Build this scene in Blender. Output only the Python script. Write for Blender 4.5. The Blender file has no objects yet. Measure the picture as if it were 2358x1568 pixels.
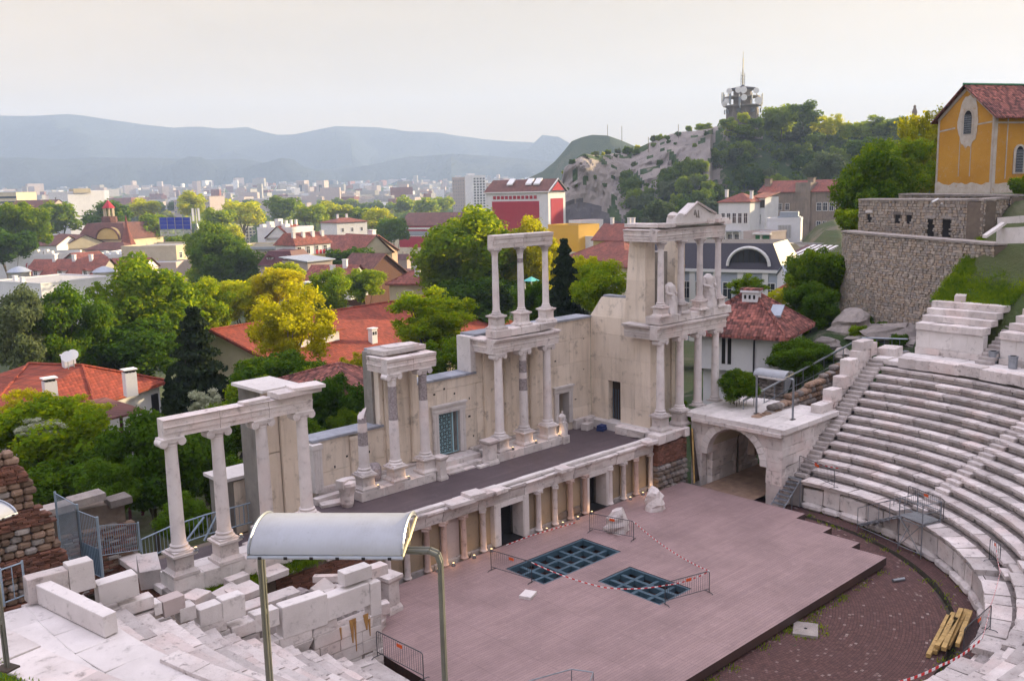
import bpy, math, random
import numpy as np
from mathutils import Vector, Matrix, noise
R = random.Random(7)
sc = bpy.context.scene
rad = math.radians
# ---------------------------------------------------------------- camera
FPX, CX, CY, CAMZ = 2150.0, 1179.0, 784.0, 19.0
def cam_axes(p, r, az):
 cp, sp, c, s = math.cos(p), math.sin(p), math.cos(r), math.sin(r)
 right = np.array([1, 0, 0.]); f = np.array([0, cp, -sp]); u = np.array([0, sp, cp])
 ri = c * right + s * u; up = -s * right + c * u
 M = np.array([[math.sin(az), math.cos(az), 0], [-math.cos(az), math.sin(az), 0], [0, 0, 1]])
 return M @ ri, M @ up, M @ f
RI, UP, FW = cam_axes(rad(9.3), rad(-1.4), rad(47.2))
cam = bpy.data.objects.new('camera', bpy.data.cameras.new('camera'))
sc.collection.objects.link(cam)
cam.matrix_world = Matrix([[RI[0], UP[0], -FW[0], 0], [RI[1], UP[1], -FW[1], 0], [RI[2], UP[2], -FW[2], CAMZ], [0, 0, 0, 1]])
cam.data.sensor_width = 36; cam.data.lens = 36 * FPX / 2358
cam.data.clip_start = 0.3; cam.data.clip_end = 30000
sc.camera = cam
# ---------------------------------------------------------------- light
SUN_AZ, SUN_EL = rad(-9.0), rad(13.5)
HAZE = 2.15e-4
w = bpy.data.worlds.new('World'); sc.world = w; w.use_nodes = True
nt = w.node_tree; nt.nodes.clear()
def wn(t, **k):
 n = nt.nodes.new(t)
 for a, b in k.items(): setattr(n, a, b)
 return n
sky = wn('ShaderNodeTexSky', sky_type='NISHITA', sun_disc=False, sun_elevation=SUN_EL, sun_rotation=math.pi / 2 - SUN_AZ, dust_density=2.0)
bg1 = wn('ShaderNodeBackground'); bg1.inputs[1].default_value = 0.05
nt.links.new(sky.outputs[0], bg1.inputs[0])
# thin veil of high cloud: pale grey-blue above, cream to the horizon, warmer towards the sun
tc = wn('ShaderNodeTexCoord'); sx = wn('ShaderNodeSeparateXYZ'); nt.links.new(tc.outputs['Generated'], sx.inputs[0])
rz = wn('ShaderNodeValToRGB'); nt.links.new(sx.outputs[2], rz.inputs[0])
e = rz.color_ramp.elements
e[0].position = 0.0; e[0].color = (0.72, 0.50, 0.27, 1)
e[1].position = 1.0; e[1].color = (1.84, 1.74, 2.10, 1)
for p_, c_ in ((0.10, (0.68, 0.485, 0.27, 1)), (0.22, (0.62, 0.475, 0.31, 1)), (0.45, (0.68, 0.62, 0.62, 1))):
 q = rz.color_ramp.elements.new(p_); q.color = c_
dt = wn('ShaderNodeVectorMath', operation='DOT_PRODUCT'); nt.links.new(tc.outputs['Generated'], dt.inputs[0])
dt.inputs[1].default_value = (math.cos(SUN_AZ) * math.cos(SUN_EL), math.sin(SUN_AZ) * math.cos(SUN_EL), math.sin(SUN_EL))
mr = wn('ShaderNodeMapRange'); mr.inputs[1].default_value = 0.45; mr.inputs[2].default_value = 1.0; mr.interpolation_type = 'SMOOTHSTEP'
nt.links.new(dt.outputs['Value'], mr.inputs[0])
nz = wn('ShaderNodeTexNoise'); nz.inputs['Scale'].default_value = 2.2; nz.inputs['Detail'].default_value = 5
mp = wn('ShaderNodeMapping'); mp.inputs['Scale'].default_value = (1, 1, 5); nt.links.new(tc.outputs['Generated'], mp.inputs[0]); nt.links.new(mp.outputs[0], nz.inputs[0])
mx = wn('ShaderNodeMix', data_type='RGBA', blend_type='MIX'); nt.links.new(mr.outputs[0], mx.inputs[0]); nt.links.new(rz.outputs[0], mx.inputs[6]); mx.inputs[7].default_value = (0.66, 0.49, 0.29, 1)
mc = wn('ShaderNodeMapRange'); nt.links.new(nz.outputs[0], mc.inputs[0]); mc.inputs[1].default_value = .35; mc.inputs[2].default_value = .75; mc.inputs[3].default_value = .84; mc.inputs[4].default_value = 1.12
mm = wn('ShaderNodeVectorMath', operation='SCALE'); nt.links.new(mx.outputs[2], mm.inputs[0]); nt.links.new(mc.outputs[0], mm.inputs['Scale'])
bg2 = wn('ShaderNodeBackground'); nt.links.new(mm.outputs[0], bg2.inputs[0]); bg2.inputs[1].default_value = SKYK = 0.46
ad = wn('ShaderNodeMixShader'); ad.inputs[0].default_value = 0.84; nt.links.new(bg1.outputs[0], ad.inputs[1]); nt.links.new(bg2.outputs[0], ad.inputs[2])
wo = wn('ShaderNodeOutputWorld'); nt.links.new(ad.outputs[0], wo.inputs[0])
sl = bpy.data.lights.new('sun', 'SUN'); sl.energy = 5.0; sl.angle = rad(0.6); sl.color = (1.0, 0.78, 0.46)
so = bpy.data.objects.new('sun', sl); sc.collection.objects.link(so)
sd = Vector((math.cos(SUN_AZ) * math.cos(SUN_EL), math.sin(SUN_AZ) * math.cos(SUN_EL), math.sin(SUN_EL)))
so.rotation_euler = sd.to_track_quat('Z', 'Y').to_euler(); so.location = (60, 20, 80)
sc.view_settings.view_transform = 'Standard'; sc.view_settings.look = 'None'; sc.view_settings.gamma = 1; sc.view_settings.exposure = 1.85
sc.render.engine = 'CYCLES'; cy = sc.cycles
cy.max_bounces = 5; cy.diffuse_bounces = 3; cy.glossy_bounces = 2; cy.transmission_bounces = 3; cy.transparent_max_bounces = 4; cy.volume_bounces = 0
cy.use_denoising = True; cy.caustics_reflective = False; cy.caustics_refractive = False; cy.use_adaptive_sampling = True; cy.adaptive_threshold = 0.02
# ---------------------------------------------------------------- where things stand: a direction of view and a distance, height or plane
def ray(x, y): return (x - CX) * RI - (y - CY) * UP + FPX * FW
def on_z(x, y, z): r = ray(x, y); r = r * ((z - CAMZ) / r[2]); return Vector((r[0], r[1], z))
def on_y(x, y, Y): r = ray(x, y); r = r * (Y / r[1]); return Vector((r[0], Y, r[2] + CAMZ))
def on_x(x, y, X): r = ray(x, y); r = r * (X / r[0]); return Vector((X, r[1], r[2] + CAMZ))
def at_d(x, y, d): r = ray(x, y); r = r * (d / math.hypot(r[0], r[1])); return Vector((r[0], r[1], r[2] + CAMZ))
# ---------------------------------------------------------------- mesh helpers
class MB:
 def __init__(s): s.v = []; s.f = []; s.m = []
 def add(s, vs, fs, mi=0):
  o = len(s.v); s.v += [tuple(v) for v in vs]; s.f += [tuple(i + o for i in f) for f in fs]; s.m += [mi] * len(fs); return s
 def hexa(s, p, mi=0):  # 8 points: bottom ring 0-3, top ring 4-7
  return s.add(p, [(3, 2, 1, 0), (4, 5, 6, 7), (0, 1, 5, 4), (1, 2, 6, 5), (2, 3, 7, 6), (3, 0, 4, 7)], mi)
 def box(s, x0, x1, y0, y1, z0, z1, mi=0):
  return s.hexa([(x0, y0, z0), (x1, y0, z0), (x1, y1, z0), (x0, y1, z0), (x0, y0, z1), (x1, y0, z1), (x1, y1, z1), (x0, y1, z1)], mi)
 def tube(s, a, b, r, r2=None, n=6, mi=0, cap=True):
  a, b = Vector(a), Vector(b); r2 = r if r2 is None else r2
  d = (b - a).normalized(); u = d.cross(Vector((0, 0, 1)) if abs(d.z) < .9 else Vector((1, 0, 0))).normalized(); v = d.cross(u)
  vs = [a + (u * math.cos(t) + v * math.sin(t)) * r for t in [2 * math.pi * i / n for i in range(n)]]
  vs += [b + (u * math.cos(t) + v * math.sin(t)) * r2 for t in [2 * math.pi * i / n for i in range(n)]]
  fs = [(i, (i + 1) % n, n + (i + 1) % n, n + i) for i in range(n)]
  if cap: fs += [tuple(range(n))[::-1], tuple(range(n, 2 * n))]
  return s.add(vs, fs, mi)
 def path(s, pts, r, n=6, mi=0):
  for a, b in zip(pts, pts[1:]): s.tube(a, b, r, n=n, mi=mi)
  return s
 def lathe(s, prof, c=(0, 0, 0), n=16, mi=0, cap=True, jit=0):
  vs = []
  for r, z in prof:
   for i in range(n):
    t = 2 * math.pi * i / n; rr = r * (1 + R.uniform(-jit, jit)); vs.append((c[0] + rr * math.cos(t), c[1] + rr * math.sin(t), c[2] + z))
  fs = [(k * n + i, k * n + (i + 1) % n, (k + 1) * n + (i + 1) % n, (k + 1) * n + i) for k in range(len(prof) - 1) for i in range(n)]
  if cap: fs += [tuple(range(n))[::-1], tuple(range((len(prof) - 1) * n, len(prof) * n))]
  return s.add(vs, fs, mi)
 def extr(s, prof, a, b, side, mi=0, up=(0, 0, 1)):  # profile (outwards, height) swept from a to b; side = outward direction
  a, b, o, u = Vector(a), Vector(b), Vector(side), Vector(up); n = len(prof)
  vs = [a + o * p + u * q for p, q in prof] + [b + o * p + u * q for p, q in prof]
  fs = [(i, (i + 1) % n, n + (i + 1) % n, n + i) for i in range(n)] + [tuple(range(n))[::-1], tuple(range(n, 2 * n))]
  return s.add(vs, fs, mi)
 def mesh(s, name, mats, smooth=False, off=None):
  me = bpy.data.meshes.new(name)
  v = s.v if off is None else [(a - off[0], b - off[1], c - off[2]) for a, b, c in s.v]
  me.from_pydata(v, [], s.f)
  for m in (mats if isinstance(mats, (list, tuple)) else [mats]): me.materials.append(m)
  if any(s.m): me.polygons.foreach_set('material_index', s.m)
  me.validate();
  import bmesh
  bm = bmesh.new(); bm.from_mesh(me); bmesh.ops.recalc_face_normals(bm, faces=bm.faces); bm.to_mesh(me); bm.free()
  if smooth: me.polygons.foreach_set('use_smooth', [True] * len(me.polygons)); me.set_sharp_from_angle(angle=rad(38))
  me.update(); return me
 def build(s, name, mats, parent=None, smooth=False, world=False, loc=None):
  """world=True: vertices are world coordinates, recentred on the parent (or on loc)."""
  off = None
  if world: off = parent.location if parent is not None else (loc or Vector((sum(v[0] for v in s.v) / len(s.v), sum(v[1] for v in s.v) / len(s.v), min(v[2] for v in s.v))))
  o = link(name, s.mesh(name, mats, smooth, off), parent)
  if parent is None and off is not None: o.location = off
  elif loc is not None and parent is None: o.location = loc
  return o
def link(name, data, parent=None, loc=None, rz=0, sc_=None):
 o = bpy.data.objects.new(name, data); sc.collection.objects.link(o)
 if parent is not None: o.parent = parent
 if loc is not None: o.location = loc
 if rz: o.rotation_euler = (0, 0, rz)
 if sc_ is not None: o.scale = sc_
 return o
def tag(o, label=None, cat=None, group=None, kind=None):
 for k, v in (('label', label), ('category', cat), ('group', group), ('kind', kind)):
  if v: o[k] = v
 return o
def thing(name, label, cat, loc=(0, 0, 0), rz=0, group=None):
 o = link(name, None); o.location = loc; o.rotation_euler = (0, 0, rz); o.empty_display_size = .3
 return tag(o, label, cat, group)
_kids = {}
def copy_tree(o, loc=None, rz=None, label=None, group=None, parent=None, scale=None, kids=None):
 c = o.copy(); sc.collection.objects.link(c); c.parent = parent
 if loc is not None: c.location = loc
 if rz is not None: c.rotation_euler = (0, 0, rz)
 if scale is not None: c.scale = scale
 if label: c['label'] = label
 if group: c['group'] = group
 for ch in o.children: copy_tree(ch, parent=c)
 return c
# ---------------------------------------------------------------- materials
class NT:
 def __init__(s, name):
  s.m = bpy.data.materials.new(name); s.m.use_nodes = True; s.t = s.m.node_tree; s.t.nodes.clear()
  s.out = s.t.nodes.new('ShaderNodeOutputMaterial')
 def n(s, t, ins=None, **k):
  x = s.t.nodes.new(t)
  for a, b in k.items(): setattr(x, a, b)
  for a, b in (ins or {}).items():
   if isinstance(b, bpy.types.NodeSocket): s.t.links.new(b, x.inputs[a])
   else: x.inputs[a].default_value = b
  return x
 def pos(s): return s.n('ShaderNodeNewGeometry').outputs['Position']
 def obj(s): return s.n('ShaderNodeTexCoord').outputs['Object']
 def noise(s, v, scale, det=4, rough=.55, stretch=None):
  if stretch: v = s.n('ShaderNodeMapping', {0: v, 'Scale': stretch}).outputs[0]
  return s.n('ShaderNodeTexNoise', {'Vector': v, 'Scale': scale, 'Detail': det, 'Roughness': rough}).outputs[0]
 def mr(s, v, a, b, c=0., d=1., sm=False):
  x = s.n('ShaderNodeMapRange', {0: v, 1: a, 2: b, 3: c, 4: d})
  if sm: x.interpolation_type = 'SMOOTHSTEP'
  return x.outputs[0]
 def mix(s, f, a, b, bt='MIX'):
  x = s.n('ShaderNodeMix', data_type='RGBA', blend_type=bt)
  for i, v in ((0, f), (6, a), (7, b)):
   if isinstance(v, bpy.types.NodeSocket): s.t.links.new(v, x.inputs[i])
   else: x.inputs[i].default_value = v if i == 0 else (tuple(v) + (1,) if len(v) == 3 else v)
  return x.outputs[2]
 def math(s, op, a, b=0.):
  return s.n('ShaderNodeMath', {0: a, 1: b}, operation=op).outputs[0]
 def bump(s, h, st=.5, d=.02): return s.n('ShaderNodeBump', {'Height': h, 'Strength': st, 'Distance': d}).outputs[0]
 def fin(s, col, rough=.85, nrm=None, spec=.3, metal=0., trans=None):
  ins = {'Base Color': col if isinstance(col, bpy.types.NodeSocket) else tuple(col) + (1,), 'Roughness': rough, 'Specular IOR Level': spec, 'Metallic': metal}
  if nrm is not None: ins['Normal'] = nrm
  b = s.n('ShaderNodeBsdfPrincipled', ins).outputs[0]
  if trans:
   t = s.n('ShaderNodeBsdfTranslucent', {'Color': trans[1]}).outputs[0]
   b = s.n('ShaderNodeMixShader', {0: trans[0], 1: b, 2: t}).outputs[0]
  s.t.links.new(b, s.out.inputs[0]); return s.m
def rnd(s): return s.n('ShaderNodeObjectInfo').outputs['Random']
def stone(name, c1, c2, grime=(.10, .085, .075), g=.35, sc1=1.3, bump=.6, bd=.03, tint=(.80, 1.1), streak=0., rough=.9, pink=None, gsc=2.6):
 s = NT(name); p = s.pos()
 col = s.mix(s.mr(s.noise(p, sc1, 5, .6), .3, .7), c1, c2)
 if pink: col = s.mix(s.mr(s.noise(p, .55, 3), .5, .68, 0, .5), col, pink)
 col = s.mix(1., col, s.n('ShaderNodeCombineColor', {0: s.mr(rnd(s), 0, 1, *tint), 1: s.mr(rnd(s), 0, 1, *tint), 2: s.mr(rnd(s), 0, 1, *tint)}).outputs[0], 'MULTIPLY')
 gm = s.mr(s.noise(p, gsc, 8, .7), .56, .72, 0, g)
 col = s.mix(gm, col, grime)
 sp = s.mr(s.noise(p, 14, 4, .8), .62, .74, 0, g * .8); col = s.mix(sp, col, grime)
 if streak:
  st = s.mr(s.noise(p, 2.0, 6, .65, (1, 1, .12)), .5, .72, 0, streak); col = s.mix(st, col, (.13, .11, .09))
 h = s.math('ADD', s.noise(p, 5, 8, .7), s.math('MULTIPLY', s.noise(p, 28, 3, .6), .35))
 return s.fin(col, rough, s.bump(h, bump, bd))
M = {}
M['marble'] = stone('marble', (.70, .645, .62), (.53, .475, .455), g=.72, pink=(.68, .53, .49), bump=.9)
M['seat'] = stone('seat_marble', (.70, .645, .62), (.50, .445, .425), g=.9, pink=(.62, .49, .45), bump=1., bd=.06, tint=(.70, 1.14), gsc=3.4)
M['seat_dark'] = stone('stair_stone', (.50, .455, .435), (.34, .30, .285), g=.7, bump=1.)
M['column'] = stone('column_marble', (.73, .68, .665), (.60, .55, .54), g=.35, pink=(.72, .59, .55), bump=.35)
M['breccia'] = stone('breccia', (.20, .165, .17), (.42, .38, .38), g=.5, sc1=9, bump=1.)
M['plaster_wall'] = stone('scaenae_plaster', (.76, .665, .56), (.655, .56, .455), g=.65, sc1=.5, streak=.30, bump=.4, tint=(.92, 1.06), gsc=1.4)
M['concrete'] = stone('grey_concrete', (.30, .28, .25), (.20, .185, .17), g=.5, streak=.7, sc1=1., bump=.4)
M['stucco'] = stone('panel_stucco', (.42, .32, .21), (.36, .29, .21), g=.45, sc1=1.2, bump=.25, tint=(.8, 1.15))
M['coping'] = stone('coping_slate', (.33, .35, .40), (.24, .25, .28), g=.3, bump=.3)
M['slab_white'] = stone('smooth_marble', (.72, .675, .655), (.58, .54, .52), g=.5, sc1=.7, bump=.5, tint=(.9, 1.06))
M['brick'] = stone('old_brick', (.26, .115, .075), (.16, .08, .06), g=.55, sc1=6, bump=1., tint=(.6, 1.25))
M['rubble'] = stone('rubble_stone', (.30, .205, .145), (.19, .125, .09), g=.5, sc1=2, bump=1.2, tint=(.6, 1.35))
M['rubble_grey'] = stone('grey_rubble', (.33, .29, .26), (.21, .185, .175), g=.5, sc1=2, bump=1.2, tint=(.55, 1.4))
M['mortar'] = stone('mortar', (.20, .16, .125), (.14, .11, .09), g=.4, sc1=3, bump=1.)
M['rock'] = stone('hill_rock', (.47, .41, .385), (.30, .265, .255), grime=(.10, .10, .08), g=.85, sc1=.09, bump=1., bd=.9, gsc=.16)
M['white'] = stone('white_plaster', (.74, .74, .76), (.64, .64, .67), g=.12, sc1=.4, bump=.1, tint=(.95, 1.03))
M['cream'] = stone('cream_plaster', (.62, .55, .40), (.52, .45, .32), g=.25, sc1=.5, bump=.1)
M['grey_wall'] = stone('grey_plaster', (.40, .39, .37), (.32, .31, .30), g=.25, sc1=.5, bump=.1)
M['yellow'] = stone('yellow_plaster', (.64, .50, .20), (.58, .43, .16), g=.12, sc1=.5, bump=.1)
M['ochre'] = stone('ochre_plaster', (.56, .285, .045), (.47, .225, .03), grime=(.48, .40, .32), g=.5, sc1=.4, bump=.2, tint=(.99, 1.))
M['pinkish'] = stone('pale_pink_plaster', (.52, .44, .42), (.44, .37, .35), g=.4, sc1=.4, bump=.1)
M['ruin_wall'] = stone('peeling_plaster', (.58, .44, .33), (.40, .27, .19), g=.5, sc1=.6, bump=.3)
M['brown_facade'] = stone('weathered_facade', (.36, .29, .235), (.235, .195, .165), g=.35, sc1=.25, streak=.8, bump=.1, gsc=.5)
M['bluegrey'] = stone('pale_blue_plaster', (.44, .49, .58), (.40, .45, .54), g=.1, sc1=.5, bump=.05)
M['redwall'] = stone('red_panel', (.40, .03, .05), (.36, .025, .045), g=.08, sc1=.5, bump=.05, tint=(.98, 1.02))
def flat(name, c, rough=.6, metal=0., spec=.4, var=0.):
 s = NT(name)
 col = tuple(c)
 if var: col = s.mix(s.mr(s.noise(s.pos(), 3., 5), .35, .7, 0, var), c, tuple(x * .45 for x in c))
 return s.fin(col, rough, metal=metal, spec=spec)
M['joint_shade_dirt'] = stone('joint_shade_dirt', (.30, .26, .245), (.10, .085, .08), g=.9, sc1=2.5, bump=1.)  # riser-foot strip: dirt colour plus painted recess shade
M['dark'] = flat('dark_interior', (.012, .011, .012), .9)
M['glass'] = flat('window_glass', (.03, .035, .045), .12, spec=.8)
M['frame_white'] = flat('white_frame', (.72, .72, .72), .5)
M['steel_blue'] = flat('painted_steel', (.10, .17, .24), .5, var=.5)
M['pit_steel'] = flat('pit_steel', (.055, .105, .14), .45, var=.5)
M['galv'] = flat('galvanised_steel', (.33, .36, .40), .38, .75, var=.5)
M['rail_paint'] = flat('blue_grey_rail', (.30, .38, .46), .5, .2, var=.3)
M['pole_green'] = flat('weathered_pole', (.125, .130, .112), .55, .1, var=.6)
M['yellow_steel'] = flat('cream_steel', (.55, .47, .27), .5)
M['timber'] = flat('new_timber', (.50, .33, .12), .7, var=.8)
M['timber_dark'] = flat('dark_timber', (.055, .04, .03), .8, var=.5)
M['dark_steel'] = flat('dark_steel', (.085, .09, .10), .45, .5, var=.4)
M['tape_red'] = flat('tape_red', (.62, .03, .03), .5)
M['tape_white'] = flat('tape_white', (.8, .78, .78), .5)
M['sign_orange'] = flat('sign_orange', (.65, .10, .02), .5)
M['blue_sign'] = flat('blue_signboard', (.012, .035, .36), .5, var=.3)
M['maroon'] = flat('maroon_paint', (.085, .02, .03), .6, var=.3)
M['slate_roof'] = flat('dark_slate', (.045, .043, .058), .6, var=.3)
M['metal_roof'] = flat('grey_metal_roof', (.34, .38, .44), .5, .3, var=.3)
M['green_roof'] = flat('green_roof', (.06, .22, .12), .6, var=.3)
M['teal'] = flat('teal_roof', (.10, .45, .40), .5)
M['yellow_bright'] = flat('bright_yellow_paint', (.72, .40, .03), .6, var=.1)
M['green_paint'] = flat('green_paint', (.01, .16, .06), .5)
M['red_text'] = flat('red_lettering', (.35, .02, .05), .6)
M['blue_cloth'] = flat('dark_blue_cloth', (.015, .03, .12), .8)
M['soil'] = stone('soil', (.10, .085, .06), (.07, .06, .045), g=.3, sc1=1.5)
s = NT('lamp_glow'); em = s.n('ShaderNodeEmission', {0: (1, .62, .28, 1), 1: 1.2}); s.t.links.new(em.outputs[0], s.out.inputs[0]); M['glow'] = s.m
def roofmat(name, c1, c2, row=.34, colw=.24, bd=.05, hi=(.7, 1.25), cu=1.):
 s = NT(name); p = s.obj(); tcn = s.n('ShaderNodeTexCoord'); N_ = s.n('ShaderNodeSeparateXYZ', {0: tcn.outputs['Normal']}); P_ = s.n('ShaderNodeSeparateXYZ', {0: p})
 useY = s.math('GREATER_THAN', s.math('ABSOLUTE', N_.outputs[0]), s.math('ABSOLUTE', N_.outputs[1]))
 t = s.mix(useY, s.n('ShaderNodeCombineXYZ', {0: P_.outputs[0]}).outputs[0], s.n('ShaderNodeCombineXYZ', {0: P_.outputs[1]}).outputs[0])
 u = s.math('DIVIDE', s.n('ShaderNodeSeparateXYZ', {0: t}).outputs[0], colw); v = s.math('DIVIDE', P_.outputs[2], row)
 fu, fv = s.math('FRACT', u), s.math('FRACT', v)
 cell = s.n('ShaderNodeCombineXYZ', {0: s.math('FLOOR', u), 1: s.math('FLOOR', v)}).outputs[0]
 wn_ = s.n('ShaderNodeTexWhiteNoise', {'Vector': cell}, noise_dimensions='3D').outputs[0]
 col = s.mix(s.mr(s.noise(p, .35, 4), .35, .65), c1, c2)
 k = s.mr(wn_, 0, 1, *hi); col = s.mix(1., col, s.n('ShaderNodeCombineColor', {0: k, 1: k, 2: k}).outputs[0], 'MULTIPLY')
 col = s.mix(s.mr(fv, .0, .28, .55, 0.), col, (.05, .02, .015))
 hu = s.math('SINE', s.math('MULTIPLY', fu, math.pi)); h = s.math('ADD', s.math('MULTIPLY', hu, cu), s.math('MULTIPLY', s.math('SUBTRACT', 1., fv), 1.2))
 return s.fin(col, .8, s.bump(h, 1., bd))
M['tile'] = roofmat('orange_roof_tile', (.27, .052, .026), (.20, .038, .02), .17, .3, .06, (.72, 1.2), .25)
M['tile_dull'] = roofmat('dull_roof_tile', (.27, .085, .06), (.18, .06, .048), .22, .35)
M['tile_old'] = roofmat('old_barrel_tile', (.24, .085, .065), (.13, .05, .045), .17, .24, .10, (.35, 1.9))
M['tile_brown'] = roofmat('brown_roof_tile', (.17, .07, .055), (.12, .05, .045), .3, .4)
def planks(name, c1, c2, w, ax=1):
 s = NT(name); p = s.pos(); P_ = s.n('ShaderNodeSeparateXYZ', {0: p}); a = P_.outputs[ax]; b = P_.outputs[1 - ax]
 u = s.math('DIVIDE', a, w); fl = s.math('FLOOR', u); fr = s.math('FRACT', u)
 bb = s.math('FLOOR', s.math('ADD', s.math('DIVIDE', b, 3.6), s.math('MULTIPLY', s.n('ShaderNodeTexWhiteNoise', {'W': fl}, noise_dimensions='1D').outputs[0], 7.)))
 wn_ = s.n('ShaderNodeTexWhiteNoise', {'Vector': s.n('ShaderNodeCombineXYZ', {0: fl, 1: bb}).outputs[0]}, noise_dimensions='3D').outputs[0]
 col = s.mix(s.mr(wn_, 0, 1, 0, 1), c1, c2)
 col = s.mix(s.mr(s.noise(p, .35, 6, .65), .42, .66, 0, .6), col, tuple(x * .66 for x in c2)); col = s.mix(s.mr(s.noise(p, 1.7, 5, .7), .58, .7, 0, .4), col, tuple(min(1, x * 1.3) for x in c1)); col = s.mix(s.math('MULTIPLY', s.math('LESS_THAN', s.math('FRACT', s.math('DIVIDE', b, 2.05)), .015), .22), col, (.05, .035, .03))
 gap = s.math('LESS_THAN', fr, .06); col = s.mix(s.math('MULTIPLY', gap, .75), col, (.05, .035, .03))
 return s.fin(col, .62, s.bump(s.math('SUBTRACT', 1., gap), .5, .01), spec=.35)
M['deck'] = planks('stage_decking', (.325, .225, .215), (.28, .192, .188), .15)
M['deck_dark'] = planks('logeion_decking', (.115, .088, .095), (.092, .07, .078), .15)
M['deck_edge'] = planks('deck_fascia', (.085, .05, .04), (.06, .038, .034), .15)
# concentric brick paving of the orchestra
s = NT('orchestra_paving'); p = s.pos(); P_ = s.n('ShaderNodeSeparateXYZ', {0: p}); dx = s.math('SUBTRACT', P_.outputs[0], 34.); dy = s.math('SUBTRACT', P_.outputs[1], 27.3)
rr = s.math('SQRT', s.math('ADD', s.math('MULTIPLY', dx, dx), s.math('MULTIPLY', dy, dy))); th = s.math('ARCTAN2', dy, dx)
ru = s.math('DIVIDE', rr, .135); fl = s.math('FLOOR', ru); tu = s.math('ADD', s.math('MULTIPLY', th, 62.), s.math('MULTIPLY', fl, .5))
fr = s.math('LESS_THAN', s.math('FRACT', ru), .16); ft = s.math('LESS_THAN', s.math('FRACT', tu), .12); gap = s.math('MAXIMUM', fr, ft)
wn_ = s.n('ShaderNodeTexWhiteNoise', {'Vector': s.n('ShaderNodeCombineXYZ', {0: fl, 1: s.math('FLOOR', tu)}).outputs[0]}, noise_dimensions='3D').outputs[0]
col = s.mix(wn_, (.075, .038, .034), (.13, .065, .056)); col = s.mix(s.mr(wn_, .96, 1., 0, .8), col, (.34, .27, .24))
col = s.mix(s.mr(s.noise(p, .6, 5, .65), .42, .68, 0, .6), col, (.095, .05, .046)); col = s.mix(s.mr(s.noise(p, 1.1, 6, .8), .64, .72, 0, .8), col, (.04, .07, .02))
col = s.mix(s.math('MULTIPLY', gap, .8), col, (.045, .03, .028)); M['paving'] = s.fin(col, .85, s.bump(s.math('SUBTRACT', 1., gap), .8, .02))
def grassm(name, c1, c2, c3, scale=.5, bd=.15):
 s = NT(name); p = s.pos(); col = s.mix(s.mr(s.noise(p, scale, 6, .7), .35, .65), c1, c2); col = s.mix(s.mr(s.noise(p, scale * .35, 6, .6), .56, .66), col, c3)
 return s.fin(col, .95, s.bump(s.noise(p, scale * 12, 5, .7), 1., bd))
M['grass'] = grassm('grass_turf', (.055, .13, .016), (.10, .19, .022), (.13, .15, .04), .9, .15)
M['ground'] = grassm('rough_ground', (.05, .08, .02), (.08, .085, .035), (.15, .13, .09), .12, .3)
M['slope'] = grassm('rocky_slope', (.025, .06, .014), (.055, .09, .025), (.26, .22, .19), .5, .5)
M['plain'] = grassm('city_ground', (.06, .09, .035), (.14, .13, .11), (.10, .12, .05), .012, .3)
def leafm(name, c1, c2, tr, tf=.4, hue=.25):
 s = NT(name); p = s.pos()
 k = s.math('ADD', s.math('ADD', s.math('MULTIPLY', s.noise(p, .5, 3, .7), .55), s.math('MULTIPLY', s.noise(p, 5., 2, .6), .45)), s.math('MULTIPLY', s.math('SUBTRACT', rnd(s), .4), hue))
 f = s.mr(k, .36, .68); col = s.mix(f, c1, c2); tcol = s.mix(f, tuple(x * 1.2 for x in c1), tr)
 s_m = s.fin(col, .7, None, spec=.06, trans=(tf, tcol)); return s_m
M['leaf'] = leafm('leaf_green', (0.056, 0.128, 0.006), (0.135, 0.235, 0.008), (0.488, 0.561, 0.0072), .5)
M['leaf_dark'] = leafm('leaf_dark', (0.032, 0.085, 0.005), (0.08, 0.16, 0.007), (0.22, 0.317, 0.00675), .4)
M['leaf_light'] = leafm('leaf_light', (0.159, 0.268, 0.0063), (0.293, 0.378, 0.0081), (0.915, 0.805, 0.009), .5)  # yellow-green of sunlit foliage put into the leaf colour
M['leaf_backlit'] = leafm('leaf_backlit', (0.244, 0.268, 0.0063), (0.439, 0.378, 0.0081), (1, 0.878, 0.0135), .5)  # gold of the low sun behind the crown, painted into the leaves
M['leaf_pale'] = leafm('leaf_pale', (.06, .10, .035), (.14, .17, .08), (.20, .25, .08), .35)
M['leaf_hill'] = leafm('leaf_hill', (0.0671, 0.128, 0.0126), (0.134, 0.207, 0.018), (0.415, 0.512, 0.027), .45, .45)
M['needle'] = leafm('needle', (.012, .026, .014), (.028, .045, .018), (.06, .08, .02), .2)
M['flower'] = leafm('white_blossom', (.30, .34, .20), (.6, .6, .48), (.5, .5, .35), .3)
M['bark'] = stone('bark', (.11, .085, .06), (.07, .055, .04), g=.3, sc1=3)
M['bark_pale'] = stone('pale_bark', (.36, .29, .20), (.22, .17, .12), g=.3, sc1=2)
s = NT('polycarbonate'); p = s.obj(); rib = s.math('SINE', s.math('MULTIPLY', s.n('ShaderNodeSeparateXYZ', {0: p}).outputs[0], 160.)); col = s.mix(s.mr(s.noise(p, 2.2, 6, .7), .42, .72, 0, .5), (.40, .42, .46), (.25, .25, .25)); col = s.mix(s.mr(s.noise(p, 30, 3, .7), .66, .72, 0, .6), col, (.12, .11, .10))
M['poly'] = s.fin(col, .36, s.bump(rib, .05, .004), spec=.6, trans=(.2, (.5, .53, .58, 1)))
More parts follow.
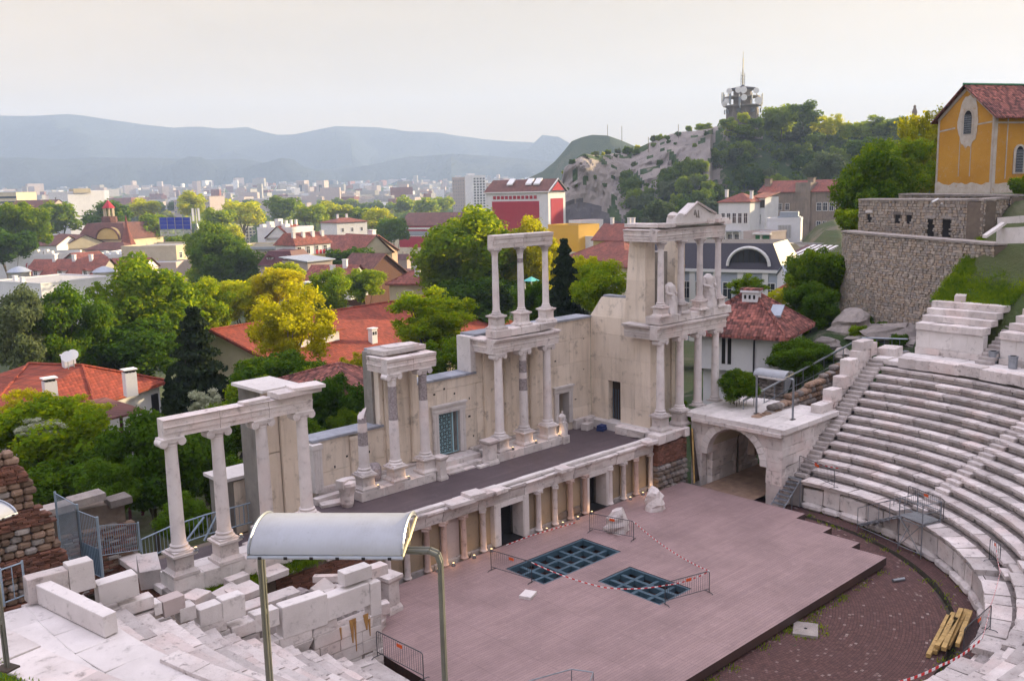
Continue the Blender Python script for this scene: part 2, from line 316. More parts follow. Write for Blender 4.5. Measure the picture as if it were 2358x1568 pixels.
# ---------------------------------------------------------------- stone blocks
import bmesh
def worn(lx, ly, lz, seed, bev=.05, jit=.02, chip=.0):
 rr_ = random.Random(seed); bm = bmesh.new(); bmesh.ops.create_cube(bm, size=1)
 for v in bm.verts: v.co = Vector((v.co.x * lx, v.co.y * ly, (v.co.z + .5) * lz))
 bmesh.ops.bevel(bm, geom=bm.edges[:], offset=bev * min(lx, ly, lz) * 2, segments=1, affect='EDGES')
 for v in bm.verts: v.co += Vector((rr_.uniform(-jit, jit), rr_.uniform(-jit, jit), rr_.uniform(-jit, jit)))
 bm.verts.ensure_lookup_table()
 if chip:
  c = bm.verts[rr_.randrange(len(bm.verts))].co.copy()
  for v in bm.verts:
   d = (v.co - c).length
   if d < chip: v.co = v.co.lerp(Vector((0, 0, lz / 2)), .22 * (1 - d / chip) + .05)
 me = bpy.data.meshes.new('stone_block'); bm.to_mesh(me); bm.free(); return me
_wc = {}
def block(kind, i, mat):
 """shared unit-length worn stones: 'long' 1 x .5 x .4 etc, scaled by the object"""
 dims = {'long': (1, .5, .42), 'cube': (1, 1, 1), 'slab': (1, .8, .3), 'brick': (.3, .15, .07), 'rub': (.42, .3, .26), 'big': (1.4, .7, .9)}[kind]
 key = (kind, i, mat)
 if key not in _wc:
  me = worn(*dims, seed=i * 7 + len(kind), bev={'rub': .14, 'cube': .014, 'long': .03, 'slab': .022}.get(kind, .06), jit=.010 * min(1, dims[2] * 2.5), chip=.35 * dims[0] if i % 3 == 0 and kind not in ('brick', 'cube', 'slab') else 0)
  me.materials.append(M[mat]); _wc[key] = (me, dims)
 return _wc[key]
def put(name, kind, mat, parent, loc, rz, size, rx=0., ry=0.):
 me, d = block(kind, R.randrange(6), mat)
 o = link(name, me, parent); o.location = loc; o.rotation_euler = (rx, ry, rz); o.scale = (size[0] / d[0], size[1] / d[1], size[2] / d[2]); return o
# ================================================================ THE THEATRE
EX, EY, EA, EB = 34.0, 27.3, 15.3, 14.5
def E_(th, k, z=0.): return Vector((EX + (EA + k) * math.cos(th), EY + (EB + k) * math.sin(th), z))
def tang(th, k): return math.atan2((EB + k) * math.cos(th), -(EA + k) * math.sin(th))
def end_th(y, k, right=True):
 a = math.asin((y - EY) / (EB + k)); return a if right else -math.pi - a
def ashlar(parent, p0, p1, z0, z1, ch, bl, dep, mat, name='stone', ztop=None, zbot=None, kind='long', jit=.015, face=0., mats=None, skip=None, gap=.012, maxn=10**9):
 """courses of separate worn blocks in the vertical wall p0->p1 (front face on that line, depth to its left)"""
 a, b = Vector((p0[0], p0[1], 0)), Vector((p1[0], p1[1], 0)); L = (b - a).length; d = (b - a) / L; nrm = Vector((-d.y, d.x, 0)); rz = math.atan2(d.y, d.x)
 z = z0; n = 0; ci = 0
 off = parent.location if parent is not None else Vector()
 while z < z1 - ch * .3:
  h = ch * R.uniform(.85, 1.15); h = min(h, z1 - z)
  if z1 - z - h < ch * .35: h = z1 - z
  x = -R.uniform(0, bl) if ci % 2 else 0.; ci += 1
  while x < L - .02:
   l = bl * R.uniform(.65, 1.4); x0, x1 = max(x, 0), min(x + l, L)
   if L - x1 < bl * .3: x1 = L
   x = x1 if x1 == L else x + l
   if x1 - x0 < .03: continue
   xm = (x0 + x1) / 2
   zt = ztop(xm) if ztop else 1e9; zb = zbot(xm) if zbot else -1e9
   if z + h * .5 > zt or z + h < zb: continue
   if skip and skip(x0, x1, z, z + h): continue
   if n >= maxn: return n
   c = a + d * xm + nrm * (dep / 2 + R.uniform(-jit, jit) + face)
   m = mats[R.randrange(len(mats))] if mats else mat
   put(name, kind, m, parent, (c.x - off.x, c.y - off.y, z - off.z + gap / 2), rz, (x1 - x0 - gap, dep, h - gap)); n += 1
  z += h
 return n
# ---------------------------------------------------------------- orchestra floor, gutter
def ring(k0, k1, z, seg=120, full=True, t0=0, t1=-2 * math.pi):
 b = MB(); n = seg; vs = []
 for i in range(n + 1):
  t = t0 + (t1 - t0) * i / n
  vs += [E_(t, k0, z), E_(t, k1, z)]
 return b.add(vs, [(2 * i, 2 * i + 1, 2 * i + 3, 2 * i + 2) for i in range(n)])
b = MB(); vs = [(EX, EY, -.55)] + [E_(-2 * math.pi * i / 120, -1.25, -.55) for i in range(120)]
b.add(vs, [(0, i + 1, (i + 1) % 120 + 1) for i in range(120)])
tag(b.build('orchestra_floor', M['paving']), kind='structure')
tag(ring(-.9, .6, -.55).build('orchestra_walk', M['paving']), kind='structure')
b = MB(); g = [(-1.25, -.55), (-1.25, -.95), (-.9, -.95), (-.9, -.55)]; vs = []
for i in range(121): vs += [E_(-2 * math.pi * i / 120, k, z) for k, z in g]
b.add(vs, [(4 * i + j, 4 * i + j + 1, 4 * i + j + 5, 4 * i + j + 4) for i in range(120) for j in range(3)])
tag(b.build('drain_channel', M['soil']), kind='structure')
# ---------------------------------------------------------------- stage platform with two trap openings
xs = [20.4, 21.4, 22.4, 23.4, 29.95, 32.05, 34.5, 35.7, 44.35, 45.3, 46.3, 47.3]
ys = [20.27, 22.16, 24.3, 25.1, 26.5, 28.9, 30.5, 33.25, 35.6]
def inplat(x, y):
 if y < 22.16: ok = 23.4 < x < 44.35
 elif y < 24.3: ok = 22.4 < x < 45.3
 elif y < 26.5: ok = 21.4 < x < 46.3
 else: ok = x > 20.4
 return ok and not (29.95 < x < 35.7 and 30.5 < y < 33.25) and not (32.05 < x < 34.5 and 25.1 < y < 28.9)
plat = thing('stage_platform', 'wide pinkish brown plank stage with stepped edges and two trap openings', 'stage', (34, 28, -.55))
top, side = MB(), MB()
for i in range(len(xs) - 1):
 for j in range(len(ys) - 1):
  if not inplat((xs[i] + xs[i + 1]) / 2, (ys[j] + ys[j + 1]) / 2): continue
  top.add([(xs[i], ys[j], 0), (xs[i + 1], ys[j], 0), (xs[i + 1], ys[j + 1], 0), (xs[i], ys[j + 1], 0)], [(0, 1, 2, 3)])
  for dx, dy, p, q in ((0, -1, (xs[i], ys[j]), (xs[i + 1], ys[j])), (0, 1, (xs[i + 1], ys[j + 1]), (xs[i], ys[j + 1])), (-1, 0, (xs[i], ys[j + 1]), (xs[i], ys[j])), (1, 0, (xs[i + 1], ys[j]), (xs[i + 1], ys[j + 1]))):
   ii, jj = i + dx, j + dy
   if 0 <= ii < len(xs) - 1 and 0 <= jj < len(ys) - 1 and inplat((xs[ii] + xs[ii + 1]) / 2, (ys[jj] + ys[jj + 1]) / 2): continue
   side.add([(*p, -.42), (*q, -.42), (*q, 0), (*p, 0)], [(0, 1, 2, 3)])
top.build('deck_planking', M['deck'], plat, world=True); [MB().add([v for v in side.v[4 * q:4 * q + 4]], [(0, 1, 2, 3)]).build('fascia_board', M['deck_edge'], plat, world=True) for q in range(len(side.v) // 4)]
for nm, (x0, x1, y0, y1, nx, ny) in (('long', (29.95, 35.7, 30.5, 33.25, 6, 3)), ('short', (32.05, 34.5, 25.1, 28.9, 3, 4))):
 lab = 'long sunken pit with blue steel grid beams nearer the arcade wall' if nm == 'long' else 'shorter sunken pit with blue steel grid beams nearer the orchestra'
 t = thing('trap_pit', lab, 'trap opening', ((x0 + x1) / 2, (y0 + y1) / 2, -1.2), group='open pits in the stage')
 b = MB(); b.add([(x0, y0, -1.2), (x1, y0, -1.2), (x1, y1, -1.2), (x0, y1, -1.2)], [(0, 1, 2, 3)])
 for p, q in (((x0, y0), (x1, y0)), ((x1, y0), (x1, y1)), ((x1, y1), (x0, y1)), ((x0, y1), (x0, y0))): b.add([(*p, -1.2), (*q, -1.2), (*q, -.05), (*p, -.05)], [(0, 1, 2, 3)])
 b.build('pit_lining', M['deck_edge'], t, world=True)
 b = MB(); e = .14
 for u0, u1, v0, v1 in ((x0, x1, y0, y0 + e), (x0, x1, y1 - e, y1), (x0, x0 + e, y0 + e, y1 - e), (x1 - e, x1, y0 + e, y1 - e)): b.box(u0 + .004, u1 - .004, v0 + .004, v1 - .004, -.32, -.03)
 b.build('pit_frame', M['pit_steel'], t, world=True)
 for i in range(1, nx): xx = x0 + (x1 - x0) * i / nx; MB().box(xx - .10, xx + .10, y0 + e, y1 - e, -.42, -.14).build('beam', M['pit_steel'], t, world=True)
 for j in range(1, ny):
  yy = y0 + (y1 - y0) * j / ny
  for i in range(nx):
   u0 = x0 + (x1 - x0) * i / nx + (.101 if i else e); u1 = x0 + (x1 - x0) * (i + 1) / nx - (.101 if i < nx - 1 else e)
   MB().box(u0, u1, yy - .09, yy + .09, -.40, -.15).build('beam', M['pit_steel'], t, world=True)
# ---------------------------------------------------------------- seating
def seat_mesh(seed, h=.42, dep=.90, lip=.20, dirt=.60):  # strip under the next lip is painted with shade and dirt
 r_ = random.Random(seed); prof = [(0, h - .015), (.02, h), (dirt, h), (dep, h - .012), (dep, 0), (lip, 0), (lip, h * .50), (.01, h * .62)]
 n = 4; vs = []; m = len(prof)
 chips = [r_.random() < .25 for _ in range(n + 1)]
 for i in range(n + 1):
  x = -.5 + i / n
  for j, (y, z) in enumerate(prof):
   k = 1 if j in (0, 1, 7) else .3
   cy_ = .05 * r_.random() if (chips[i] and j in (0, 1, 7)) else 0; cz = -.05 * r_.random() if (chips[i] and j < 2) else 0
   vs.append((x * .99 + r_.uniform(-.008, .008), y + r_.uniform(-.012, .012) * k + cy_, z + r_.uniform(-.01, .01) * k + cz))
 fs = [(i * m + j, (i + 1) * m + j, (i + 1) * m + (j + 1) % m, i * m + (j + 1) % m) for i in range(n) for j in range(m)] + [tuple(range(m)), tuple(range(n * m, n * m + m))[::-1]]
 b = MB().add(vs, fs); b.m = [1 if q < n * m and q % m == 2 else 0 for q in range(len(fs))]; return b.mesh('seat_block', [M['seat'], M['joint_shade_dirt']])
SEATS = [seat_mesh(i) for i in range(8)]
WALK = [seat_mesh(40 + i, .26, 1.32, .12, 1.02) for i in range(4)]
ROWS = 14
def rowk(i): return 0. if i == 0 else .45 + .71 * i
def rowz(i): return 1.2 + .42 * i
stair_th = [rad(-25.5), rad(-56.5), rad(-86.5), rad(-117.), rad(-148.)]
def row_limits(w, i):
 k = rowk(i); hw = .52 / (EA + k)
 t0 = end_th(27.95, k) if w == 0 else stair_th[w - 1] - hw
 t1 = end_th(28.75, k, False) if w == 5 else stair_th[w] + hw
 return t0, t1
wl = ['wedge of worn marble seating beside the steps at the vaulted gate', 'second wedge of curved marble seating, behind the scaffold stair', 'third wedge of curved marble seating above the stacked yellow timbers',
 'wedge of marble seating at the near bottom of the bowl beside the third stair', 'wedge of marble seating below the camera, mostly out of frame', 'near wedge of marble seating ending at the ruined block wall']
for w in range(6):
 t0, t1 = row_limits(w, 6); tm = (t0 + t1) / 2
 T = thing('seating_wedge', wl[w], 'stone seating', E_(tm, rowk(5), rowz(4)), group='wedges of marble seating round the orchestra')
 off = T.location
 for i in range(ROWS):
  t0, t1 = row_limits(w, i); k = rowk(i); th = t0; zt = rowz(i); h = .26 if i == 0 else .42
  while th > t1 + .001:
   step = R.uniform(.85, 2.1) * (1.35 if w == 5 else 1) / (EA + k)
   nt_ = th - step
   if nt_ - t1 < .5 / (EA + k): nt_ = t1
   tm = (th + nt_) / 2; P = E_(tm, k); A, B = E_(th, k), E_(nt_, k); L = (A - B).length
   rz = tang(tm, k) + math.pi  # x along the row, y outwards
   ou = Vector((math.cos(tm), math.sin(tm), 0))
   yd = Vector((-math.sin(rz), math.cos(rz), 0))
   if yd.dot(ou) < 0: rz += math.pi
   o = link('seat_block', (WALK if i == 0 else SEATS)[R.randrange(4 if i == 0 else 8)], T)
   P += ou * R.uniform(-.02, .03); o.location = (P.x - off.x, P.y - off.y, zt - h - off.z + R.uniform(-.012, .012))
   o.rotation_euler = (R.uniform(-.008, .008), R.uniform(-.008, .008), rz); o.scale = (L - .012, R.uniform(.99, 1.01), 1)
   th = nt_
# stairs between wedges
STEP = [worn(1, .5, .22, 90 + i, .06, .012) for i in range(4)]
for m_ in STEP: m_.materials.append(M['seat_dark'])
STEPL = [m_.copy() for m_ in STEP]
for m_ in STEPL: m_.materials[0] = M['seat']
sl_ = ['narrow worn stairway climbing between the first and second seating wedges', 'narrow worn stairway climbing between the second and third seating wedges', 'narrow stairway climbing from the barrier by the stacked timbers',
 'narrow stairway at the bottom edge of the picture', 'narrow stairway below the camera between seating wedges']
for w, ts in enumerate(stair_th):
 T = thing('stone_stairway', sl_[w], 'stairs', E_(ts, rowk(1), rowz(0) - .1)); off = T.location
 rz = tang(ts, 5) + math.pi
 for i in range(1, ROWS):
  for h_ in (0, 1):
   k = rowk(i) + .355 * h_ - .1; z = rowz(i) - .42 + .21 * h_
   P = E_(ts, k + .25); o = link('step', STEPL[R.randrange(4)], T); o.location = (P.x - off.x, P.y - off.y, z + .21 - .22 - off.z + R.uniform(-.01, .01)); o.rotation_euler = (0, 0, rz); o.scale = (1.0, 1.1, 1)
# stair at the right end
T = thing('stone_stairway', 'long dark worn stairway climbing beside the wall of the vaulted gate', 'stairs', (49.5, 28.45, .8)); off = T.location
for n_ in range(28):
 x = 49.9 + n_ * .355; z = 1.2 + n_ * .21; o = link('step', STEP[R.randrange(4)], T); o.location = (x + .2 - off.x, 28.45 - off.y, z - .02 - off.z); o.rotation_euler = (0, 0, math.pi / 2 + R.uniform(-.02, .02)); o.scale = (.98, 1.1, 1)
MB().box(49.4, 60, 28.0, 28.92, -.5, 1.05).build('stair_core', M['seat_dark'], T, world=True)
# podium wall of upright slabs under the first walk
T = thing('podium_wall', 'curved podium wall of cracked marble panels round the brick orchestra', 'wall', (49.3, 27, -.55)); off = T.location
th = end_th(27.9, 0)
while th > -math.pi * 1.02:
 l = R.uniform(1.0, 1.9) / EA; nt_ = th - l; tm = (th + nt_) / 2; P = E_(tm, .32); L = (E_(th, .3) - E_(nt_, .3)).length
 rz = tang(tm, 0); Q = E_(tm, .30)
 if -rad(100) < tm:
  put('orthostat', 'slab', 'marble', T, (Q.x - off.x, Q.y - off.y, -.1 - off.z), rz, (L - R.uniform(.03, .09), .22, 1.02 + R.uniform(-.22, .03)), rx=R.uniform(-.03, .03), ry=R.uniform(-.02, .02))
  Q = E_(tm, .20); put('foot_stone', 'rub', 'marble', T, (Q.x - off.x, Q.y - off.y, -.56 - off.z), rz, (L - .01, .5, .44 + R.uniform(-.04, .04)))
 th = nt_
b = MB(); vs = []
for i in range(101):
 t = rad(3) - rad(190) * i / 100; vs += [E_(t, .42, -.6), E_(t, .42, .96)]
b.add(vs, [(2 * i, 2 * i + 1, 2 * i + 3, 2 * i + 2) for i in range(100)]).build('rubble_core', M['mortar'], T, world=True)
# earth core under the rows (and the diazoma)
b = MB(); vs = []
for i in range(101):
 t = rad(1.5) - rad(186) * i / 100
 vs += [E_(t, .42, .96), E_(t, 1.2, .9), E_(t, rowk(13) + .5, rowz(13) - .5), E_(t, 10.6, 6.9), E_(t, 14.2, 6.9)]
b.add(vs, [(5 * i + j, 5 * i + j + 1, 5 * i + j + 6, 5 * i + j + 5) for i in range(100) for j in range(4)])
tag(b.build('cavea_core', M['seat_dark']), kind='structure')
# diazoma: paved walk, with the rim blocks on its inner edge
T = tag(link('upper_walkway', None), kind='structure'); T.location = E_(rad(-5), 12, 6.9); off = T.location
def arc_slabs(parent, k0, k1, z, h, l0, l1, t0, t1, mat, name, zj=.01, kind='slab', maxz=0):
 th = t0; off = parent.location
 while th > t1 + .002:
  l = R.uniform(l0, l1) / (EA + k0); nt_ = max(th - l, t1); tm = (th + nt_) / 2; km = (k0 + k1) / 2
  P = E_(tm, km); L = (E_(th, km) - E_(nt_, km)).length
  rz = tang(tm, km)
  put(name, kind, mat, parent, (P.x - off.x, P.y - off.y, z - h - off.z + R.uniform(-zj, zj)), rz, (L - .003, k1 - k0 - .003, h + R.uniform(0, maxz)))
  th = nt_
vis = [(rad(1.5), rad(-50)), (rad(-140), rad(-184))]
for t0, t1 in vis:
 arc_slabs(T, 10.25, 11.7, 7.08, .3, 1.1, 1.9, t0, t1, 'slab_white', 'paving_slab')
 arc_slabs(T, 11.7, 13.95, 7.08, .3, 1.4, 2.4, t0, t1, 'slab_white', 'paving_slab', .005)
# upper podium wall + upper rows on the right
TU = thing('upper_podium_wall', 'tall wall of marble blocks behind the upper walkway, carrying three seat rows', 'wall', E_(rad(-4), 14.2, 7.05)); off = TU.location
def upper(parent, t0, t1, rows, wallz=9.2):
 arc_slabs(parent, 13.95, 14.5, 7.5, .42, 1.0, 1.8, t0, t1, 'marble', 'plinth_block')
 arc_slabs(parent, 14.05, 14.6, 8.72, 1.22, .9, 1.7, t0, t1, 'slab_white', 'orthostat', kind='cube')
 arc_slabs(parent, 13.9, 14.9, 9.2, .46, .9, 1.6, t0, t1, 'marble', 'cornice_block', .02)
 for i in range(rows): arc_slabs(parent, 14.9 + .72 * i, 15.75 + .72 * i, 9.62 + .42 * i, .42, 1., 2., t0, t1, 'marble', 'seat_block', .015)
upper(TU, rad(.5), rad(-8.6), 3)
TU2 = thing('upper_podium_wall', 'marble block wall and upper seats at the right edge, past the narrow stair', 'wall', E_(rad(-15), 14.2, 7.05)); upper(TU2, rad(-10.9), rad(-30), 6)
T = thing('stone_stairway', 'short marble stair rising between the two upper seating blocks at the right edge', 'stairs', E_(rad(-9.8), 13.6, 7.08)); off = T.location
for i in range(20):
 P = E_(rad(-9.75), 13.4 + .36 * i); o = link('step', STEP[i % 4], T); o.location = (P.x - off.x, P.y - off.y, .0 + .21 * i); o.rotation_euler = (0, 0, tang(rad(-9.75), 14)); o.scale = (1.05, 1.1, 1)
TL_ = thing('upper_podium_wall', 'top of the upper podium wall along the near walkway, seen from behind', 'wall', E_(rad(-168), 14.2, 7.05)); upper(TL_, rad(-146), rad(-181), 0)
TL2 = thing('upper_seating', 'first rows of upper marble seats at the bottom edge, below the turf strip', 'stone seating', E_(rad(-160), 16, 9.4)); off = TL2.location
for i in range(9): arc_slabs(TL2, 16.4 + .72 * i, 17.4 + .72 * i, 10.1 + .42 * i, .42, .8, 1.8, rad(-138), rad(-186), 'slab_white', 'seat_block', .02)
# info board and bins on the upper walk
p = on_z(2256, 828, 7.1)
t = thing('info_board', 'small white notice board with a black figure leaning on the upper walkway wall', 'notice board', p, rad(-80)); MB().box(-.32, .32, 0, .04, .1, .75).build('board', M['frame_white'], t); MB().box(-.06, .02, -.008, -.002, .25, .5).box(-.02, .12, -.008, -.003, .2, .26).build('print', M['dark'], t); MB().tube((-.2, .02, 0), (-.2, .02, .12), .02).tube((.2, .02, 0), (.2, .02, .12), .02).build('leg', M['galv'], t)
for q, (x, y) in enumerate(((2286, 836), (2332, 848))):
 t = thing('waste_bin', ['grey cylindrical bin beside the notice board', 'grey cylindrical bin at the far end of the upper walk bench'][q], 'bin', on_z(x, y, 7.1), group='grey bins on the upper walkway'); MB().lathe([(.26, 0), (.28, .7), (.3, .72), (.3, .78)], n=14).build('body', M['galv'], t, True); MB().lathe([(.18, .78), (.18, .8), (.0, .8)], n=12, cap=False).build('opening', M['dark'], t)
t = thing('low_bench', 'low dark steel bench between the two grey bins', 'bench', on_z(2309, 838, 7.1), rad(-80)); MB().box(-.55, .55, -.15, .15, .36, .42).build('seat', M['galv'], t)
for s_ in (-1, 1): MB().tube((s_ * .5, 0, 0), (s_ * .5, 0, .36), .03).build('leg', M['galv'], t)
# ---------------------------------------------------------------- columns
def ped_mesh(h, w=.46):
 b = MB(); b.box(-w * 1.12, w * 1.12, -w * 1.12, w * 1.12, 0, h * .14);
 b.hexa([(-w, -w, h * .14), (w, -w, h * .14), (w, w, h * .14), (-w, w, h * .14), (-w * .82, -w * .82, h * .28), (w * .82, -w * .82, h * .28), (w * .82, w * .82, h * .28), (-w * .82, w * .82, h * .28)])
 b.box(-w * .8, w * .8, -w * .8, w * .8, h * .28, h * .8)
 b.hexa([(-w * .8, -w * .8, h * .8), (w * .8, -w * .8, h * .8), (w * .8, w * .8, h * .8), (-w * .8, w * .8, h * .8), (-w * 1.05, -w * 1.05, h * .9), (w * 1.05, -w * 1.05, h * .9), (w * 1.05, w * 1.05, h * .9), (-w * 1.05, w * 1.05, h * .9)])
 b.box(-w * 1.07, w * 1.07, -w * 1.07, w * 1.07, h * .9, h)
 for i, v in enumerate(b.v): b.v[i] = (v[0] + R.uniform(-.008, .008), v[1] + R.uniform(-.008, .008), v[2])
 return b.mesh('pedestal', M['marble'])
BASEM = MB().box(-.40, .40, -.40, .40, 0, .08).lathe([(.38, .08), (.41, .12), (.38, .17), (.33, .18), (.31, .22), (.34, .25), (.35, .28), (.32, .32), (.28, .33)], n=20).mesh('column_base', M['column'], True)
b = MB().lathe([(.24, 0), (.27, .03), (.25, .06), (.30, .14), (.32, .18)], n=18)
b.box(-.40, .40, -.27, .27, .18, .27); b.box(-.44, .44, -.31, .31, .27, .34)
for sx_ in (-1, 1):
 for k_, (r_, dep_) in enumerate(((.165, .26), (.10, .285), (.045, .30))): b.tube((sx_ * .36, -dep_, .15), (sx_ * .36, dep_, .15), r_, n=14)
IONIC = b.mesh('ionic_capital', M['column'], True)
b = MB().lathe([(.205, 0), (.235, .03), (.21, .06), (.215, .2), (.25, .33), (.31, .40)], n=18)
for r0, z0, h_, k_ in ((.22, .06, .17, 0), (.235, .18, .19, 1)):
 for i in range(8):
  t = 2 * math.pi * (i + k_ * .5) / 8; c, s_ = math.cos(t), math.sin(t); q = Vector((c, s_, 0)); u = Vector((-s_, c, 0))
  p0, p1, p2 = q * r0, q * (r0 + .03), q * (r0 + .10)
  b.add([p0 - u * .075 + Vector((0, 0, z0)), p0 + u * .075 + Vector((0, 0, z0)), p1 + u * .06 + Vector((0, 0, z0 + h_ * .75)), p1 - u * .06 + Vector((0, 0, z0 + h_ * .75)), p2 + u * .035 + Vector((0, 0, z0 + h_)), p2 - u * .035 + Vector((0, 0, z0 + h_)), p2 + Vector((0, 0, z0 + h_ * .8))], [(0, 1, 2, 3), (3, 2, 4, 5), (5, 4, 6)])
for i in range(4):
 t = math.pi / 4 + i * math.pi / 2; q = Vector((math.cos(t), math.sin(t), 0)); b.tube(q * .28 + Vector((0, 0, .30)), q * .40 + Vector((0, 0, .41)), .035, .05, n=6)
b.box(-.33, .33, -.33, .33, .41, .47)
CORIN = b.mesh('leaf_capital', M['column'], False)
def shaft_mesh(r, h, mats, bands=(), broken=False):
 b = MB(); n = 18; N = 12; prof = []
 for i in range(N + 1):
  t = i / N; rr_ = r * (1 - .15 * t ** 1.6); z = h * t; prof.append((rr_ * (1.06 if i in (0, N) else 1), z))
 vs = []; k0 = len(b.v)
 for i, (rr_, z) in enumerate(prof):
  for j in range(n):
   tt = 2 * math.pi * j / n; q = rr_
   for z0, z1 in bands:
    if z0 < z / h < z1: q *= R.uniform(.93, 1.0)
   zz = z + (R.uniform(-.25, .1) + .3 * math.cos(tt) if broken and i == N else 0)
   vs.append((q * math.cos(tt), q * math.sin(tt), zz))
 fs = []; ms = []
 for i in range(N):
  mi = 1 if any(z0 - .001 <= (i + .5) / N <= z1 for z0, z1 in bands) else 0
  for j in range(n): fs.append((i * n + j, i * n + (j + 1) % n, (i + 1) * n + (j + 1) % n, (i + 1) * n + j)); ms.append(mi)
 b.add(vs, fs); b.m = ms; b.add(vs[:n][::-1], [tuple(range(n))]); b.add(vs[-n:], [tuple(range(n))])
 return b.mesh('shaft', mats, True)
_sh = {}
def column(label, x, y, z0, ped, ztop, r, cap=IONIC, bands=(), broken=False, pedw=.46, group=None, nocap=False, lamp=True):
 T = thing('column', label, 'column', (x, y, z0), R.uniform(-.02, .02), group)
 z = 0
 if ped:
  link('pedestal', ped_mesh(ped, pedw), T); z = ped
 bs = r / .27; o = link('column_base', BASEM, T, (0, 0, z + .003)); o.scale = (bs, bs, bs); zb = z + .33 * bs
 ch = 0 if nocap else (.34 if cap is IONIC else .47) * bs * (1.0 if cap is IONIC else 1.15)
 h = ztop - z0 - zb - ch
 me = shaft_mesh(r, h, [M['column'], M['breccia']], bands, broken); link('shaft', me, T, (0, 0, zb))
 if not nocap:
  cs = bs * (1. if cap is IONIC else 1.15); link('capital', cap, T, (0, 0, ztop - z0 - ch)).scale = (cs, cs, cs)
 return T
gm = 'marble columns of the stage facade'
zc = 9.4
mid = [(36.15, 'left'), (38.15, 'middle'), (40.2, 'right')]
column('lower column at the left of the central porch, behind the tall altar block', 36.15, 40.3, 3.5, .82, zc, .27)
column('lower column with a dark rough band in the middle of the central porch', 38.15, 40.3, 3.5, .82, zc, .27, bands=((.5, .66), (.75, .95)))
column('lower column at the right of the central porch, beside the small headless statue', 40.2, 40.3, 3.5, .82, zc, .27)
column('broken stump of a column with dark patched bands, left of the lattice door', 26.45, 40.25, 3.5, .82, 7.55, .28, bands=((.42, .66), (.82, 1.)), broken=True, nocap=True)
column('column with a mauve rough upper shaft and worn capital under the small porch', 28.45, 40.25, 3.5, .82, zc, .27, bands=((.5, .93),))
column('column with a black and mauve upper shaft at the right of the small porch', 30.5, 40.25, 3.5, .82, zc, .27, bands=((.66, .99),))
for i, l in enumerate(('first slender column on top of the central porch, at its left end', 'second slender column on the central porch, with a grey stain near its top', 'third slender column on the central porch, at its right end')):
 column(l, (36.3, 38.33, 40.42)[i], 40.5, 10.8, .82, 15.5, .205, CORIN, bands=((.8, .93),) if i == 1 else (), pedw=.42)
for i, l in enumerate(('left end column of the free standing four column screen', 'second column of the four column screen, with a tall pedestal', 'third column of the four column screen, in front of the concrete pier', 'fourth column of the screen, carrying the broken cornice end')):
 column(l, (14.55, 16.52, 18.52, 20.5)[i], 36.0, 3.75, .95, 9.5, .285, pedw=.5)
for i, l in enumerate(('lower corner column of the two storey tower, on a tall pedestal', 'second lower column of the two storey tower, on a pedestal', 'third lower column of the tower, standing on the gate roof', 'fourth lower column at the right end of the tower')):
 column(l, (46.0, 48.0, 49.95, 51.9)[i], 36.0, (3.55, 3.55, 4.45, 4.45)[i], 1.0 if i < 2 else 0, zc, .27, pedw=.47)
for i, l in enumerate(('upper corner column of the two storey tower, left of a headless statue', 'second upper column of the tower, right of a headless statue', 'third upper column of the tower, left of the second statue', 'fourth upper column at the right end of the tower')):
 column(l, (46.02, 48.06, 50.08, 52.1)[i], 36.0, 10.85, .62, 15.45, .215, CORIN, pedw=.42)
# ---------------------------------------------------------------- entablatures
EPROF = [(-.30, 0), (.25, 0), (.25, .16), (.28, .17), (.28, .33), (.32, .35), (.32, .40), (.27, .42), (.27, .62), (.34, .66), (.36, .72), (.50, .76), (.52, .90), (-.30, .92)]
def entab(name, label, pts, z, prof, joints, mat='marble', cat='entablature', h=1., part='architrave_block'):
 T = thing(name, label, cat, (pts[0][0], pts[0][1], z))
 for (a, b_) in zip(pts, pts[1:]):
  a, b_ = Vector((*a, z)), Vector((*b_, z)); d = (b_ - a).normalized(); side = Vector((d.y, -d.x, 0))
  if len(pts) > 2:  # the front runs past the corners, the returns stop against it
   if abs(d.x) > .5: a = a - d * .3; b_ = b_ + d * (.3 if pts[-1][1] > pts[1][1] + 1 else 0)
   elif d.y < 0: b_ = b_ - d * .31
   else: a = a + d * .31
  L = (b_ - a).length
  n = max(1, round(L / joints)); cuts = [0] + [L * (i + R.uniform(-.12, .12)) / n for i in range(1, n)] + [L]
  for c0, c1 in zip(cuts, cuts[1:]):
   mb = MB().extr([(p + R.uniform(-.012, .012), q * h) for p, q in prof], a + d * (c0 + .008), a + d * (c1 - .008), side)
   rag = [(x, y, zz - (R.uniform(0, .05) if zz > z + h * .85 else 0)) for x, y, zz in mb.v]; mb.v = rag
   mb.build(part, M[mat], T, world=True)
 return T
t = entab('porch_entablature', 'carved marble entablature joining the three lower columns of the central porch', [(35.85, 41.9), (35.85, 40.3), (40.75, 40.3), (40.75, 41.9)], 9.4, EPROF, 1.7)
MB().box(36.15, 40.45, 40.6, 41.88, 9.42, 10.28).build('soffit', M['concrete'], t, world=True)
ashlar(t, (35.7, 39.95), (40.9, 39.95), 10.33, 10.8, .46, 1.3, .9, 'marble', 'cornice_block')
t = entab('small_porch_entablature', 'short marble entablature carried by the two columns of the small left porch', [(28.3, 41.9), (28.3, 40.25), (31.0, 40.25), (31.0, 41.9)], 9.4, [(p, q * .95) for p, q in EPROF[:9]] + [(.32, .66), (.34, .8), (-.3, .8)], 1.35)
put('broken_cornice_slab', 'slab', 'marble', t, (1.5, -.35, .86), .05, (3.0, 1.5, .26)); put('broken_cornice_slab', 'slab', 'marble', t, (1.6, -.5, 1.08), -.1, (2.0, .9, .16))
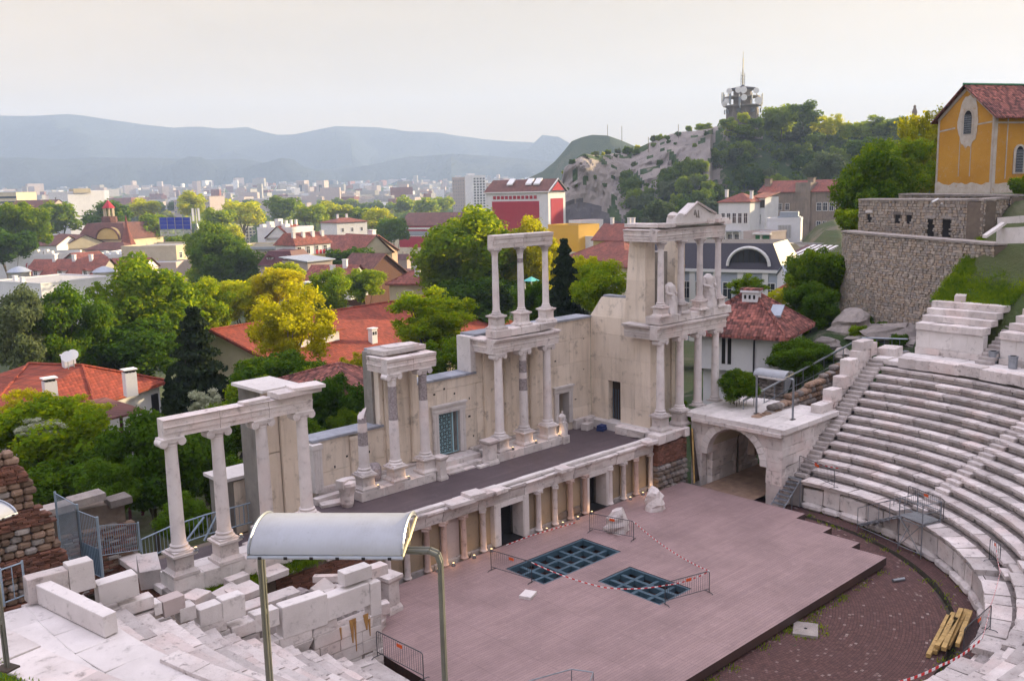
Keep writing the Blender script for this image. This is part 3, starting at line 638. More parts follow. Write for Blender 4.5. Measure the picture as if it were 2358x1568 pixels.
t = entab('screen_entablature', 'long cracked marble beam over the four column screen', [(14.2, 36.0), (20.95, 36.0)], 9.5, EPROF[:10] + [(-.3, .68)], 2.0, h=1.15)
put('broken_cornice_slab', 'slab', 'marble', t, (6.0, -.1, .80), .05, (2.2, .95, .24)); put('broken_cornice_slab', 'slab', 'marble', t, (6.5, -.15, 1.0), -.12, (1.5, 1.0, .15)); put('broken_cornice_slab', 'slab', 'marble', t, (4.1, 0, .78), .1, (1.3, .5, .1))
t = entab('tower_entablature', 'long marble entablature between the storeys of the two storey tower', [(45.6, 38.4), (45.6, 36.0), (52.45, 36.0), (52.45, 38.4)], 9.42, EPROF, 2.2)
MB().box(45.9, 52.1, 36.3, 38.3, 9.44, 10.3).build('soffit', M['concrete'], t, world=True)
ashlar(t, (45.5, 35.65), (53.2, 35.65), 10.34, 10.86, .5, 1.6, 1.2, 'marble', 'cornice_block')
t = entab('upper_beam', 'slender broken marble beam on the three upper columns of the central porch', [(35.95, 40.5), (40.85, 40.5)], 15.52, [(-.25, 0), (.25, 0), (.25, .25), (.28, .26), (.28, .5), (.34, .55), (.36, .74), (-.2, .78)], 2.5)
t = entab('tower_upper_entablature', 'lettered marble beam with a broken pediment on top of the tower', [(45.6, 38.4), (45.6, 36.0), (52.5, 36.0)], 15.48, EPROF[:11] + [(-.3, .86)], 2.1)
off = t.location
b = MB(); pd = [(46.9, 16.4), (47.0, 16.9), (47.3, 17.15), (47.6, 17.15), (47.9, 17.05), (49.15, 17.75), (49.5, 17.6), (50.6, 17.1), (51.2, 17.0), (51.9, 16.9), (52.0, 16.4)]
vs = [(x, 35.62, z) for x, z in pd] + [(x, 36.3, z) for x, z in pd]; n = len(pd)
b.add(vs, [tuple(range(n)), tuple(range(n, 2 * n))[::-1]] + [(i, (i + 1) % n, n + (i + 1) % n, n + i) for i in range(n)]).build('pediment', M['slab_white'], t, world=True)
for a_, c_ in (((47.9, 17.05), (49.15, 17.8)), ((49.15, 17.8), (51.2, 17.02)), ((46.95, 16.5), (51.95, 16.5))):
 MB().extr([(0, -.06), (.12, -.06), (.14, .05), (0, .06)], (a_[0], 35.62, a_[1]), (c_[0], 35.62, c_[1]), (0, -1, 0)).build('raking_moulding', M['marble'], t, world=True)
MB().lathe([(.18, 0), (.34, .15), (.36, .3), (.2, .45), (.05, .5)], (47.25, 36.0, 16.75), n=10, jit=.06).build('acroterion', M['marble'], t, True, world=True)
MB().tube((48.9, 35.6, 17.0), (49.0, 35.6, 17.3), .06).tube((49.0, 35.6, 17.3), (49.2, 35.6, 16.85), .05).tube((49.3, 35.6, 17.3), (49.4, 35.6, 16.8), .04).build('relief', M['concrete'], t, world=True)
for x, z_, l in ((51.9, 16.45, 1.4), (46.2, 16.36, 1.2), (50.6, 16.4, .6), (52.4, 16.3, .9)): put('broken_cornice_slab', 'slab', 'marble', t, (x - off.x, 35.9 - off.y, z_ - off.z), R.uniform(-.2, .2), (l, .9, .24))
def text_on(s, font_h, loc, rz, mat, parent, name='lettering', ext=.01):
 c = bpy.data.curves.new(name, 'FONT'); c.body = s; c.size = font_h; c.extrude = ext; c.materials.append(mat); o = bpy.data.objects.new(name, c); sc.collection.objects.link(o); o.location = loc; me = bpy.data.meshes.new_from_object(o); bpy.data.objects.remove(o); o = link(name, me, parent, loc); o.rotation_euler = (math.pi / 2, 0, rz); return o
# ---------------------------------------------------------------- the stage facade wall
Y0, Y1, ZF = 41.9, 43.1, 3.0
SW = thing('stage_facade_wall', 'long plastered wall of the stage facade, stepping up towards the tower, with two marble door frames', 'wall', (35, 42.5, ZF)); off = SW.location
def pan(x0, x1, y0, y1, z0, z1, m='plaster_wall', nm='wall_panel', p=SW): return MB().box(x0, x1, y0, y1, z0, z1).build(nm, M[m], p, world=True)
def wall_run(x0, x1, zt, door=None):
 """plaster wall cast in separate panels with narrow sunk joints"""
 n = max(1, round((x1 - x0) / 1.9)); W = (x1 - x0) / n
 MB().box(x0 + .02, x1 - .02, Y0 + .04, Y1 - .3, ZF - 3, ZF + .3).build('wall_core', M['concrete'], SW, world=True)
 zs = [ZF - .2 + i * 1.55 for i in range(8)]
 for i in range(n):
  a, b_ = x0 + i * W, x0 + (i + 1) * W
  for z0, z1 in zip(zs, zs[1:]):
   z1 = min(z1, zt)
   if z0 >= zt: break
   if zt - z1 < .4: z1 = zt
   segs = [(a, b_, z0, z1)]
   if door:
    d0, d1, dz = door; out = []
    for (p, q, u, v) in segs:
     if q <= d0 or p >= d1 or u >= dz: out.append((p, q, u, v)); continue
     if p < d0: out.append((p, d0, u, v))
     if q > d1: out.append((d1, q, u, v))
     if v > dz: out.append((max(p, d0), min(q, d1), dz, v))
    segs = out
   for p, q, u, v in segs:
    if q - p > .02: pan(p + .007, q - .007, Y0 + R.uniform(0, .02), Y1 - .25, u + .007, v - .007)
   if z1 == zt: break
 if door:
  d0, d1, dz = door
wall_run(24.4, 28.9, 6.1); wall_run(28.9, 31.2, 10.25); wall_run(31.2, 35.75, 8.05, (32.72, 34.32, 6.1)); wall_run(35.75, 46.0, 10.3, (42.75, 43.7, 5.6))
def coping(x0, x1, z, p=SW, y0=Y0 - .12, y1=Y1 + .05):
 x = x0
 while x < x1 - .01:
  x2 = min(x + R.uniform(1.1, 1.7), x1);
  MB().box(x + .004, x2 - .004, y0, y1, z, z + .13).build('coping_slab', M['coping'], p, world=True); x = x2
for a_ in ((24.3, 28.88, 6.1), (31.22, 35.73, 8.05), (35.7, 46.0, 10.3)): coping(*a_)
for x0, x1, zt in ((28.9, 31.2, 10.25),):
 MB().box(x0 - .15, x1 + .1, 40.9, Y1 + .1, zt, zt + .14).build('coping_slab', M['coping'], SW, world=True)
# left ends of the higher parts
pan(28.55, 28.9, 42.3, 43.1, 6.22, 10.25, 'concrete', 'end_pier'); pan(28.7, 28.9, 41.86, 42.3, 6.22, 10.24, 'plaster_wall', 'end_pier'); pan(35.35, 35.75, 41.86, 43.1, 8.18, 10.3, 'slab_white', 'end_pier')
# pilasters
for x, zb, zt, m in ((26.9, 3.7, 6.0, 'plaster_wall'), (29.25, 3.7, 9.4, 'plaster_wall'), (31.0, 3.7, 9.4, 'plaster_wall'), (36.55, 3.7, 9.4, 'plaster_wall'), (38.25, 3.7, 9.4, 'plaster_wall'), (40.4, 3.7, 9.4, 'plaster_wall')):
 t = link('pilaster', MB().box(-.24, .24, 0, .16, 0, zt - zb).box(-.17, .17, -.03, 0, .2, zt - zb - .25).box(-.28, .28, -.04, .16, 0, .18).box(-.28, .28, -.04, .16, zt - zb - .22, zt - zb).mesh('pilaster', M[m]), SW, (x - off.x, Y0 - .165 - off.y, zb - off.z))
t = link('pilaster', MB().box(-.25, .25, 0, .5, 0, 2.35).box(-.3, .3, -.05, .5, 2.35, 2.6).box(-.18, -.12, -.02, 0, .1, 2.3).box(-.02, .04, -.02, 0, .1, 2.3).box(.12, .18, -.02, 0, .1, 2.3).mesh('pilaster', M['slab_white']), SW, (24.45 - off.x, 41.5 - off.y, .45))
pan(24.0, 24.2, 42.1, 42.9, 2.0, 4.8, 'slab_white', 'end_slab')
# thin marble plinth along the wall, with steps at the lattice door
for x0, x1 in ((24.4, 28.2), (28.2, 32.0), (35.0, 38.6), (38.6, 42.3), (44.1, 46.0)): pan(x0, x1 - .01, 41.55, 41.88, 3.0, 3.62, 'marble', 'plinth_block')
def door_frame(x0, x1, zb, zt, wd):
 t = link('door_frame', None, SW); t.location = (x0 - off.x, Y0 - off.y, zb - off.z)
 for nm, a, b_, c_, d_ in (('jamb', 0, wd, 0, zt - zb - wd), ('jamb', x1 - x0 - wd, x1 - x0, 0, zt - zb - wd), ('lintel', -.06, x1 - x0 + .06, zt - zb - wd, zt - zb)):
  m = MB().box(a, b_, -.14, .45, c_, d_)
  if nm == 'jamb': m.box(a + wd * .15, a + wd * .45, -.17, -.14, c_, d_).box(a + wd * .6, a + wd * .85, -.165, -.14, c_, d_)
  else: m.box(a - .05, b_ + .05, -.24, .2, d_, d_ + .12).box(a, b_, -.17, -.14, c_ + .1, c_ + .2)
  m.build(nm, M['slab_white'], t)
door_frame(32.3, 34.74, 3.55, 6.5, .42); door_frame(42.4, 44.05, 3.5, 5.95, .35)
# lattice gate with star pattern
LG = thing('lattice_gate', 'pale turquoise metal gate with star pattern lattice in the marble door frame', 'gate', (32.74, 42.0, 3.55)); W_, H_ = 1.56, 2.5
MB().box(0, .05, -.03, .03, 0, H_).box(W_ - .05, W_, -.03, .03, 0, H_).box(.05, W_ - .05, -.03, .03, 0, .05).box(.05, W_ - .05, -.03, .03, H_ - .05, H_).box(W_ * .72, W_ * .78, -.03, .03, .05, H_ - .05).build('gate_frame', flat('turquoise_paint', (.30, .48, .52), .5), LG)
tq = bpy.data.materials['turquoise_paint']
cw = W_ * .72 / 3; chh = H_ / 6
for i in range(3):
 for j in range(6):
  cx_, cz_ = (i + .5) * cw, (j + .5) * chh; mb = MB()
  for k in range(8):
   a_ = k * math.pi / 4; r_ = (1 / max(abs(math.cos(a_)) / cw, abs(math.sin(a_)) / chh)) / 2
   mb.tube((cx_, 0, cz_), (cx_ + r_ * math.cos(a_), 0, cz_ + r_ * math.sin(a_)), .014, n=4, cap=False)
  mb.tube((cx_ - cw / 2, 0, cz_ - chh / 2), (cx_ + cw / 2, 0, cz_ - chh / 2), .014, n=4).tube((cx_ - cw / 2, 0, cz_ - chh / 2), (cx_ - cw / 2, 0, cz_ + chh / 2), .014, n=4).build('lattice_star', tq, LG)
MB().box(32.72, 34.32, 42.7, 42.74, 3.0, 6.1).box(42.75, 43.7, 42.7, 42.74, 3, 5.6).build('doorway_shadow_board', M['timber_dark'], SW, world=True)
for i, (x0, x1, y0, y1, z1) in enumerate(((32.2, 35.0, 40.75, 41.85, 3.5), (32.0, 35.1, 40.3, 40.74, 3.22), (31.9, 33.9, 39.95, 40.29, 3.08))):
 T_ = SW; x = x0
 while x < x1 - .05: x2 = min(x + R.uniform(.8, 1.3), x1); pan(x, x2 - .01, y0, y1, 3.003, z1 + R.uniform(0, .01), 'marble', 'door_step'); x = x2
HOLE = MB().box(-.07, .07, -.004, .0, 0, .12).mesh('putlog_hole', M['dark'])
for x0, x1, z0, z1 in ((24.8, 28.3, 3.9, 5.9), (31.4, 32.2, 4, 7.8), (35.0, 35.6, 4, 7.5), (41.4, 42.3, 4, 9.9), (44.3, 45.9, 4, 10), (36.9, 40.0, 4.5, 9.2), (32.5, 35.4, 6.7, 7.8), (41.2, 45.9, 6.3, 10)):
 for k in range(3): o = link('putlog_hole', HOLE, SW, (R.uniform(x0, x1) - off.x, Y0 - .004 - off.y, R.uniform(z0, z1) - off.z)); o.scale = (R.uniform(.5, 1.3), 1, R.uniform(.3, 1.2))
# podiums of the columns
def podium(label, x0, x1, y0, y1, z0, z1, bl=1.2):
 T = thing('column_podium', label, 'podium', ((x0 + x1) / 2, (y0 + y1) / 2, z0)); o_ = T.location
 x = x0
 while x < x1 - .05:
  x2 = x + R.uniform(.8, 1.3) * bl
  if x1 - x2 < .5: x2 = x1
  put('podium_block', 'cube', 'marble', T, ((x + x2) / 2 - o_.x, y0 + .36 - o_.y, 0), 0, (x2 - x - .012, .7, z1 - z0 - .02)); x = x2
 MB().box(x0 + .02, x1 - .02, y0 + .02, y1, z0, z1 - .03).box(x0 + .4, x1 - .1, y0 + .66, y1, z1 - .03, z1 - .004).build('podium_top', M['slab_white'], T, world=True); return T
podium('low marble podium under the three columns of the central porch', 35.4, 41.4, 39.72, 41.5, 3.0, 3.5)
podium('low marble podium with a round carving, under the small porch columns', 25.85, 30.8, 39.7, 41.5, 3.0, 3.5)
podium('marble podium under the free standing four column screen', 14.0, 21.6, 35.45, 36.9, 2.95, 3.75)
# loose antique pieces on the stage deck
def piece(name, label, cat, loc, build, mat='marble', rz=0, smooth=True):
 t = thing(name, label, cat, loc, rz); build(t); return t
def altar(h, w, top=.16):
 def f(t):
  MB().box(-w, w, -w, w, 0, h * .1).hexa([(-w, -w, h * .1), (w, -w, h * .1), (w, w, h * .1), (-w, w, h * .1), (-w * .82, -w * .82, h * .2), (w * .82, -w * .82, h * .2), (w * .82, w * .82, h * .2), (-w * .82, w * .82, h * .2)]).build('foot', M['marble'], t)
  link('die', worn(w * 1.6, w * 1.6, h * .64, 5, .03, .012), t, (0, 0, h * .19)).data.materials.append(M['marble'])
  MB().hexa([(-w * .8, -w * .8, h * .82), (w * .8, -w * .8, h * .82), (w * .8, w * .8, h * .82), (-w * .8, w * .8, h * .82), (-w * 1.08, -w * 1.08, h * .92), (w * 1.08, -w * 1.08, h * .92), (w * 1.08, w * 1.08, h * .92), (-w * 1.08, w * 1.08, h * .92)]).box(-w * 1.1, w * 1.1, -w * 1.1, w * 1.1, h * .92, h).build('cap', M['marble'], t)
 return f
piece('altar_block', 'tall square marble altar with moulded cap at the left corner of the central podium', 'altar', (35.0, 39.95, 3.0), altar(1.45, .40))
piece('altar_block', 'eroded pinkish pedestal with bird-like worn top between lattice door and small podium', 'pedestal', (31.15, 39.75, 3.0), altar(1.35, .3), rz=.1)
piece('altar_block', 'square marble altar with flaring cap at the near end of the orchestra wall', 'altar', on_z(905, 1408, 0) + Vector((0, .2, 0)), altar(1.75, .42), rz=.15)
def statue(label, loc, h, rz, arms=True, head=False):
 t = thing('marble_statue', label, 'statue', loc, rz); b = MB(); n = 22; N = 22; vs = []
 prof = [(0, .20, .17), (.05, .21, .18), (.2, .17, .15), (.4, .15, .13), (.52, .165, .13), (.6, .14, .11), (.68, .16, .12), (.78, .19, .125), (.84, .17, .10), (.865, .08, .07), (.9, .055, .055)]
 def ip(z):
  for a, c in zip(prof, prof[1:]):
   if a[0] <= z <= c[0]: k = (z - a[0]) / (c[0] - a[0]); return a[1] + (c[1] - a[1]) * k, a[2] + (c[2] - a[2]) * k
  return prof[-1][1:]
 for i in range(N + 1):
  z = .9 * i / N; rx_, ry_ = ip(z); fold = .10 if z < .6 else .04
  for j in range(n):
   th = 2 * math.pi * j / n; f = 1 + fold * math.sin(th * 7 + z * 9) + .03 * math.sin(th * 3 + 2 + z * 14)
   vs.append((rx_ * h * f * math.cos(th) + .03 * h * math.sin(z * 5), ry_ * h * f * math.sin(th), z * h))
 b.add(vs, [(i * n + j, i * n + (j + 1) % n, (i + 1) * n + (j + 1) % n, (i + 1) * n + j) for i in range(N) for j in range(n)] + [tuple(range(N * n, N * n + n))])
 if arms:
  for s_ in (-1, 1):
   b.tube((s_ * .17 * h, 0, .79 * h), (s_ * .215 * h, -.02 * h, .62 * h), .05 * h, .042 * h, n=8); b.tube((s_ * .215 * h, -.02 * h, .62 * h), (s_ * .12 * h, -.13 * h, .58 * h), .042 * h, .032 * h, n=8)
 b.build('draped_body', M['column'], t, True)
 MB().tube((-.1 * h, -.10 * h, .56 * h), (.17 * h, -.09 * h, .48 * h), .03 * h, n=8).tube((.17 * h, -.09 * h, .48 * h), (.16 * h, -.12 * h, .12 * h), .035 * h, .02 * h, n=8).tube((-.16 * h, -.03 * h, .8 * h), (.15 * h, -.10 * h, .6 * h), .03 * h, n=8).build('cloak_fold', M['column'], t, True)
 if head: MB().lathe([(.0, 0), (.06, .03), (.075, .09), (.06, .16), (.0, .19)], (0, 0, .88 * h), n=10, cap=False).build('head', M['marble'], t, True)
 link('plinth', worn(.5 * h * .7, .4 * h * .7, .09 * h, 3, .05, .01), t, (0, 0, -.03 * h)).data.materials.append(M['marble']); return t
statue('headless draped statue between the first and second upper tower columns', (47.05, 36.05, 10.86), 2.25, .1)
statue('headless draped statue between the third and fourth upper tower columns', (51.15, 36.05, 10.86), 2.5, -.1)
statue('small worn headed statue beside the right column of the central podium', (41.15, 39.95, 3.5), 1.55, 0, False, True)
t = thing('altar_block', 'worn marble block at the right end of the central podium under the small statue', 'block', (41.15, 39.9, 3.0)); put('stone', 'cube', 'marble', t, (0, 0, 0), .1, (.62, .62, .5))
t = thing('carved_bust', 'large rough carved stone torso standing on the deck left of the broken column', 'sculpture', on_z(808, 1168, 3.0) + Vector((0, .3, 0)))
MB().lathe([(.28, 0), (.36, .2), (.34, .6), (.42, .9), (.50, 1.15), (.46, 1.3), (.2, 1.38)], n=11, jit=.1).build('torso', M['marble'], t); put('shoulder', 'cube', 'marble', t, (-.2, 0, 1.05), .3, (.6, .5, .42)); put('shoulder', 'cube', 'marble', t, (.22, .05, 1.1), -.2, (.5, .5, .35))
t = thing('round_fragment', 'broken reddish sculpture fragment behind the stump column', 'fragment', (27.6, 41.0, 3.5)); MB().lathe([(.25, 0), (.4, .3), (.42, .7), (.25, .95)], n=9, jit=.14).build('fragment', M['breccia'], t)
for l, x, y, s_ in (('flat grey paving piece lying left of the carved torso', 24.6, 40.6, (1.3, .7, .16)), ('long marble block lying at the foot of the wall left of the carved torso', 24.7, 41.2, (1.6, .4, .35)), ('small dark block on the marble step right of the central podium', 44.6, 41.0, (.8, .5, .45)), ('second grey fragment at the foot of the wall by the corner', 45.2, 41.3, (.7, .4, .7)), ('flat triangular stone in front of the lattice door steps', 34.3, 39.8, (.8, .4, .12))):
 t = thing('marble_fragment', l, 'stone fragment', (x, y, 3.0)); put('stone', 'cube', 'marble', t, (0, 0, 0), R.uniform(-.3, .3), s_)
t = thing('blue_bundle', 'dark blue folded covers lying by the corner of the stage deck', 'cloth bundle', (45.3, 40.2, 3.0), .2); put('fold', 'slab', 'marble', t, (0, 0, 0), .1, (1.2, .5, .18)).data = (lambda m: (m.materials.clear(), m.materials.append(M['blue_cloth']), m)[2])(worn(1, .8, .3, 9)); MB().box(-.5, .5, -.22, .22, .18, .34).build('fold', M['blue_cloth'], t)
# ---------------------------------------------------------------- two storey tower at the right: wing wall, back walls, piers
TW = thing('corner_tower_wall', 'tall plastered side wall and back piers of the two storey tower, broken at its left edge', 'wall', (46.5, 39.5, 3.0)); off = TW.location
def tp(x0, x1, y0, y1, z0, z1, m='plaster_wall', nm='wall_panel'): return MB().box(x0, x1, y0, y1, z0, z1).build(nm, M[m], TW, world=True)
for z0, z1 in ((3.0, 4.6), (4.6, 6.2), (6.2, 7.75), (7.75, 9.3), (9.3, 10.45)):
 for y0, y1 in ((36.8, 38.1), (38.1, 39.3), (39.3, 40.35), (40.35, 41.9)):
  if y0 == 39.3 and z1 <= 6.2: continue
  tp(46.0 + R.uniform(0, .012), 46.9, y0 + .005, y1 - .005, z0 + .005, z1 - .005)
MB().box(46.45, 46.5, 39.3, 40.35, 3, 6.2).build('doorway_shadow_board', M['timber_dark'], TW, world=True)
for u in range(4): MB().box(46.30, 46.33, 39.5 + u * .22, 39.53 + u * .22, 3.6, 5.6).build('grille_bar', M['steel_blue'], TW, world=True)
vs = [(46.05, 38.9, 10.45), (46.9, 38.9, 10.45), (46.9, 41.9, 10.45), (46.05, 41.9, 10.45), (46.25, 38.9, 11.75), (46.9, 38.9, 11.75), (46.9, 41.1, 11.7), (46.25, 41.1, 11.7)]
MB().hexa(vs).build('battered_parapet', M['plaster_wall'], TW, world=True); put('coping_slab', 'slab', 'coping', TW, (46.6 - off.x, 40.0 - off.y, 11.72 - off.z), math.pi / 2, (2.0, .6, .12))
zz_ = [10.45, 11.6, 13.0, 14.4, 15.4, 16.4]
for i, (z0, z1) in enumerate(zip(zz_, zz_[1:])):
 a0, a1 = 38.95 - .12 * i, 38.95 - .12 * (i + 1)
 MB().hexa([(46.0, 37.2, z0), (46.95, 37.2, z0), (46.95, a0, z0), (46.0, a0, z0), (46.0, 37.2, z1 - .01), (46.95, 37.2, z1 - .01), (46.95, a1, z1), (46.0, a1, z1)]).build('wall_panel', M['plaster_wall'], TW, world=True)
put('coping_slab', 'slab', 'marble', TW, (46.1 - off.x, 37.2 - off.y, 16.36 - off.z), math.pi / 2, (2.6, 1.2, .22))
for x0, x1, z0, z1, m in ((46.9, 47.75, 3.4, 10.4, 'plaster_wall'), (48.85, 50.4, 3.4, 10.4, 'plaster_wall'), (47.75, 48.85, 7.2, 10.4, 'plaster_wall'), (47.0, 47.6, 10.9, 15.4, 'plaster_wall'), (48.6, 49.6, 10.9, 14.6, 'concrete'), (50.4, 51.5, 10.9, 15.4, 'plaster_wall')):
 tp(x0, x1, 38.25, 39.2, z0, z1, m, 'back_pier')
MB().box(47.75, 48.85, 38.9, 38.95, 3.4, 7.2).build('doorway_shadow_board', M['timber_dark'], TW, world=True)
tp(46.9, 52.6, 36.6, 39.2, 10.4, 10.86, 'concrete', 'floor_slab')
for x in (49.1, 50.15): MB().box(x - .2, x + .2, 38.12, 38.24, 3.5, 9.4).build('pilaster', M['plaster_wall'], TW, world=True)
# podium block and brick substructure under the tower corner
T = thing('corner_podium', 'broken marble podium on old brickwork under the corner columns, at the end of the arcade', 'podium', (46, 36, 0)); off = T.location
ashlar(T, (44.75, 35.15), (47.95, 35.15), 2.95, 3.55, .6, 1.1, .9, 'marble', 'podium_block')
ashlar(T, (44.95, 38.9), (44.95, 35.2), 2.98, 3.55, .57, 1.2, .7, 'marble', 'podium_block')
tp2 = MB().box(45.4, 48.0, 35.9, 41.5, 2.9, 3.52).build('podium_top', M['slab_white'], T, world=True)
ashlar(T, (44.85, 35.3), (47.85, 35.3), 1.55, 2.95, .085, .32, .5, 'brick', 'brick', kind='brick', jit=.02, maxn=150)
ashlar(T, (44.8, 35.2), (47.9, 35.2), -.5, 1.5, .33, .5, .6, 'rubble_grey', 'stone', kind='rub', jit=.05, mats=('rubble_grey', 'mortar'))
MB().box(44.9, 48.0, 35.5, 41, -.6, 2.9).build('rubble_core', M['mortar'], T, world=True)
t = thing('timber_props', 'long bamboo-yellow pole and dark boards leaning in the gap beside the brickwork', 'poles', (47.9, 34.9, 0)); MB().tube((47.6, 34.5, 0), (48.15, 35.1, 3.4), .06).build('pole', M['timber'], t, world=True)
for k in range(3): MB().hexa([(47.75 + .2 * k, 34.6, 0), (47.9 + .2 * k, 34.6, 0), (47.9 + .2 * k, 34.66, 0), (47.75 + .2 * k, 34.66, 0), (47.95 + .1 * k, 35.15, 3.3), (48.1 + .1 * k, 35.15, 3.3), (48.1 + .1 * k, 35.2, 3.3), (47.95 + .1 * k, 35.2, 3.3)]).build('board', M['timber_dark'], t, world=True)
# ---------------------------------------------------------------- logeion deck and its colonnaded front
LD = thing('upper_stage_deck', 'long dark grey plank deck between the arcade and the stage facade', 'deck', (35, 38, 2.8))
MB().box(14.0, 45.5, 36.95, 39.95, 2.8, 3.0).box(22.0, 44.9, 36.1, 36.945, 2.8, 2.998).box(21.65, 46.0, 39.96, 41.85, 2.8, 2.99).build('deck_planking', M['deck_dark'], LD, world=True)
MB().box(22, 45.0, 36.85, 41.8, -1, 2.75).build('deck_core', M['concrete'], LD, world=True)
PF = thing('arcade_wall', 'colonnaded front of the upper stage with little marble columns, stucco panels and two doorways', 'stage wall', (35, 36, 0)); off = PF.location
cols = [24.55, 25.7, 26.96, 28.06, 29.36, 30.7, 34.82, 36.12, 37.39, 38.64, 40.85, 42.1, 43.3, 44.72]
SH = MB().lathe([(.20, 0), (.22, .06), (.18, .12), (.165, .16), (.16, .3), (.14, 2.1), (.16, 2.13), (.15, 2.17), (.21, 2.27)], n=14).box(-.22, .22, -.18, .18, 2.26, 2.36)
for k_ in (-1, 1): SH.tube((k_ * .19, -.17, 2.2), (k_ * .19, .17, 2.2), .06, n=8)
SHM = [SH.mesh('small_column', M[m], True) for m in ('column', 'marble')]
PK = stone('pink_column', (.56, .43, .38), (.44, .32, .28), g=.5, bump=.6); SHM.append(SH.mesh('small_column', PK, True)); M['pinkcol'] = PK
for i, x in enumerate(cols): link('small_column', SHM[2 if i in (2, 3, 4, 8, 9, 12) else i % 2], PF, (x - off.x, 35.75 - off.y, .02), R.uniform(0, 1))
doors = [(31.95, 33.6), (39.0, 40.5)]
edges = [24.0] + cols[1:6] + [31.85]
pans = [(24.0, 25.7), (25.7, 26.96), (26.96, 28.06), (28.06, 29.36), (29.36, 30.7), (30.7, 31.6), (34.0, 34.82), (34.82, 36.12), (36.12, 37.39), (37.39, 38.64), (40.85, 42.1), (42.1, 43.3), (43.3, 44.72), (44.72, 45.0)]
for i, (a, b_) in enumerate(pans): MB().box(a + .05, b_ - .05, 36.05 + R.uniform(0, .03), 36.5, .12, 2.4).build('stucco_panel', M['pinkish' if i in (3,) else 'stucco'], PF, world=True)
ashlar(PF, (23.9, 35.92), (31.6, 35.92), -.3, .14, .42, 1.1, .6, 'seat_dark', 'plinth_block'); ashlar(PF, (34.0, 35.92), (38.7, 35.92), -.3, .14, .42, 1.1, .6, 'seat_dark', 'plinth_block'); ashlar(PF, (40.8, 35.92), (45, 35.92), -.3, .14, .42, 1.1, .6, 'seat_dark', 'plinth_block')
for (a, b_), (o0, o1) in zip(doors, ((31.5, 34.05), (38.72, 40.7))):
 for x0, x1 in ((o0, a), (b_, o1)): MB().box(x0, x1, 35.72, 36.6, 0, 2.38).box(x0 + .06, x1 - .06, 35.69, 35.72, 0, 2.3).build('jamb', M['slab_white'], PF, world=True)
 MB().box(a, b_, 35.7, 36.5, 2.1, 2.38).build('lintel', M['slab_white'], PF, world=True)
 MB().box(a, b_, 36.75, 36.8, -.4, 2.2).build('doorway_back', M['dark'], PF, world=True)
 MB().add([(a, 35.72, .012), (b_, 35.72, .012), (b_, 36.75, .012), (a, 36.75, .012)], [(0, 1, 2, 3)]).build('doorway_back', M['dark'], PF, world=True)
PFP = [(-.35, 0), (.0, 0), (.0, .14), (.03, .15), (.03, .28), (.06, .3), (.06, .48), (.10, .5), (.16, .62), (.2, .66), (.2, .76), (-.35, .78)]
x = 23.9
while x < 45.1:
 x2 = min(x + R.uniform(.9, 1.7), 45.15); dy_ = R.uniform(-.03, .03)
 ragged = R.random() < .6
 b = MB().extr([(p + R.uniform(-.02, .02), q + (R.uniform(-.06, .02) if q > .55 and ragged else 0)) for p, q in PFP], (x + .01, 35.72 + dy_, 2.38), (x2 - .01, 35.72 + dy_, 2.38), (0, -1, 0)); b.build('frieze_block', M['marble'], PF, world=True); x = x2
x = 23.9
while x < 45.1:
 x2 = min(x + R.uniform(1.2, 2.1), 45.15); MB().box(x + .006, x2 - .006, 35.78 + R.uniform(-.02, .02), 36.11, 3.17, 3.3 + R.uniform(-.02, .02)).build('parapet_block', M['slab_white'], PF, world=True); x = x2
for x, l, z in ((29.0, 1.6, 3.1), (30.4, 1.5, 3.13), (30.0, 1.0, 3.28), (31.6, .9, 3.1), (44.4, 1.2, 3.1), (36.6, .8, 3.12)): put('broken_cornice_slab', 'slab', 'marble', PF, (x - off.x, 35.62 - off.y, z), R.uniform(-.1, .1), (l, .9, .2))
put('mossy_patch', 'rub', 'mortar', PF, (37.0 - off.x, 36.0 - off.y, 0), 0, (.9, .2, .5)); put('mossy_patch', 'rub', 'mortar', PF, (38.1 - off.x, 36.0 - off.y, 0), 0, (.8, .2, .5))
ORD = 'first second third fourth fifth sixth seventh eighth ninth tenth eleventh twelfth thirteenth fourteenth fifteenth sixteenth seventeenth eighteenth nineteenth twentieth'.split() + [t_ + '-' + u_ for t_ in ('twenty', 'thirty', 'forty') for u_ in 'first second third fourth fifth sixth seventh eighth ninth'.split()]
LAMP = MB().box(-.09, .09, -.07, .07, 0, .05).lathe([(.05, .05), (.07, .1), (.07, .16), (.06, .16)], n=10).mesh('lamp_housing', M['galv'])
GLW = MB().lathe([(.055, .162), (.0, .164)], n=10, cap=False).mesh('lamp_lens', M['glow'])
def lamp(label, x, y, z, watt):
 t = thing('floor_lamp', label, 'floor lamp', (x, y, z), group='small lit floodlights at the column feet'); link('lamp_housing', LAMP, t); link('lamp_lens', GLW, t)
 l = bpy.data.lights.new('lamp_light', 'POINT'); l.energy = watt; l.color = (1, .58, .26); l.shadow_soft_size = .06
 o = bpy.data.objects.new('lamp_light', l); sc.collection.objects.link(o); o.parent = t; o.location = (0, 0, .3)
for i, x in enumerate((27.35, 28.35, 29.75, 30.95, 35.1, 36.4, 37.65, 38.85, 42.35, 43.55, 44.45)):
 lamp(ORD[i] + ' lit floodlight from the left at the foot of the arcade front', x, 35.42, .01, 1.1)
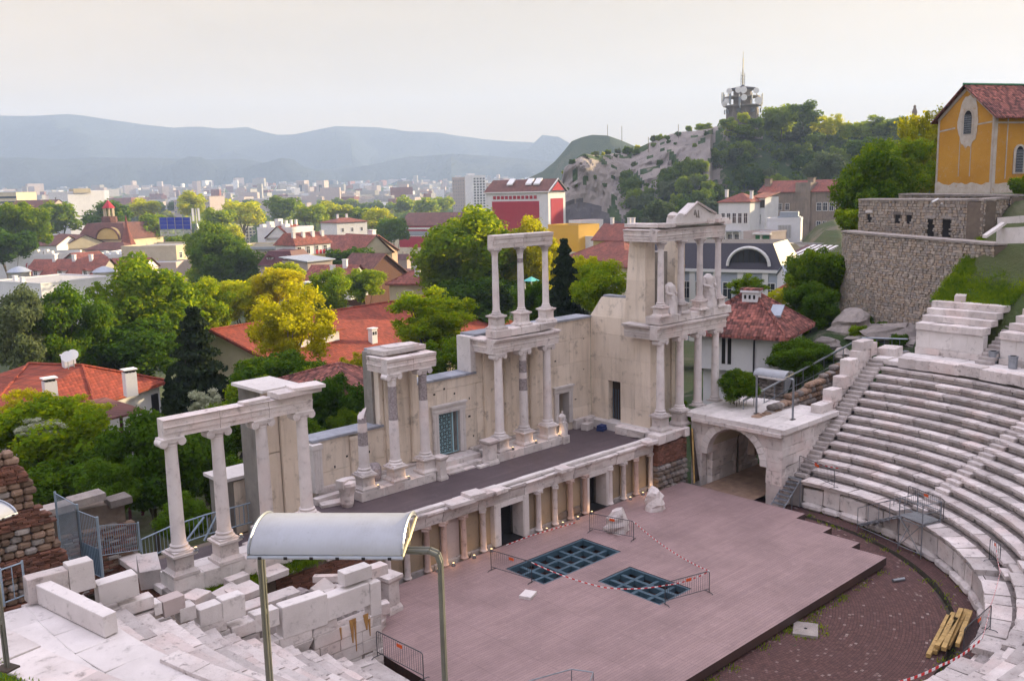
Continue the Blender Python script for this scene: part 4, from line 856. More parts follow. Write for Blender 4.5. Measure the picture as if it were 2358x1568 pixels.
for x, y, z, l in ((15.0, 35.45, 4.72, 'lit floodlight on the pedestal of the left end screen column'), (17.0, 35.45, 4.72, 'lit floodlight on the pedestal of the second screen column'), (19.0, 35.45, 4.0, 'lit floodlight by the third screen column'), (20.95, 35.4, 4.0, 'lit floodlight by the fourth screen column'), (26.95, 39.8, 3.52, 'lit floodlight beside the broken stump column'), (28.95, 39.8, 3.52, 'lit floodlight beside the mauve banded column'), (31.0, 39.95, 3.52, 'lit floodlight beside the black banded column'), (36.7, 39.8, 3.52, 'lit floodlight beside the left central porch column'), (38.65, 39.8, 3.52, 'lit floodlight beside the middle central porch column'), (40.7, 39.85, 3.52, 'lit floodlight beside the right central porch column')):
 lamp(l, x, y, z, 1.0)
# ---------------------------------------------------------------- vaulted gate at the right
G = thing('vaulted_gate', 'broad marble gate with a round arch and flat paved roof beside the seating', 'gateway', (51, 32, 0)); off = G.location
yc, rr0, zs_ = 32.15, 1.95, 1.85; gx = 48.4
nv = 17
for i in range(nv):
 a0, a1 = math.pi * i / nv, math.pi * (i + 1) / nv; r1 = rr0 + .48
 g_ = .006
 p = []
 for xx in (gx - .06, gx + .55):
  for a, r_ in ((a0 + g_, rr0), (a1 - g_, rr0), (a1 - g_, r1), (a0 + g_, r1)): p.append((xx + R.uniform(-.012, .012), yc + r_ * math.cos(a), zs_ + r_ * math.sin(a)))
 MB().add(p, [(0, 1, 2, 3), (7, 6, 5, 4), (0, 4, 5, 1), (1, 5, 6, 2), (2, 6, 7, 3), (3, 7, 4, 0)]).build('voussoir', M['slab_white'], G, world=True)
def arch_skip(x0, x1, z0, z1, L0=28.6):
 y = L0 + 0  # run goes from high y to low y
 ya, yb = 35.6 - x0, 35.6 - x1
 for yy in (ya, yb, (ya + yb) / 2):
  for zz in (z0 + .05, z1 - .05, (z0 + z1) / 2):
   if zz < zs_:
    if abs(yy - yc) < rr0 + .05: return True
   elif math.hypot(yy - yc, zz - zs_) < rr0 + .40: return True
 return False
# spandrels and jambs are cut courses behind the arch ring
def gate_face(x, ya, yb, courses, skipfn):
 z = -.5
 for h in courses:
  ys_ = [ya]
  while ys_[-1] - yb > .5:
   ys_.append(max(yb, ys_[-1] - R.uniform(.55, 1.35)))
  if ys_[-1] > yb: ys_[-1] = yb
  for a, c in zip(ys_, ys_[1:]):
   pts = [(a, c)]
   zm0, zm1 = z, z + h
   def lim(zz): return math.sqrt(max(0, (rr0 + .42) ** 2 - max(0, zz - zs_) ** 2)) if zz < zs_ + rr0 + .42 else 0
   l0, l1 = lim(zm0 + .01), lim(zm1 - .01)
   for s_ in (1, -1):
    # part of the block on this side of the opening
    lo0, lo1 = (yc + l0, yc + l1) if s_ > 0 else (yc - l0, yc - l1)
    if s_ > 0:
     top0, top1 = max(c, lo0), max(c, lo1)
     if a - top0 < .04 and a - top1 < .04: continue
     q = [(a, z), (min(a, top0), z), (min(a, top1), z + h), (a, z + h)]
     if l0 == 0 and l1 == 0 and c < yc: q = [(a, z), (max(c, yc), z), (max(c, yc), z + h), (a, z + h)] if a > yc else None
    else:
     bo0, bo1 = min(a, lo0), min(a, lo1)
     if bo0 - c < .04 and bo1 - c < .04: continue
     q = [(max(c, bo0), z), (c, z), (c, z + h), (max(c, bo1), z + h)]
     if l0 == 0 and l1 == 0 and a > yc: q = [(min(a, yc), z), (c, z), (c, z + h), (min(a, yc), z + h)] if c < yc else None
    if q is None: continue
    e = .006; d_ = R.uniform(-.015, .015)
    v = [(x + d_, y_ + (-e if k in (0, 3) else e), z_ + (e if k < 2 else -e)) for k, (y_, z_) in enumerate(q)] + [(x + .5, y_, z_) for y_, z_ in q]
    MB().add(v, [(0, 1, 2, 3), (7, 6, 5, 4), (0, 4, 5, 1), (1, 5, 6, 2), (2, 6, 7, 3), (3, 7, 4, 0)]).build('ashlar_block', M['marble'], G, world=True)
  z += h
gate_face(gx, 35.35, 28.75, (.75, .6, .85, .55, .8, .6, .6), None)
# barrel vault inside
for i in range(13):
 a0, a1 = math.pi * i / 13, math.pi * (i + 1) / 13
 for x0, x1 in ((gx + .56, gx + 2.3), (gx + 2.31, gx + 4.1), (gx + 4.11, gx + 6.0)):
  p = [(xx, yc + r_ * math.cos(a), zs_ + r_ * math.sin(a)) for xx in (x0, x1) for a, r_ in ((a0 + .004, rr0 + .02), (a1 - .004, rr0 + .02), (a1, rr0 + .4), (a0, rr0 + .4))]
  MB().add(p, [(0, 1, 2, 3), (7, 6, 5, 4), (0, 4, 5, 1), (1, 5, 6, 2), (2, 6, 7, 3), (3, 7, 4, 0)]).build('vault_stone', M['cream' if i % 3 else 'marble'], G, world=True)
for s_ in (1, -1):
 y_ = yc + s_ * (rr0 + .02)
 ashlar(G, (gx + .56, y_), (gx + 6, y_), -.4, zs_, .55, 1.3, .5 if s_ > 0 else .5, 'marble', 'jamb_stone', face=0 if s_ > 0 else -.5)
MB().box(gx + .5, gx + 6, yc + rr0 + .5, 35.5, -.5, 4.1).box(gx + .5, gx + 6, 28.95, yc - rr0 - .5, -.5, 4.1).box(gx + .5, gx + 6, yc - rr0 - .5, yc + rr0 + .5, zs_ + rr0 + .42, 4.12).build('masonry_core', M['mortar'], G, world=True)
MB().add([(gx - 1.2, yc - rr0, -.15), (gx + 9, yc - rr0, -.15), (gx + 9, yc + rr0, -.15), (gx - 1.2, yc + rr0, -.15)], [(0, 1, 2, 3)]).build('passage_floor', M['rubble'], G, world=True)
ys_ = 28.45
while ys_ < 35.7:
 y2 = min(ys_ + R.uniform(.9, 1.5), 35.75); x_ = 48.15
 while x_ < 54.6:
  x2 = min(x_ + R.uniform(1.2, 2.1), 54.7); put('roof_slab', 'slab', 'slab_white', G, ((x_ + x2) / 2 - off.x, (ys_ + y2) / 2 - off.y, 4.13), 0, (x2 - x_ - .012, y2 - ys_ - .012, .3)); x_ = x2
 ys_ = y2
for yy in (29.3, 30.6, 31.9, 33.2, 34.5): put('cornice_block', 'slab', 'marble', G, (48.32 - off.x, yy - off.y, 3.92), math.pi / 2, (1.28, .5, .22))
ashlar(G, (gx + .02, 28.72), (54.3, 28.72), -.5, 4.15, .62, 1.3, .5, 'marble', 'ashlar_block')
t = thing('passage_debris', 'white plastic board and dark trestle seen inside the vaulted passage', 'trestle', (55, 30.8, -.1)); MB().box(54.6, 55.2, 30.3, 30.36, .0, 1.2).build('board', M['frame_white'], t, world=True); MB().tube((54.9, 30.9, -.1), (55.3, 31.4, 1.3), .05).tube((55.5, 30.9, -.1), (55.3, 31.4, 1.3), .05).build('trestle_leg', M['timber_dark'], t, world=True)
# retaining wall rising beside the right stair
A = thing('stepped_side_wall', 'marble side wall rising beside the right stair and topped by big stepped blocks', 'wall', (57, 29.2, 4)); off = A.location
ashlar(A, (54.3, 28.95), (60.0, 28.95), 1.5, 8.6, .56, 1.2, .6, 'marble', 'ashlar_block', ztop=lambda s_: 4.6 + s_ * .60)
for x, z, l, h in ((53.9, 4.35, 1.5, .62), (55.2, 4.9, 1.1, .8), (56.5, 5.6, 1.2, .75), (57.3, 6.3, 1.1, 1.05), (58.6, 7.0, 1.1, .75), (59.1, 7.75, 1.5, .6), (60.0, 7.2, .9, .9)): put('top_block', 'cube', 'marble', A, (x - off.x, 29.25 - off.y, z - off.z), R.uniform(-.06, .06), (l, .75, h))
put('top_block', 'cube', 'seat', A, (61.3 - off.x, 28.4 - off.y, 6.95 - off.z), .1, (1.6, 1.2, .75)); put('top_block', 'cube', 'slab_white', A, (60.2 - off.x, 28.2 - off.y, 6.9 - off.z), 0, (1.4, 1., .3))
# big rounded rim blocks between the last row and the upper walk
T = thing('rim_blocks', 'ring of big weathered rim blocks between the top seat row and the upper walkway', 'stone blocks', E_(rad(-10), 10.2, 6.8))
arc_slabs(T, 10.0, 10.95, 7.42, .66, .9, 2.2, rad(-1), rad(-45), 'seat', 'rim_block', .10, 'cube')
arc_slabs(T, 10.0, 10.6, 7.16, .4, .9, 2.2, rad(-150), rad(-170), 'seat', 'rim_block', .04, 'cube')
def zo(ox, oy, k): return lambda x, y: ((ox + x / k) * .9825, (oy + y / k) * .9825)
Q4, Q5, Q7, QR = zo(900, 1000, 2.632), zo(1400, 1000, 2.632), zo(1800, 1100, 3.1617), zo(1800, 650, 2.6133)
QA, QF, QB, QC, QE, QL, QM = zo(0, 1000, 2.631), zo(400, 1200, 3.93), zo(850, 500, 2.613), zo(1350, 450, 2.09), zo(350, 850, 2.851), zo(0, 500, 3.137), zo(500, 500, 3.136)
# ---------------------------------------------------------------- left side wall of the seating
A = thing('broken_side_wall', 'ruined marble block wall descending along the near seats to the stage', 'wall', (14, 29.2, 3)); off = A.location
for x0, x1, z0, z1, ty in ((7.1, 8.25, 6.95, 7.9, 0), (8.26, 9.0, 6.85, 8.0, 0), (9.1, 10.3, 6.25, 7.15, 0), (9.7, 10.75, 5.75, 6.24, 0), (10.72, 10.98, 5.45, 5.95, 0), (11.0, 11.75, 5.25, 5.95, 0), (11.55, 12.1, 4.9, 5.5, 0), (12.2, 13.0, 4.45, 5.25, 0), (13.02, 13.85, 4.3, 5.3, 0), (14.15, 15.1, 3.55, 4.35, 0), (15.2, 17.05, 2.75, 4.3, 0), (17.07, 19.0, 2.9, 4.05, 0), (19.02, 19.5, 2.25, 4.0, 0), (17.95, 19.2, 4.06, 4.7, .1), (19.3, 20.1, 3.9, 4.4, .3)):
 put('wall_block', 'cube', 'pinkish' if x0 == 11.0 else R.choice(('slab_white', 'marble')), A, ((x0 + x1) / 2 - off.x, 29.22 + ty - off.y, z1 - (z1 - z0) * .8 - off.z), R.uniform(-.05, .05), (x1 - x0, .52, (z1 - z0) * .8), rx=R.uniform(-.03, .03), ry=R.uniform(-.03, .03))
def srf(x): return 1.2 + .42 * max(0, (18.7 - x)) / .77
tops = [(7, 6.9), (9.05, 6.2), (9.7, 5.7), (10.9, 5.2), (11.6, 4.9), (12.2, 4.4), (13.9, 4.1), (14.15, 3.5), (15.2, 2.7), (17.05, 2.85), (19.0, 2.2), (19.5, 2.2)]
def lin(tab, x):
 if x <= tab[0][0]: return tab[0][1]
 for a, b_ in zip(tab, tab[1:]):
  if x <= b_[0]: return a[1] + (b_[1] - a[1]) * (x - a[0]) / max(1e-6, b_[0] - a[0])
 return tab[-1][1]
ashlar(A, (7.0, 28.98), (19.5, 28.98), -.4, 7, .52, 1.15, .6, 'marble', 'wall_block', ztop=lambda s_: lin(tops, 7 + s_) + .25, zbot=lambda s_: srf(7 + s_) - .7)
ashlar(A, (19.52, 29.0), (19.52, 32.6), -.45, 2.6, .5, 1.1, .5, 'marble', 'wall_block', mats=('marble', 'seat'))
rs = stone('rust_stain', (.42, .24, .08), (.30, .15, .05), g=.5); rs_o = MB()
for x, w_, z0, z1 in ((18.1, .10, 1.9, 2.85), (18.25, .05, 1.5, 2.85), (18.75, .12, 2.2, 2.85), (18.9, .05, 1.9, 2.6), (17.6, .04, 2.2, 2.7)): rs_o.hexa([(x, 28.955, z0), (x + w_ * .4, 28.955, z0), (x + w_ * .4, 28.99, z0), (x, 28.99, z0), (x - w_, 28.955, z1), (x + w_, 28.955, z1), (x + w_, 28.99, z1), (x - w_, 28.99, z1)])
rs_o.build('rust_streak', rs, A, world=True)
# rubble ground of the collapsed left passage
b = MB(); N = 26; vs = []
for i in range(N + 1):
 for j in range(N + 1):
  x = 6.8 + 12.6 * i / N; y = 29.5 + 6.2 * j / N
  vs.append((x, y, 2.7 - 1.9 * max(0, (x - 13.5) / 6) + .9 * max(0, (10.5 - x) / 3.5) + .35 * noise.noise(Vector((x * .8, y * .8, 0)))))
b.add(vs, [(i * (N + 1) + j, (i + 1) * (N + 1) + j, (i + 1) * (N + 1) + j + 1, i * (N + 1) + j + 1) for i in range(N) for j in range(N)])
tag(b.build('rubble_ground', M['mortar'], smooth=True), kind='structure')
frs = [('squat grey marble block leaning among the ruins below the screen podium', (452, 1392), 3.0, (.95, .8, .95), .4, 0), ('tilted slab with a flat pale face beside the squat ruin block', (520, 1378), 3.1, (1.15, .9, .75), .35, .3), ('rounded flat marble slab on top of the ruined passage wall', (560, 1362), 3.35, (1.2, .9, .3), .1, .1),
 ('small pitted lump of marble above the rounded slab', (545, 1335), 3.3, (.95, .5, .35), .1, 0), ('flat broken slab just left of the canopy post foot', (628, 1318), 3.0, (1.1, .8, .28), .1, .1), ('upright pyramid-shaped white fragment in the rubble', (722, 1368), 1.9, (1.2, .7, 1.1), .5, .5),
 ('long thin marble beam lying across the rubble behind the white block', (782, 1330), 2.3, (2.3, .3, .28), -.75, 0), ('fallen flat paving slab in the rubble right of the pyramid fragment', (770, 1362), 2.0, (1.4, 1.0, .14), .2, .05), ('low worn ledge stone behind the tall wall blocks', (690, 1402), 2.2, (1.8, .8, .4), .25, 0),
 ('dark round fragment lying in the rubble hollow', (690, 1372), 2.0, (.6, .6, .5), .2, 0), ('stacked rubble stone in front of the square altar', (868, 1416), .5, (.7, .5, .45), .2, 0), ('second rubble stone stacked below the first by the altar', (880, 1398), .8, (.6, .5, .5), -.3, 0), ('small rubble stone at the wall end by the stage', (873, 1440), .1, (.5, .45, .5), .5, 0),
 ('white block lying against the brick retaining wall, left of the screen', (343, 1312), 3.5, (.85, 1.6, .85), -.3, .12), ('flat cap stones in front of the first screen pedestal', (375, 1340), 3.0, (1.2, .7, .18), -.5, 0), ('small flat stone at the foot of the first screen pedestal', (400, 1352), 2.9, (.9, .7, .25), -.6, 0), ('flat white slab by the second screen pedestal', (590, 1250), 3.1, (1.0, .8, .15), .2, 0), ('white tilted block tip by the third screen column', (640, 1180), 3.1, (.8, .6, .5), .3, .2)]
for l, (x, y), z, s_, rz_, rx_ in frs:
 p = on_z(x, y, z); t = thing('marble_fragment', l, 'stone fragment', (p.x, p.y, z - s_[2] * .5)); put('stone', 'cube', 'breccia' if 'dark' in l else 'marble', t, (0, 0, 0), rz_, s_, rx=rx_)
t = thing('passage_wall', 'ruined wall of long marble lintels over rough blocks behind the side wall', 'wall', (16, 31.5, 1.2)); o_ = t.location
ashlar(t, (12.3, 31.4), (17.6, 31.4), .3, 2.9, .55, .8, .8, 'seat', 'wall_block', mats=('seat', 'rubble_grey', 'marble')); put('lintel', 'cube', 'marble', t, (15.9 - o_.x, 31.7 - o_.y, 1.72), .0, (2.9, .75, .6)); put('lintel', 'cube', 'marble', t, (12.9 - o_.x, 31.7 - o_.y, 1.7), .1, (1.8, .75, .4))
t = thing('screen_substructure', 'weedy rough wall with brick courses below the four column screen', 'wall', (17, 36, 0)); o_ = t.location
ashlar(t, (14.0, 35.6), (21.8, 35.6), 2.35, 2.97, .3, .9, .6, 'rubble_grey', 'stone', mats=('rubble_grey', 'marble', 'mortar')); MB().box(13.95, 24, 35.8, 41, -.6, 2.75).build('rubble_core', M['mortar'], t, world=True)
ashlar(t, (18.6, 35.75), (23.9, 35.75), .9, 2.3, .10, .36, .4, 'brick', 'brick', kind='brick', jit=.03, maxn=190)
t = thing('brick_retaining_wall', 'dark brick retaining wall running back from the first screen pedestal', 'wall', (13.9, 38, .5))
ashlar(t, (13.85, 43.0), (13.85, 35.1), 1.4, 2.9, .10, .42, .5, 'brick', 'brick', kind='brick', jit=.03, maxn=260); ashlar(t, (13.8, 43.2), (13.8, 35.0), 2.9, 3.2, .3, 1.0, .9, 'rubble_grey', 'cap_stone', mats=('rubble_grey', 'marble')); MB().box(14.0, 14.4, 35.2, 43, -.5, 2.85).build('rubble_core', M['mortar'], t, world=True)
t = thing('wild_grass', None, None, (17, 35, 2.9))
# weeds on the rubble: many blades
def tufts(name, pts, h, mat, n=14, label=None):
 b = MB()
 for p in pts:
  for _ in range(n):
   a = R.uniform(0, 6.28); q = Vector(p) + Vector((R.gauss(0, .12), R.gauss(0, .12), 0)); l = h * R.uniform(.5, 1.2); d = Vector((math.cos(a), math.sin(a), 0)); u = Vector((-d.y, d.x, 0)) * .018
   b.add([q - u, q + u, q + d * l * .25 + Vector((0, 0, l * .7)) + u * .6, q + d * l * .6 + Vector((0, 0, l))], [(0, 1, 2), (0, 2, 3)])
 o = b.build(name, M[mat]); tag(o, label, 'plants', kind='stuff'); return o
sc.collection.objects.unlink(t); bpy.data.objects.remove(t)
tufts('weeds', [(R.uniform(14.2, 20.5), 35.45 - abs(R.gauss(0, .35)), 2.75) for _ in range(150)] + [(R.uniform(7, 12), R.uniform(29.8, 34), 3.0) for _ in range(30)], .3, 'leaf', 16, 'green weeds growing along the foot of the screen podium')
wp = []
for _ in range(140):
 th = -R.uniform(.0, 2.6); wp.append(E_(th, R.choice((.05, -.85, -1.3, .1)), -.55))
for _ in range(60): x = R.uniform(24, 44); wp.append((x, 20.27 - abs(R.gauss(0, .2)), -.55))
for _ in range(25): a = R.uniform(0, 6.28); wp.append(tuple(on_z(1855, 1450, -.55) + Vector((math.cos(a) * .8, math.sin(a) * .8, 0))))
tufts('weeds', wp, .12, 'leaf', 10, 'small weeds in the joints round the edge of the brick orchestra')
# concrete pier and hut behind the screen
t = thing('concrete_pier', 'tall concrete pier with pilaster strips and white top slab behind the four column screen', 'pier', (20.2, 38.5, 3)); o_ = t.location
MB().box(19.7, 21.3, 38.2, 40.3, 2.6, 10.2).build('pier_core', M['concrete'], t, world=True); MB().box(19.72, 20.45, 38.06, 38.196, 2.8, 7.2).build('front_panel', M['plaster_wall'], t, world=True); MB().box(19.72, 20.45, 38.06, 38.196, 7.25, 10.2).build('front_panel', M['plaster_wall'], t, world=True); MB().box(20.5, 21.3, 37.9, 38.196, 2.8, 10.2).build('pilaster', M['plaster_wall'], t, world=True)
put('top_slab', 'slab', 'slab_white', t, (20.3 - o_.x, 38.7 - o_.y, 7.25), .03, (2.0, 2.8, .14))
t = thing('low_concrete_pier', 'short boxy concrete pier with white slab lid behind the second screen column', 'pier', (19.3, 41.5, 2)); MB().box(18.9, 20.6, 40.9, 42.4, 1, 5.5).build('pier_core', M['concrete'], t, world=True); MB().box(19.4, 20.6, 40.82, 40.896, 2.8, 5.4).build('front_panel', M['plaster_wall'], t, world=True); MB().box(18.7, 20.8, 40.7, 42.6, 5.5, 5.66).build('top_slab', M['slab_white'], t, world=True)
# ---------------------------------------------------------------- brick ruin, low ruin, gates at the far left
RU = thing('brick_ruin', 'tall ruined wall of rough stone and orange brick bands at the left edge', 'ruin', (5, 36.8, 3)); o_ = RU.location
sil = [(-60, 990), (0, 1023), (22, 1038), (41, 1072), (67, 1098), (80, 1132), (93, 1165), (119, 1199), (131, 1244), (147, 1281), (170, 1330)]
tab = [(on_y(x, y, 36.5).x, on_y(x, y, 36.5).z) for x, y in sil]
x0_ = tab[0][0]; cnt = 0; z = 3.2
while z < 10.5:
 brickb = int((z - 3.2) / .9) % 2 == 0
 for _ in range(4 if brickb else 2):
  h = .085 if brickb else .27
  x = x0_
  while x < tab[-1][0]:
   l = R.uniform(.3, .46) if brickb else R.uniform(.28, .55)
   zt = lin(tab, x + l / 2)
   if z + h * .6 < zt and cnt < 420: put('brick' if brickb else 'stone', 'brick' if brickb else 'rub', 'brick' if brickb else R.choice(('rubble', 'rubble', 'rubble', 'rubble_grey')), RU, (x + l / 2 - o_.x, 36.62 + R.uniform(-.04, .04) - o_.y, z - o_.z), R.uniform(-.04, .04), (l - .01, .42, h)); cnt += 1
   x += l
  z += h
b = MB(); vs = []
for x, zt in tab: vs += [(x - .12, 36.75, 2), (x - .12, 36.75, zt - .18), (x - .12, 37.7, 2), (x - .12, 37.7, zt - .3)]
b.add(vs, [(4 * i + a, 4 * i + c, 4 * i + 4 + c, 4 * i + 4 + a) for i in range(len(tab) - 1) for a, c in ((0, 1), (1, 3), (3, 2))] + [(4 * len(tab) - 4, 4 * len(tab) - 3, 4 * len(tab) - 1, 4 * len(tab) - 2)]).build('rubble_core', M['mortar'], RU, world=True)
t = thing('low_ruin_wall', 'low brick and stone ruin with long cap stones behind the grey gate', 'ruin', (10, 41, 2)); o_ = t.location
a_, b_ = on_y(88, 1178, 41), on_y(312, 1205, 41)
n_ = ashlar(t, (a_.x, 41), (b_.x, 41), 1.8, a_.z - .3, .10, .42, .5, 'brick', 'brick', kind='brick', jit=.05, maxn=280, mats=('brick', 'brick', 'rubble', 'rubble_grey'))
MB().box(a_.x, b_.x - .3, 41.3, 42, 0, a_.z - .5).build('rubble_core', M['mortar'], t, world=True)
L_ = b_.x - a_.x
for f, l, dz in ((.17, .36, .02), (.52, .36, .16), (.86, .24, -.25)): put('cap_stone', 'slab', 'rubble_grey', t, (a_.x + L_ * f - o_.x, 41.3 - o_.y, a_.z - .32 + dz - o_.z), .0, (L_ * l, .9, .32), ry=-.04)
def rail_panel(name, label, a, b_, h, gap=.14, r=.012, mat='rail_paint', cat='railing', mid=(), lean=0, post=.03, sheet=None, grp=None, top2=None):
 """posts, rails and upright bars between two foot points; each bar its own part"""
 a, b_ = Vector(a), Vector(b_); t = thing(name, label, cat, a, 0, grp); d = b_ - a; L = d.length; up_ = Vector((0, 0, 1))
 for p in (Vector(), d): MB().tube(p, p + up_ * (h + .04), post).build('post', M[mat], t)
 for z_ in (h - .02, .10) + tuple(mid): MB().tube(up_ * z_, d + up_ * z_, r * 1.5).build('rail', M[mat], t)
 n = max(2, int(L / gap)); me = MB().tube((0, 0, .10), (0, 0, h - .02), r, n=4, cap=False).mesh('bar', M[mat])
 for i in range(1, n): link('bar', me, t, tuple(d * i / n))
 if sheet: nrm = Vector((-d.y, d.x, 0)).normalized() * .02; MB().add([nrm + up_ * .1, d + nrm + up_ * .1, d + nrm + up_ * sheet, nrm + up_ * sheet, nrm * 2 + up_ * .1, d + nrm * 2 + up_ * .1, d + nrm * 2 + up_ * sheet, nrm * 2 + up_ * sheet], [(3, 2, 1, 0), (4, 5, 6, 7), (0, 1, 5, 4), (1, 2, 6, 5), (2, 3, 7, 6), (3, 0, 4, 7)]).build('sheet_panel', M['steel_blue'], t)
 return t
ga, gb, gc = on_z(142, 1280, 4.6), on_z(193, 1315, 4.6), on_z(238, 1336, 4.6)
rail_panel('bar_fence', 'tall grey fence panel of close bars beside the brick ruin', ga, gb, 2.7, .12, .011, post=.05); rail_panel('bar_gate', 'tall grey barred gate with sheet steel lower half, by the retaining wall', gb, gc, 2.5, .12, .011, post=.05, sheet=1.2)
gd = on_z(324, 1270, 4.0); rail_panel('guard_rail', 'open blue-grey railing from the gate post towards the screen', gc + Vector((0, 0, .9)), gd, 1.3, .25, .012, post=.04)
pts = [on_y(x, y, 39.9) for x, y in ((325, 1242), (392, 1212), (476, 1184), (560, 1162), (640, 1140))]
t = thing('ramp_railing', 'light blue steel railing with slanting struts behind the first two screen columns', 'railing', (pts[0].x, 39.9, 3.0));
for a, c in zip(pts, pts[1:]):
 for dz in (0, -.95): MB().tube(a + Vector((0, 0, dz)), c + Vector((0, 0, dz)), .035).build('rail', M['rail_paint'], t, world=True)
 for k in range(8): q = a.lerp(c, k / 8); MB().tube(q, q - Vector((0, 0, .95)), .03 if k == 0 else .014, n=5).build('bar', M['rail_paint'], t, world=True)
for x, y, x2, y2 in ((470, 1190, 425, 1250), (500, 1184, 470, 1245)): MB().tube(on_y(x, y, 39.7), on_y(x2, y2, 39.7), .05).build('strut', M['rail_paint'], t, world=True)
ra = on_z(10, 1395, 7.1); rb = on_z(60, 1376, 7.1); rail_panel('guard_rail', 'short pale railing at the end of the near upper walkway, left edge', ra, rb, 1.15, .25, .016, 'rail_paint', post=.035)
# long balustrade block lying on the rim of the near walkway
p0, p1 = on_z(101, 1384, 7.1), on_z(258, 1462, 7.1); d_ = (p1 - p0); t = thing('balustrade_block', 'long smooth marble beam lying slantwise on the inner edge of the near walkway', 'marble beam', (p0 + p1) / 2)
o = put('beam', 'cube', 'slab_white', t, (0, 0, 0), math.atan2(d_.y, d_.x), (d_.length, .42, .62))
# turf strips
def patch(name, f, n, mat, kind='structure'):
 b = MB(); vs = [f(i / n, j / n) for i in range(n + 1) for j in range(n + 1)]
 b.add(vs, [(i * (n + 1) + j, (i + 1) * (n + 1) + j, (i + 1) * (n + 1) + j + 1, i * (n + 1) + j + 1) for i in range(n) for j in range(n)]); o = b.build(name, M[mat], smooth=True); o['kind'] = kind; return o
def turf(a, b_):
 e = E_(rad(-158) - rad(28) * a, 14.9 + 2.1 * b_); return (e.x, e.y, 9.12 + .8 * b_ + .06 * noise.noise(Vector((e.x * 2, e.y * 2, 0))))
patch('turf_strip', turf, 30, 'grass')
tufts('grass', [turf(R.random(), R.random()) for _ in range(900)], .09, 'leaf', 10, 'short turf behind the near upper wall')
def turf2(a, b_):
 e = E_(rad(1.2) - rad(9.6) * a, 16.9 + 9 * b_); return (e.x, e.y, 10.3 + 4.0 * b_ + .1 * noise.noise(Vector((e.x, e.y, 0))))
# ---------------------------------------------------------------- canopies
def canopy(label, pl, pr, foot_z, chord=1.25, rise=.42, pole=.03, cat='canopy', poles=('L', 'R'), inset=.1, mat='pole_green', feet=None):
 pl, pr = Vector(pl), Vector(pr); d = pr - pl; d.z = 0; W = d.length; rz_ = math.atan2(d.y, d.x)
 t = thing('arched_canopy', label, cat, (pl.x, pl.y, foot_z), rz_); z0 = pl.z - foot_z; n = 14
 def arc(i, out=0): a = math.pi * (.04 + .80 * i / n); return (chord * .5 * (1 - math.cos(a) * (1 + out * .02)), z0 + rise * math.sin(a) * (1 + out * .02) + .02 * out * 0)
 b = MB(); vs = []
 for th_ in (0, .02):
  for i in range(n + 1):
   y, z_ = arc(i); vs += [(0, y, z_ + th_), (W, y, z_ + th_)]
 m_ = 2 * (n + 1); fs = []
 for i in range(n): fs += [(2 * i, 2 * i + 1, 2 * i + 3, 2 * i + 2), (m_ + 2 * i, m_ + 2 * i + 2, m_ + 2 * i + 3, m_ + 2 * i + 1)]
 fs += [(2 * i, 2 * i + 2, m_ + 2 * i + 2, m_ + 2 * i) for i in range(n)] + [(2 * i + 1, m_ + 2 * i + 1, m_ + 2 * i + 3, 2 * i + 3) for i in range(n)]
 b.add(vs, fs).build('roof_sheet', M['poly'], t, True)
 s_ = W / 2.3
 for x in (0.01, W - .01):
  MB().path([(x, arc(i)[0], arc(i)[1] + .028) for i in range(n + 1)], .022 * max(.8, s_), n=5).build('edge_strip', M['galv'], t)
  y1, z1 = arc(n); y0, z0_ = arc(0); MB().tube((x, y0, z0_), (x, y1 * .98, z1 + .02), .018).tube((x, chord * .42, z0 + .02), (x, chord * .42, z0 + rise * .95), .015).tube((x, chord * .42, z0 + .05), (x, y1 * .96, z1), .012).build('end_truss', M['yellow_steel'], t)
 MB().tube((0, .0, z0 + .03), (W, .0, z0 + .03), .024).build('edge_strip', M['galv'], t)
 for k in range(6): MB().box(W * (k + .5) / 6 - .02, W * (k + .5) / 6 + .02, -.03, -.018, z0 + .01, z0 + .04).build('fixing', M['dark'], t)
 for s2, x in (('L', inset * .3), ('R', W + inset * 3.6)):
  if s2 not in poles: continue
  for dy in (.30, .38):
   if s2 == 'R': MB().path([(W - .25, chord * dy, z0 - .02), (x - .12, chord * dy, z0 - .02), (x - .03, chord * dy, z0 - .06), (x, chord * dy, z0 - .16), (x, chord * dy, 0)], pole, n=10).build('post', M[mat], t, True)
   else: MB().path([(x, chord * dy, z0 + .12), (x, chord * dy, 0)], pole, n=10).build('post', M[mat], t, True)
  for zz in (.3, .55, .8): MB().box(x - .02, x + .02, chord * .30, chord * .38, z0 * zz, z0 * zz + .06).build('spacer', M[mat], t)
  MB().box(x - .12, x + .12, chord * .18, chord * .5, 0, .03).build('base_plate', M['timber_dark'], t)
 return t
canopy('near arched translucent canopy on paired green poles, over the seats in front of the stage', at_d(570, 1288, 10.4), at_d(930, 1326, 9.9), 10.9, 1.0, .30)
f0, f1 = on_z(1746, 952, 4.43), on_z(1830, 966, 4.43); ux = (f1 - f0).normalized(); uy = Vector((-ux.y, ux.x, 0))
p0_ = f0 - ux * .12 - uy * .5; p1_ = f1 - ux * .45 - uy * .5
zc_ = 7.0; canopy('small arched translucent canopy standing on the roof of the vaulted gate', (p0_.x, p0_.y, zc_), (p1_.x, p1_.y, zc_), 4.43, 1.2, .36, .045, mat='galv')
q0, q1 = at_d(-110, 1190, 16.2), at_d(40, 1185, 16.8); canopy('arched canopy cut off by the left edge, on twin poles above the turf', (q0.x, q0.y, q1.z), (q1.x, q1.y, q1.z), q1.z - 2.65, 1.0, .18, .024, mat='pole_green', poles=('R',), inset=-.07)
